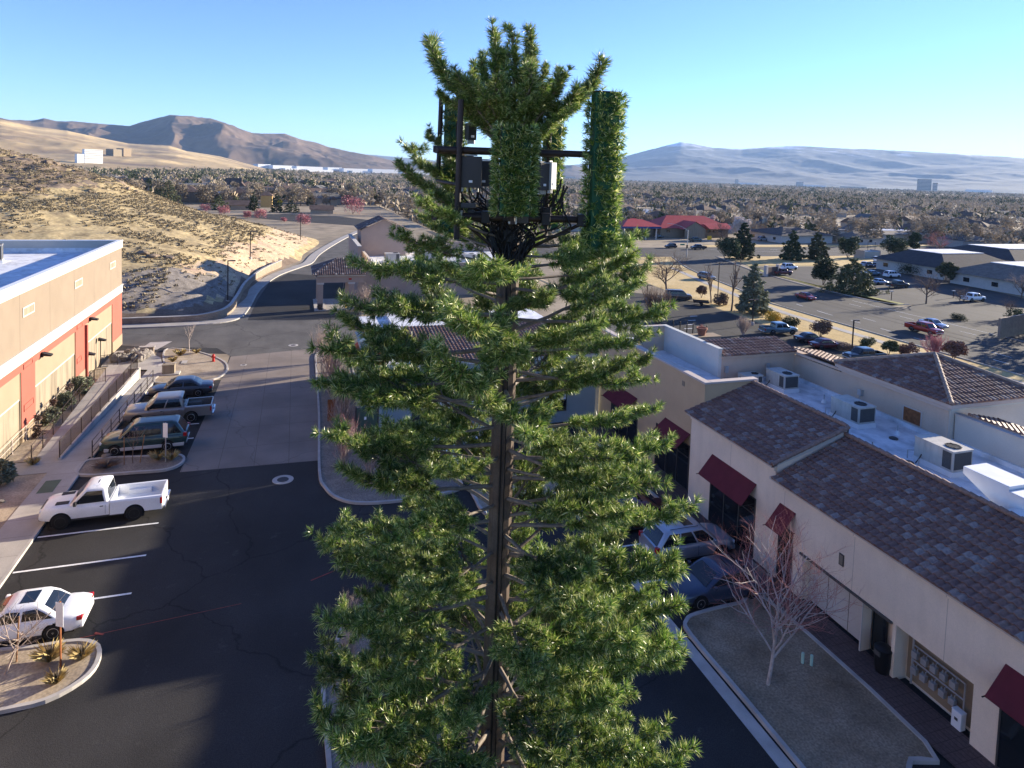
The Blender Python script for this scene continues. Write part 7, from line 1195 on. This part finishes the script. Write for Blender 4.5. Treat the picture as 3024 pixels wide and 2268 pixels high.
for x, y, yt, lab in ((1600, 410, 280, 'first bare poplar above the road bend'), (1740, 490, 235, 'tall bare poplar with dark trunk'), (1880, 390, 300, 'pale bare poplar right of the tall one'), (700, 260, 190, 'pale blossoming tree above the school roof')): ltree0('bare_poplar', lab, 'bare', 'd', x, y, yt, 60, int(x) + 2, K['twig_grey'] if 'pale' in lab else K['twig_brown'])
p = place0('d', 1455, 490); t = thing('traffic_sign', 'yellow diamond traffic sign at the road bend beyond the hill', 'sign', (p.x, p.y, 0)); b = MB(); b.bx(-.06, .06, -.06, .06, 0, 6.5, K['steel']); b.build('post', t); b = MB(); b.add([(0, -.1, 3.2), (1.3, -.1, 4.5), (0, -.1, 5.8), (-1.3, -.1, 4.5), (0, -.05, 3.2), (1.3, -.05, 4.5), (0, -.05, 5.8), (-1.3, -.05, 4.5)], [(0, 1, 2, 3), (7, 6, 5, 4), (0, 4, 5, 1), (1, 5, 6, 2), (2, 6, 7, 3), (3, 7, 4, 0)], K['yellow_paint']); b.build('sign_plate', t)
# ---------------------------------------------------------------- suburb
sr = np.random.default_rng(77)
def blocked(x, y):
    return ((x > 36) & (x < 262) & (y < 216)) | ((x > 95) & (x < 215) & (y < 262)) | ((x < 30) & (y < 330)) | ((x > -60) & (x < 45) & (y < 345)) | (y < 120) & (x < 300)
def polar(n, r0, r1, area=True, a0=-24, a1=61):
    a = np.radians(a0 + (a1 - a0) * sr.random(n)); u = sr.random(n); r = np.sqrt(r0 * r0 + (r1 * r1 - r0 * r0) * u) if area else r0 * (r1 / r0) ** u; return r * np.sin(a), r * np.cos(a)
HM = []
for i, (wm, rm, gb_) in enumerate((('house_tan', 'roof_brown', 1), ('house_grey', 'roof_grey', 0), ('house_tan', 'roof_grey', 1), ('cream', 'roof_brown', 0), ('house_grey', 'roof_brown', 1))):
    t = thing('house', 'x', 'house', (0, -900 - 40 * i, -300)); simple_house(t, 17 - i, 11 + i % 2, 3.3 + (i == 3) * 2, 6.2 + (i == 3) * 2, K[wm], K[rm], 'xy'[i % 2], bool(gb_)); HM.append(t)
hx_, hy_ = polar(2400, 215, 1900); ok = ~blocked(hx_, hy_); hx_, hy_ = hx_[ok], hy_[ok]; od = np.argsort(np.hypot(hx_, hy_)); cell = set(); nh = 0
for k in od:
    c_ = (int(hx_[k] // 24), int(hy_[k] // 24))
    if c_ in cell: continue
    cell.add(c_); i = int(sr.integers(0, 5)); lab = ['tan gabled suburban house among bare trees', 'grey hip roofed suburban house among bare trees', 'tan suburban house with grey roof among bare trees', 'two storey cream suburban house among bare trees', 'grey gabled suburban house among bare trees'][i]
    r = dup(HM[i], (hx_[k], hy_[k], gz(hx_[k])), float(sr.choice([0, .4, -.3, 1.57, 1.2])), 1.0, lab, ['tan gabled houses', 'grey hip roofed houses', 'tan houses with grey roofs', 'two storey cream houses', 'grey gabled houses'][i]); nh += 1
    if nh >= 290: break
for t in HM:
    for ch in list(t.children): bpy.data.objects.remove(ch)
    bpy.data.objects.remove(t)
def crown_mesh(seed, h, w, m, n, thin):
    r = np.random.default_rng(seed); P = []; 
    for i in range(18): a = r.random() * 6.283; q = w * .5 * r.random() ** .5 * .85; z = h * (.3 + .6 * r.random()); P.append((q * math.cos(a) * (1.15 - z / h * .6), q * math.sin(a) * (1.15 - z / h * .6), z))
    return leaf_cloud(seed, P, [w * .17] * 18, n, thin, m)
K['far_bare'] = tone_mat('far_bare_crowns', [(.175, .14, .10), (.245, .20, .145), (.33, .275, .20), (.22, .18, .135)], 1, .1); K['far_green'] = tone_mat('far_evergreens', [(.03, .042, .022), (.055, .068, .032), (.085, .09, .045)], 1, .1)
bt = MB(); bt.tube([(0, 0, 0), (0, 0, 3.2), (.2, .1, 5.5)], [.2, .15, .05], K['bark'], 5); BT = bt.mesh('trunk'); TM = [(BT, crown_mesh(400 + i, 9.5 + i % 3, 9 + i % 2, K['far_bare'], 900, .5)) for i in range(4)] + [conifer(410, 10, 5, K['leaf_dark'], 1000, .8, .05, .2), conifer(411, 8, 5.5, K['leaf_olive'], 900, .6, .08, .25)]
TL = [('bare_tree', 'round brown bare tree in the suburb', 'brown bare trees of the suburb')] * 4 + [('evergreen_tree', 'dark pointed evergreen in the suburb', 'dark evergreens of the suburb'), ('evergreen_tree', 'olive green evergreen in the suburb', 'olive evergreens of the suburb')]
tx_, ty_ = polar(3000, 205, 560); ok = ~blocked(tx_, ty_); tx_, ty_ = tx_[ok], ty_[ok]; od = np.argsort(np.hypot(tx_, ty_))[:620]; nt_ = 0; farx, fary = [], []
for q, k in enumerate(sr.permutation(od)):
    if nt_ >= 275: farx.append(tx_[k]); fary.append(ty_[k]); continue
    i = int(sr.choice(6, p=[.2, .2, .19, .18, .14, .09])); nm, lab, gr = TL[i]; s = .65 + .5 * sr.random(); plant(nm, lab, 'tree', TM[i], (tx_[k], ty_[k], gz(tx_[k]) - .1), sr.random() * 6, s, gr); nt_ += 1
A1x, A1y = polar(9000, 500, 1700); A2x, A2y = polar(5200, 1600, 3600, False); A3x, A3y = polar(3800, 3400, 6500, False, 14, 61)
X = np.concatenate([farx, A1x, A2x, A3x]); Y = np.concatenate([fary, A1y, A2y, A3y]); ok = ~blocked(X, Y); X, Y = X[ok], Y[ok]; Z = np.where(X > 56, LOW, np.where(X < 42, 0, (X - 42) / 14 * LOW)); dist = np.hypot(X, Y); S = (3.9 + 1.8 * sr.random(len(X))) * (1 + .25 * (dist > 1600) + .4 * (dist > 3300)); g = sr.random(len(X)); street_gap = ((np.floor(X / 62) % 2 == 0) & (np.abs(X % 62) < 9)) & (dist < 1500)
kk = np.where(dist < 1000, 34, 16); ev = (g < .13 + .25 * (fbm(X, Y, 130, 3, 21) > .52)) & ~street_gap; ba = ~ev & ~street_gap
for nm, sel, m, tall in (('distant_bare_trees', ba, K['far_bare'], 1.25), ('distant_evergreens', ev, K['far_green'], 1.7)):
    for near in (0,): clumps(nm, np.c_[X, Y][sel], Z[sel] + 1.8, S[sel], 26, m, 9 + int(tall * 10), tall, .27)
for i, (x, y, s_) in enumerate(((121.5, 44, 1), (124, 52, .9), (122, 59, 1.1), (126, 66, .95), (123, 73, .85), (130, 58, 1.2), (133, 72, 1.1), (128, 80, .8))): plant('bare_tree', 'round bare street tree beyond the right picture edge', 'tree', TM[i % 4], (x, y, LOW), i, s_, 'bare street trees at the right')
# ---------------------------------------------------------------- mountains
def mountain(name, prof, Rr, r0, m, amp, sc, seed, nr=90, base=0, back=1.6, power=1.35, step=4):
    px = np.arange(prof[0][0], prof[-1][0] + 1, step); py = np.interp(px, [p[0] for p in prof], [p[1] for p in prof]); AE = [azel(a, b) for a, b in zip(px, py)]; az = np.array([a for a, e in AE]); hh = np.array([H + e * Rr for a, e in AE]); hh = hh + (fbm(az * 400, az * 0, 3, 4, seed) - .5) * .02 * hh
    tt = np.concatenate([np.linspace(0, 1, nr), 1 + np.linspace(.03, 1, 14) * (back - 1)]); Rm = r0 + (Rr - r0) * tt[:, None]; A = az[None] + 0 * Rm; Rm = Rm + 0 * A; Xm, Ym = Rm * np.sin(A), Rm * np.cos(A); s = np.where(tt <= 1, np.clip(tt, 0, 1) ** power, np.clip(1 - ((tt - 1) / (back - 1)) ** 1.2, 0, 1))[:, None]
    nz = fbm(Xm + 2000, Ym, sc, 5, seed, True) - .5; nz2 = fbm(Xm, Ym, sc * 2.6, 3, seed + 3) - .5; ker = np.exp(-np.linspace(-2, 2, 61) ** 2); ker /= ker.sum(); hs_ = np.convolve(np.pad(hh, 30, 'edge'), ker, 'valid')[:len(hh)]; t3 = (np.clip(tt, 0, 1)[:, None] ** 4) * (tt[:, None] <= 1) + (tt[:, None] > 1); hh2 = hs_[None] * (1 - t3) + hh[None] * t3; wgt = (np.clip(tt, 0, 1) * (1 - np.clip(tt, 0, 1)))[:, None] * 4; z = base + (hh2 - base) * s + (hs_[None] - base) * (amp * nz + amp * .8 * nz2) * np.where(tt[:, None] <= 1, wgt ** .75, 0)
    z = np.maximum(z, -4.8); n0, n1 = z.shape; idx = np.arange(n0 * n1).reshape(n0, n1); Fm = np.stack([idx[:-1, :-1], idx[:-1, 1:], idx[1:, 1:], idx[1:, :-1]], -1).reshape(-1, 4); me = np_mesh(name, np.stack([Xm.ravel(), Ym.ravel(), z.ravel()], 1), Fm, [m]); me.polygons.foreach_set('use_smooth', [True] * len(me.polygons)); return structure(link(name, me)), (lambda x, R_: float(np.interp(azel(x, 500)[0], az, np.interp(R_, Rm[:nr, 0], np.arange(nr)) * 0 + z[int(np.interp(R_, Rm[:nr, 0], np.arange(nr)))])))
def snow(m, z0, z1):
    nt = m.node_tree; N, L = nt.nodes, nt.links; b = N['Principled BSDF']; src = b.inputs['Base Color'].links[0].from_socket; g_ = N.new('ShaderNodeNewGeometry'); sp = N.new('ShaderNodeSeparateXYZ'); L.new(g_.outputs['Position'], sp.inputs[0]); n = N.new('ShaderNodeTexNoise'); n.inputs['Scale'].default_value = .0022; n.inputs['Detail'].default_value = 7; L.new(g_.outputs['Position'], n.inputs['Vector'])
    a = N.new('ShaderNodeMath'); a.operation = 'MULTIPLY_ADD'; L.new(n.outputs[0], a.inputs[0]); a.inputs[1].default_value = 900; L.new(sp.outputs[2], a.inputs[2]); r = N.new('ShaderNodeMapRange'); r.inputs[1].default_value = z0; r.inputs[2].default_value = z1; L.new(a.outputs[0], r.inputs[0]); x = N.new('ShaderNodeMix'); x.data_type = 'RGBA'; L.new(r.outputs[0], x.inputs[0]); L.new(src, x.inputs[6]); x.inputs[7].default_value = (.75, .77, .8, 1); L.new(x.outputs[2], b.inputs['Base Color'])
K['near_range'] = mat('near_range', (.078, .054, .04), rough=1, sc=.0022, fine=.2, fsc=.02, col2=(.18, .122, .08)); K['foothill'] = mat('foothill', (.19, .135, .09), rough=1, sc=.0045, fine=.15, fsc=.03, col2=(.56, .41, .20)); K['far_range'] = mat('far_range', (.035, .045, .06), rough=1, sc=.0012, fine=.25, fsc=.006, col2=(.10, .10, .10)); snow(K['far_range'], 1040, 1240)
Z1 = lambda L_: [(x * 1100 / 2212, 300 + y * 1100 / 2212) for x, y in L_]
mountain('mountains', [(-420, 395), (-200, 380)] + Z1([(0, 125), (180, 135), (260, 112), (340, 125), (430, 122), (590, 138), (770, 150), (830, 128), (930, 105), (1010, 82), (1130, 95), (1230, 112), (1330, 130), (1420, 165), (1500, 196), (1600, 190), (1690, 190), (1800, 228), (1880, 245), (1950, 270), (2080, 300), (2212, 322), (2330, 350), (2450, 385)]), 5600, 4300, K['near_range'], .9, 900, 3, power=1.1, step=3)
fo, fz = mountain('foothills', [(-420, 330), (-200, 338), (0, 352), (90, 372), (200, 386), (280, 404), (380, 424), (500, 430), (550, 446), (650, 462), (730, 484), (790, 500)], 3000, 1250, K['foothill'], .30, 420, 5, power=1.5)
mountain('hills', Z1([(1420, 395), (1480, 340), (1560, 285), (1680, 235), (1720, 237), (1790, 265), (1880, 300), (1990, 345), (2100, 385), (2160, 400)]), 5000, 4400, K['near_range'], .3, 500, 8, power=1.2, step=3)
mountain('mountains', [(900, 470), (1000, 462), (1080, 456), (1150, 462), (1240, 470), (1330, 478), (1420, 474), (1500, 468), (1590, 476), (1680, 488), (1760, 480), (1832, 466), (1900, 447), (1960, 432), (2010, 419), (2050, 424), (2105, 436), (2187, 440), (2270, 434), (2351, 430), (2461, 437), (2560, 440), (2734, 449), (2900, 458), (3024, 467), (3200, 478), (3500, 490)], 13000, 7600, K['far_range'], .30, 1900, 11, power=1.5)
mountain('hills', [(1150, 500), (1195, 484), (1258, 474), (1320, 487), (1390, 500)], 7000, 6400, K['near_range'], .3, 500, 12, power=1.1, step=3); mountain('hills', [(1600, 520), (1650, 492), (1690, 487), (1730, 500), (1780, 522)], 7400, 6600, K['near_range'], .3, 500, 13, power=1.1, step=3)
# far buildings
def slab(name, label, x0, x1, y0, y1, D_, m, group=None, bands=0, depth=25, cat='building', turn=0.0):
    a, c = ray(x0, y1), ray(x1, y1); a = EYE + a * (D_ / math.hypot(a.x, a.y)); c = EYE + c * (D_ / math.hypot(c.x, c.y)); h = (y1 - y0) * D_ / F; u = (c - a); u.z = 0; l = u.length; u.normalize(); v = Vector((-u.y, u.x, 0)); t = thing(name, label, cat, (a.x, a.y, a.z), math.atan2(u.y, u.x) + turn, group); l /= math.cos(turn); b = MB(); b.bx(0, l, 0, depth, -8, h, m); b.build('wall', t)
    if bands:
        b = MB()
        for k in range(bands): z = h * (k + .35) / bands; b.bx(l * .02, l * .98, -.15, 0, z, z + h * .3 / bands, K['rru_grey'])
        b.build('window_bands', t)
    return t
slab('hospital_building', 'white multi storey block with window bands on the golden foothill', 250, 304, 445, 470, 1500, K['white_metal'], None, 6, 9, turn=.45); slab('hospital_building', 'low white wing left of the white multi storey block', 228, 250, 457, 470, 1495, K['white_metal'], depth=9, turn=.45); slab('far_building', 'pale small building right of the white block on the slope', 335, 360, 442, 452, 1900, K['cream'], turn=.7); slab('far_building', 'cream gabled building farther right on the slope', 365, 388, 440, 452, 1950, K['cream2'], turn=.7)
wh = [(762, 800, 485, 493), (806, 870, 488, 494), (876, 960, 491, 497), (968, 1010, 494, 499), (1015, 1090, 497, 503), (842, 880, 497, 500), (905, 985, 500, 503), (1100, 1180, 499, 506), (1190, 1300, 503, 509), (1040, 1095, 504, 507)]
for i, q in enumerate(wh): slab('warehouse', 'long white warehouse at the foot of the far brown mountain', *q, 4150 - (i > 4) * 60 - 25 * i, K['white_metal'], 'white warehouses', 0, 60, turn=.5)
for i, q in enumerate([(1850, 1900, 532, 536), (1930, 2010, 535, 540), (2060, 2110, 539, 543), (2170, 2180, 530, 541), (2180, 2240, 540, 546), (2350, 2372, 538, 552), (2372, 2440, 546, 550), (2480, 2560, 550, 553), (2850, 2930, 560, 563), (1640, 1700, 520, 524)]): slab('far_building', 'pale low building in the hazy band at the far edge of the valley', *q, 6300 - 20 * i, K['house_grey'] if i % 2 else K['white_metal'], 'pale buildings in the far haze', 0, 60)
slab('tower_block', 'wide grey high rise standing alone at the far right of the valley', 2707, 2750, 533, 560, 5200, K['house_grey'], None, 8, 40); slab('tower_block', 'narrower part of the grey high rise, just right of the wide one', 2753, 2768, 543, 561, 5180, K['house_grey'], None, 5, 40)
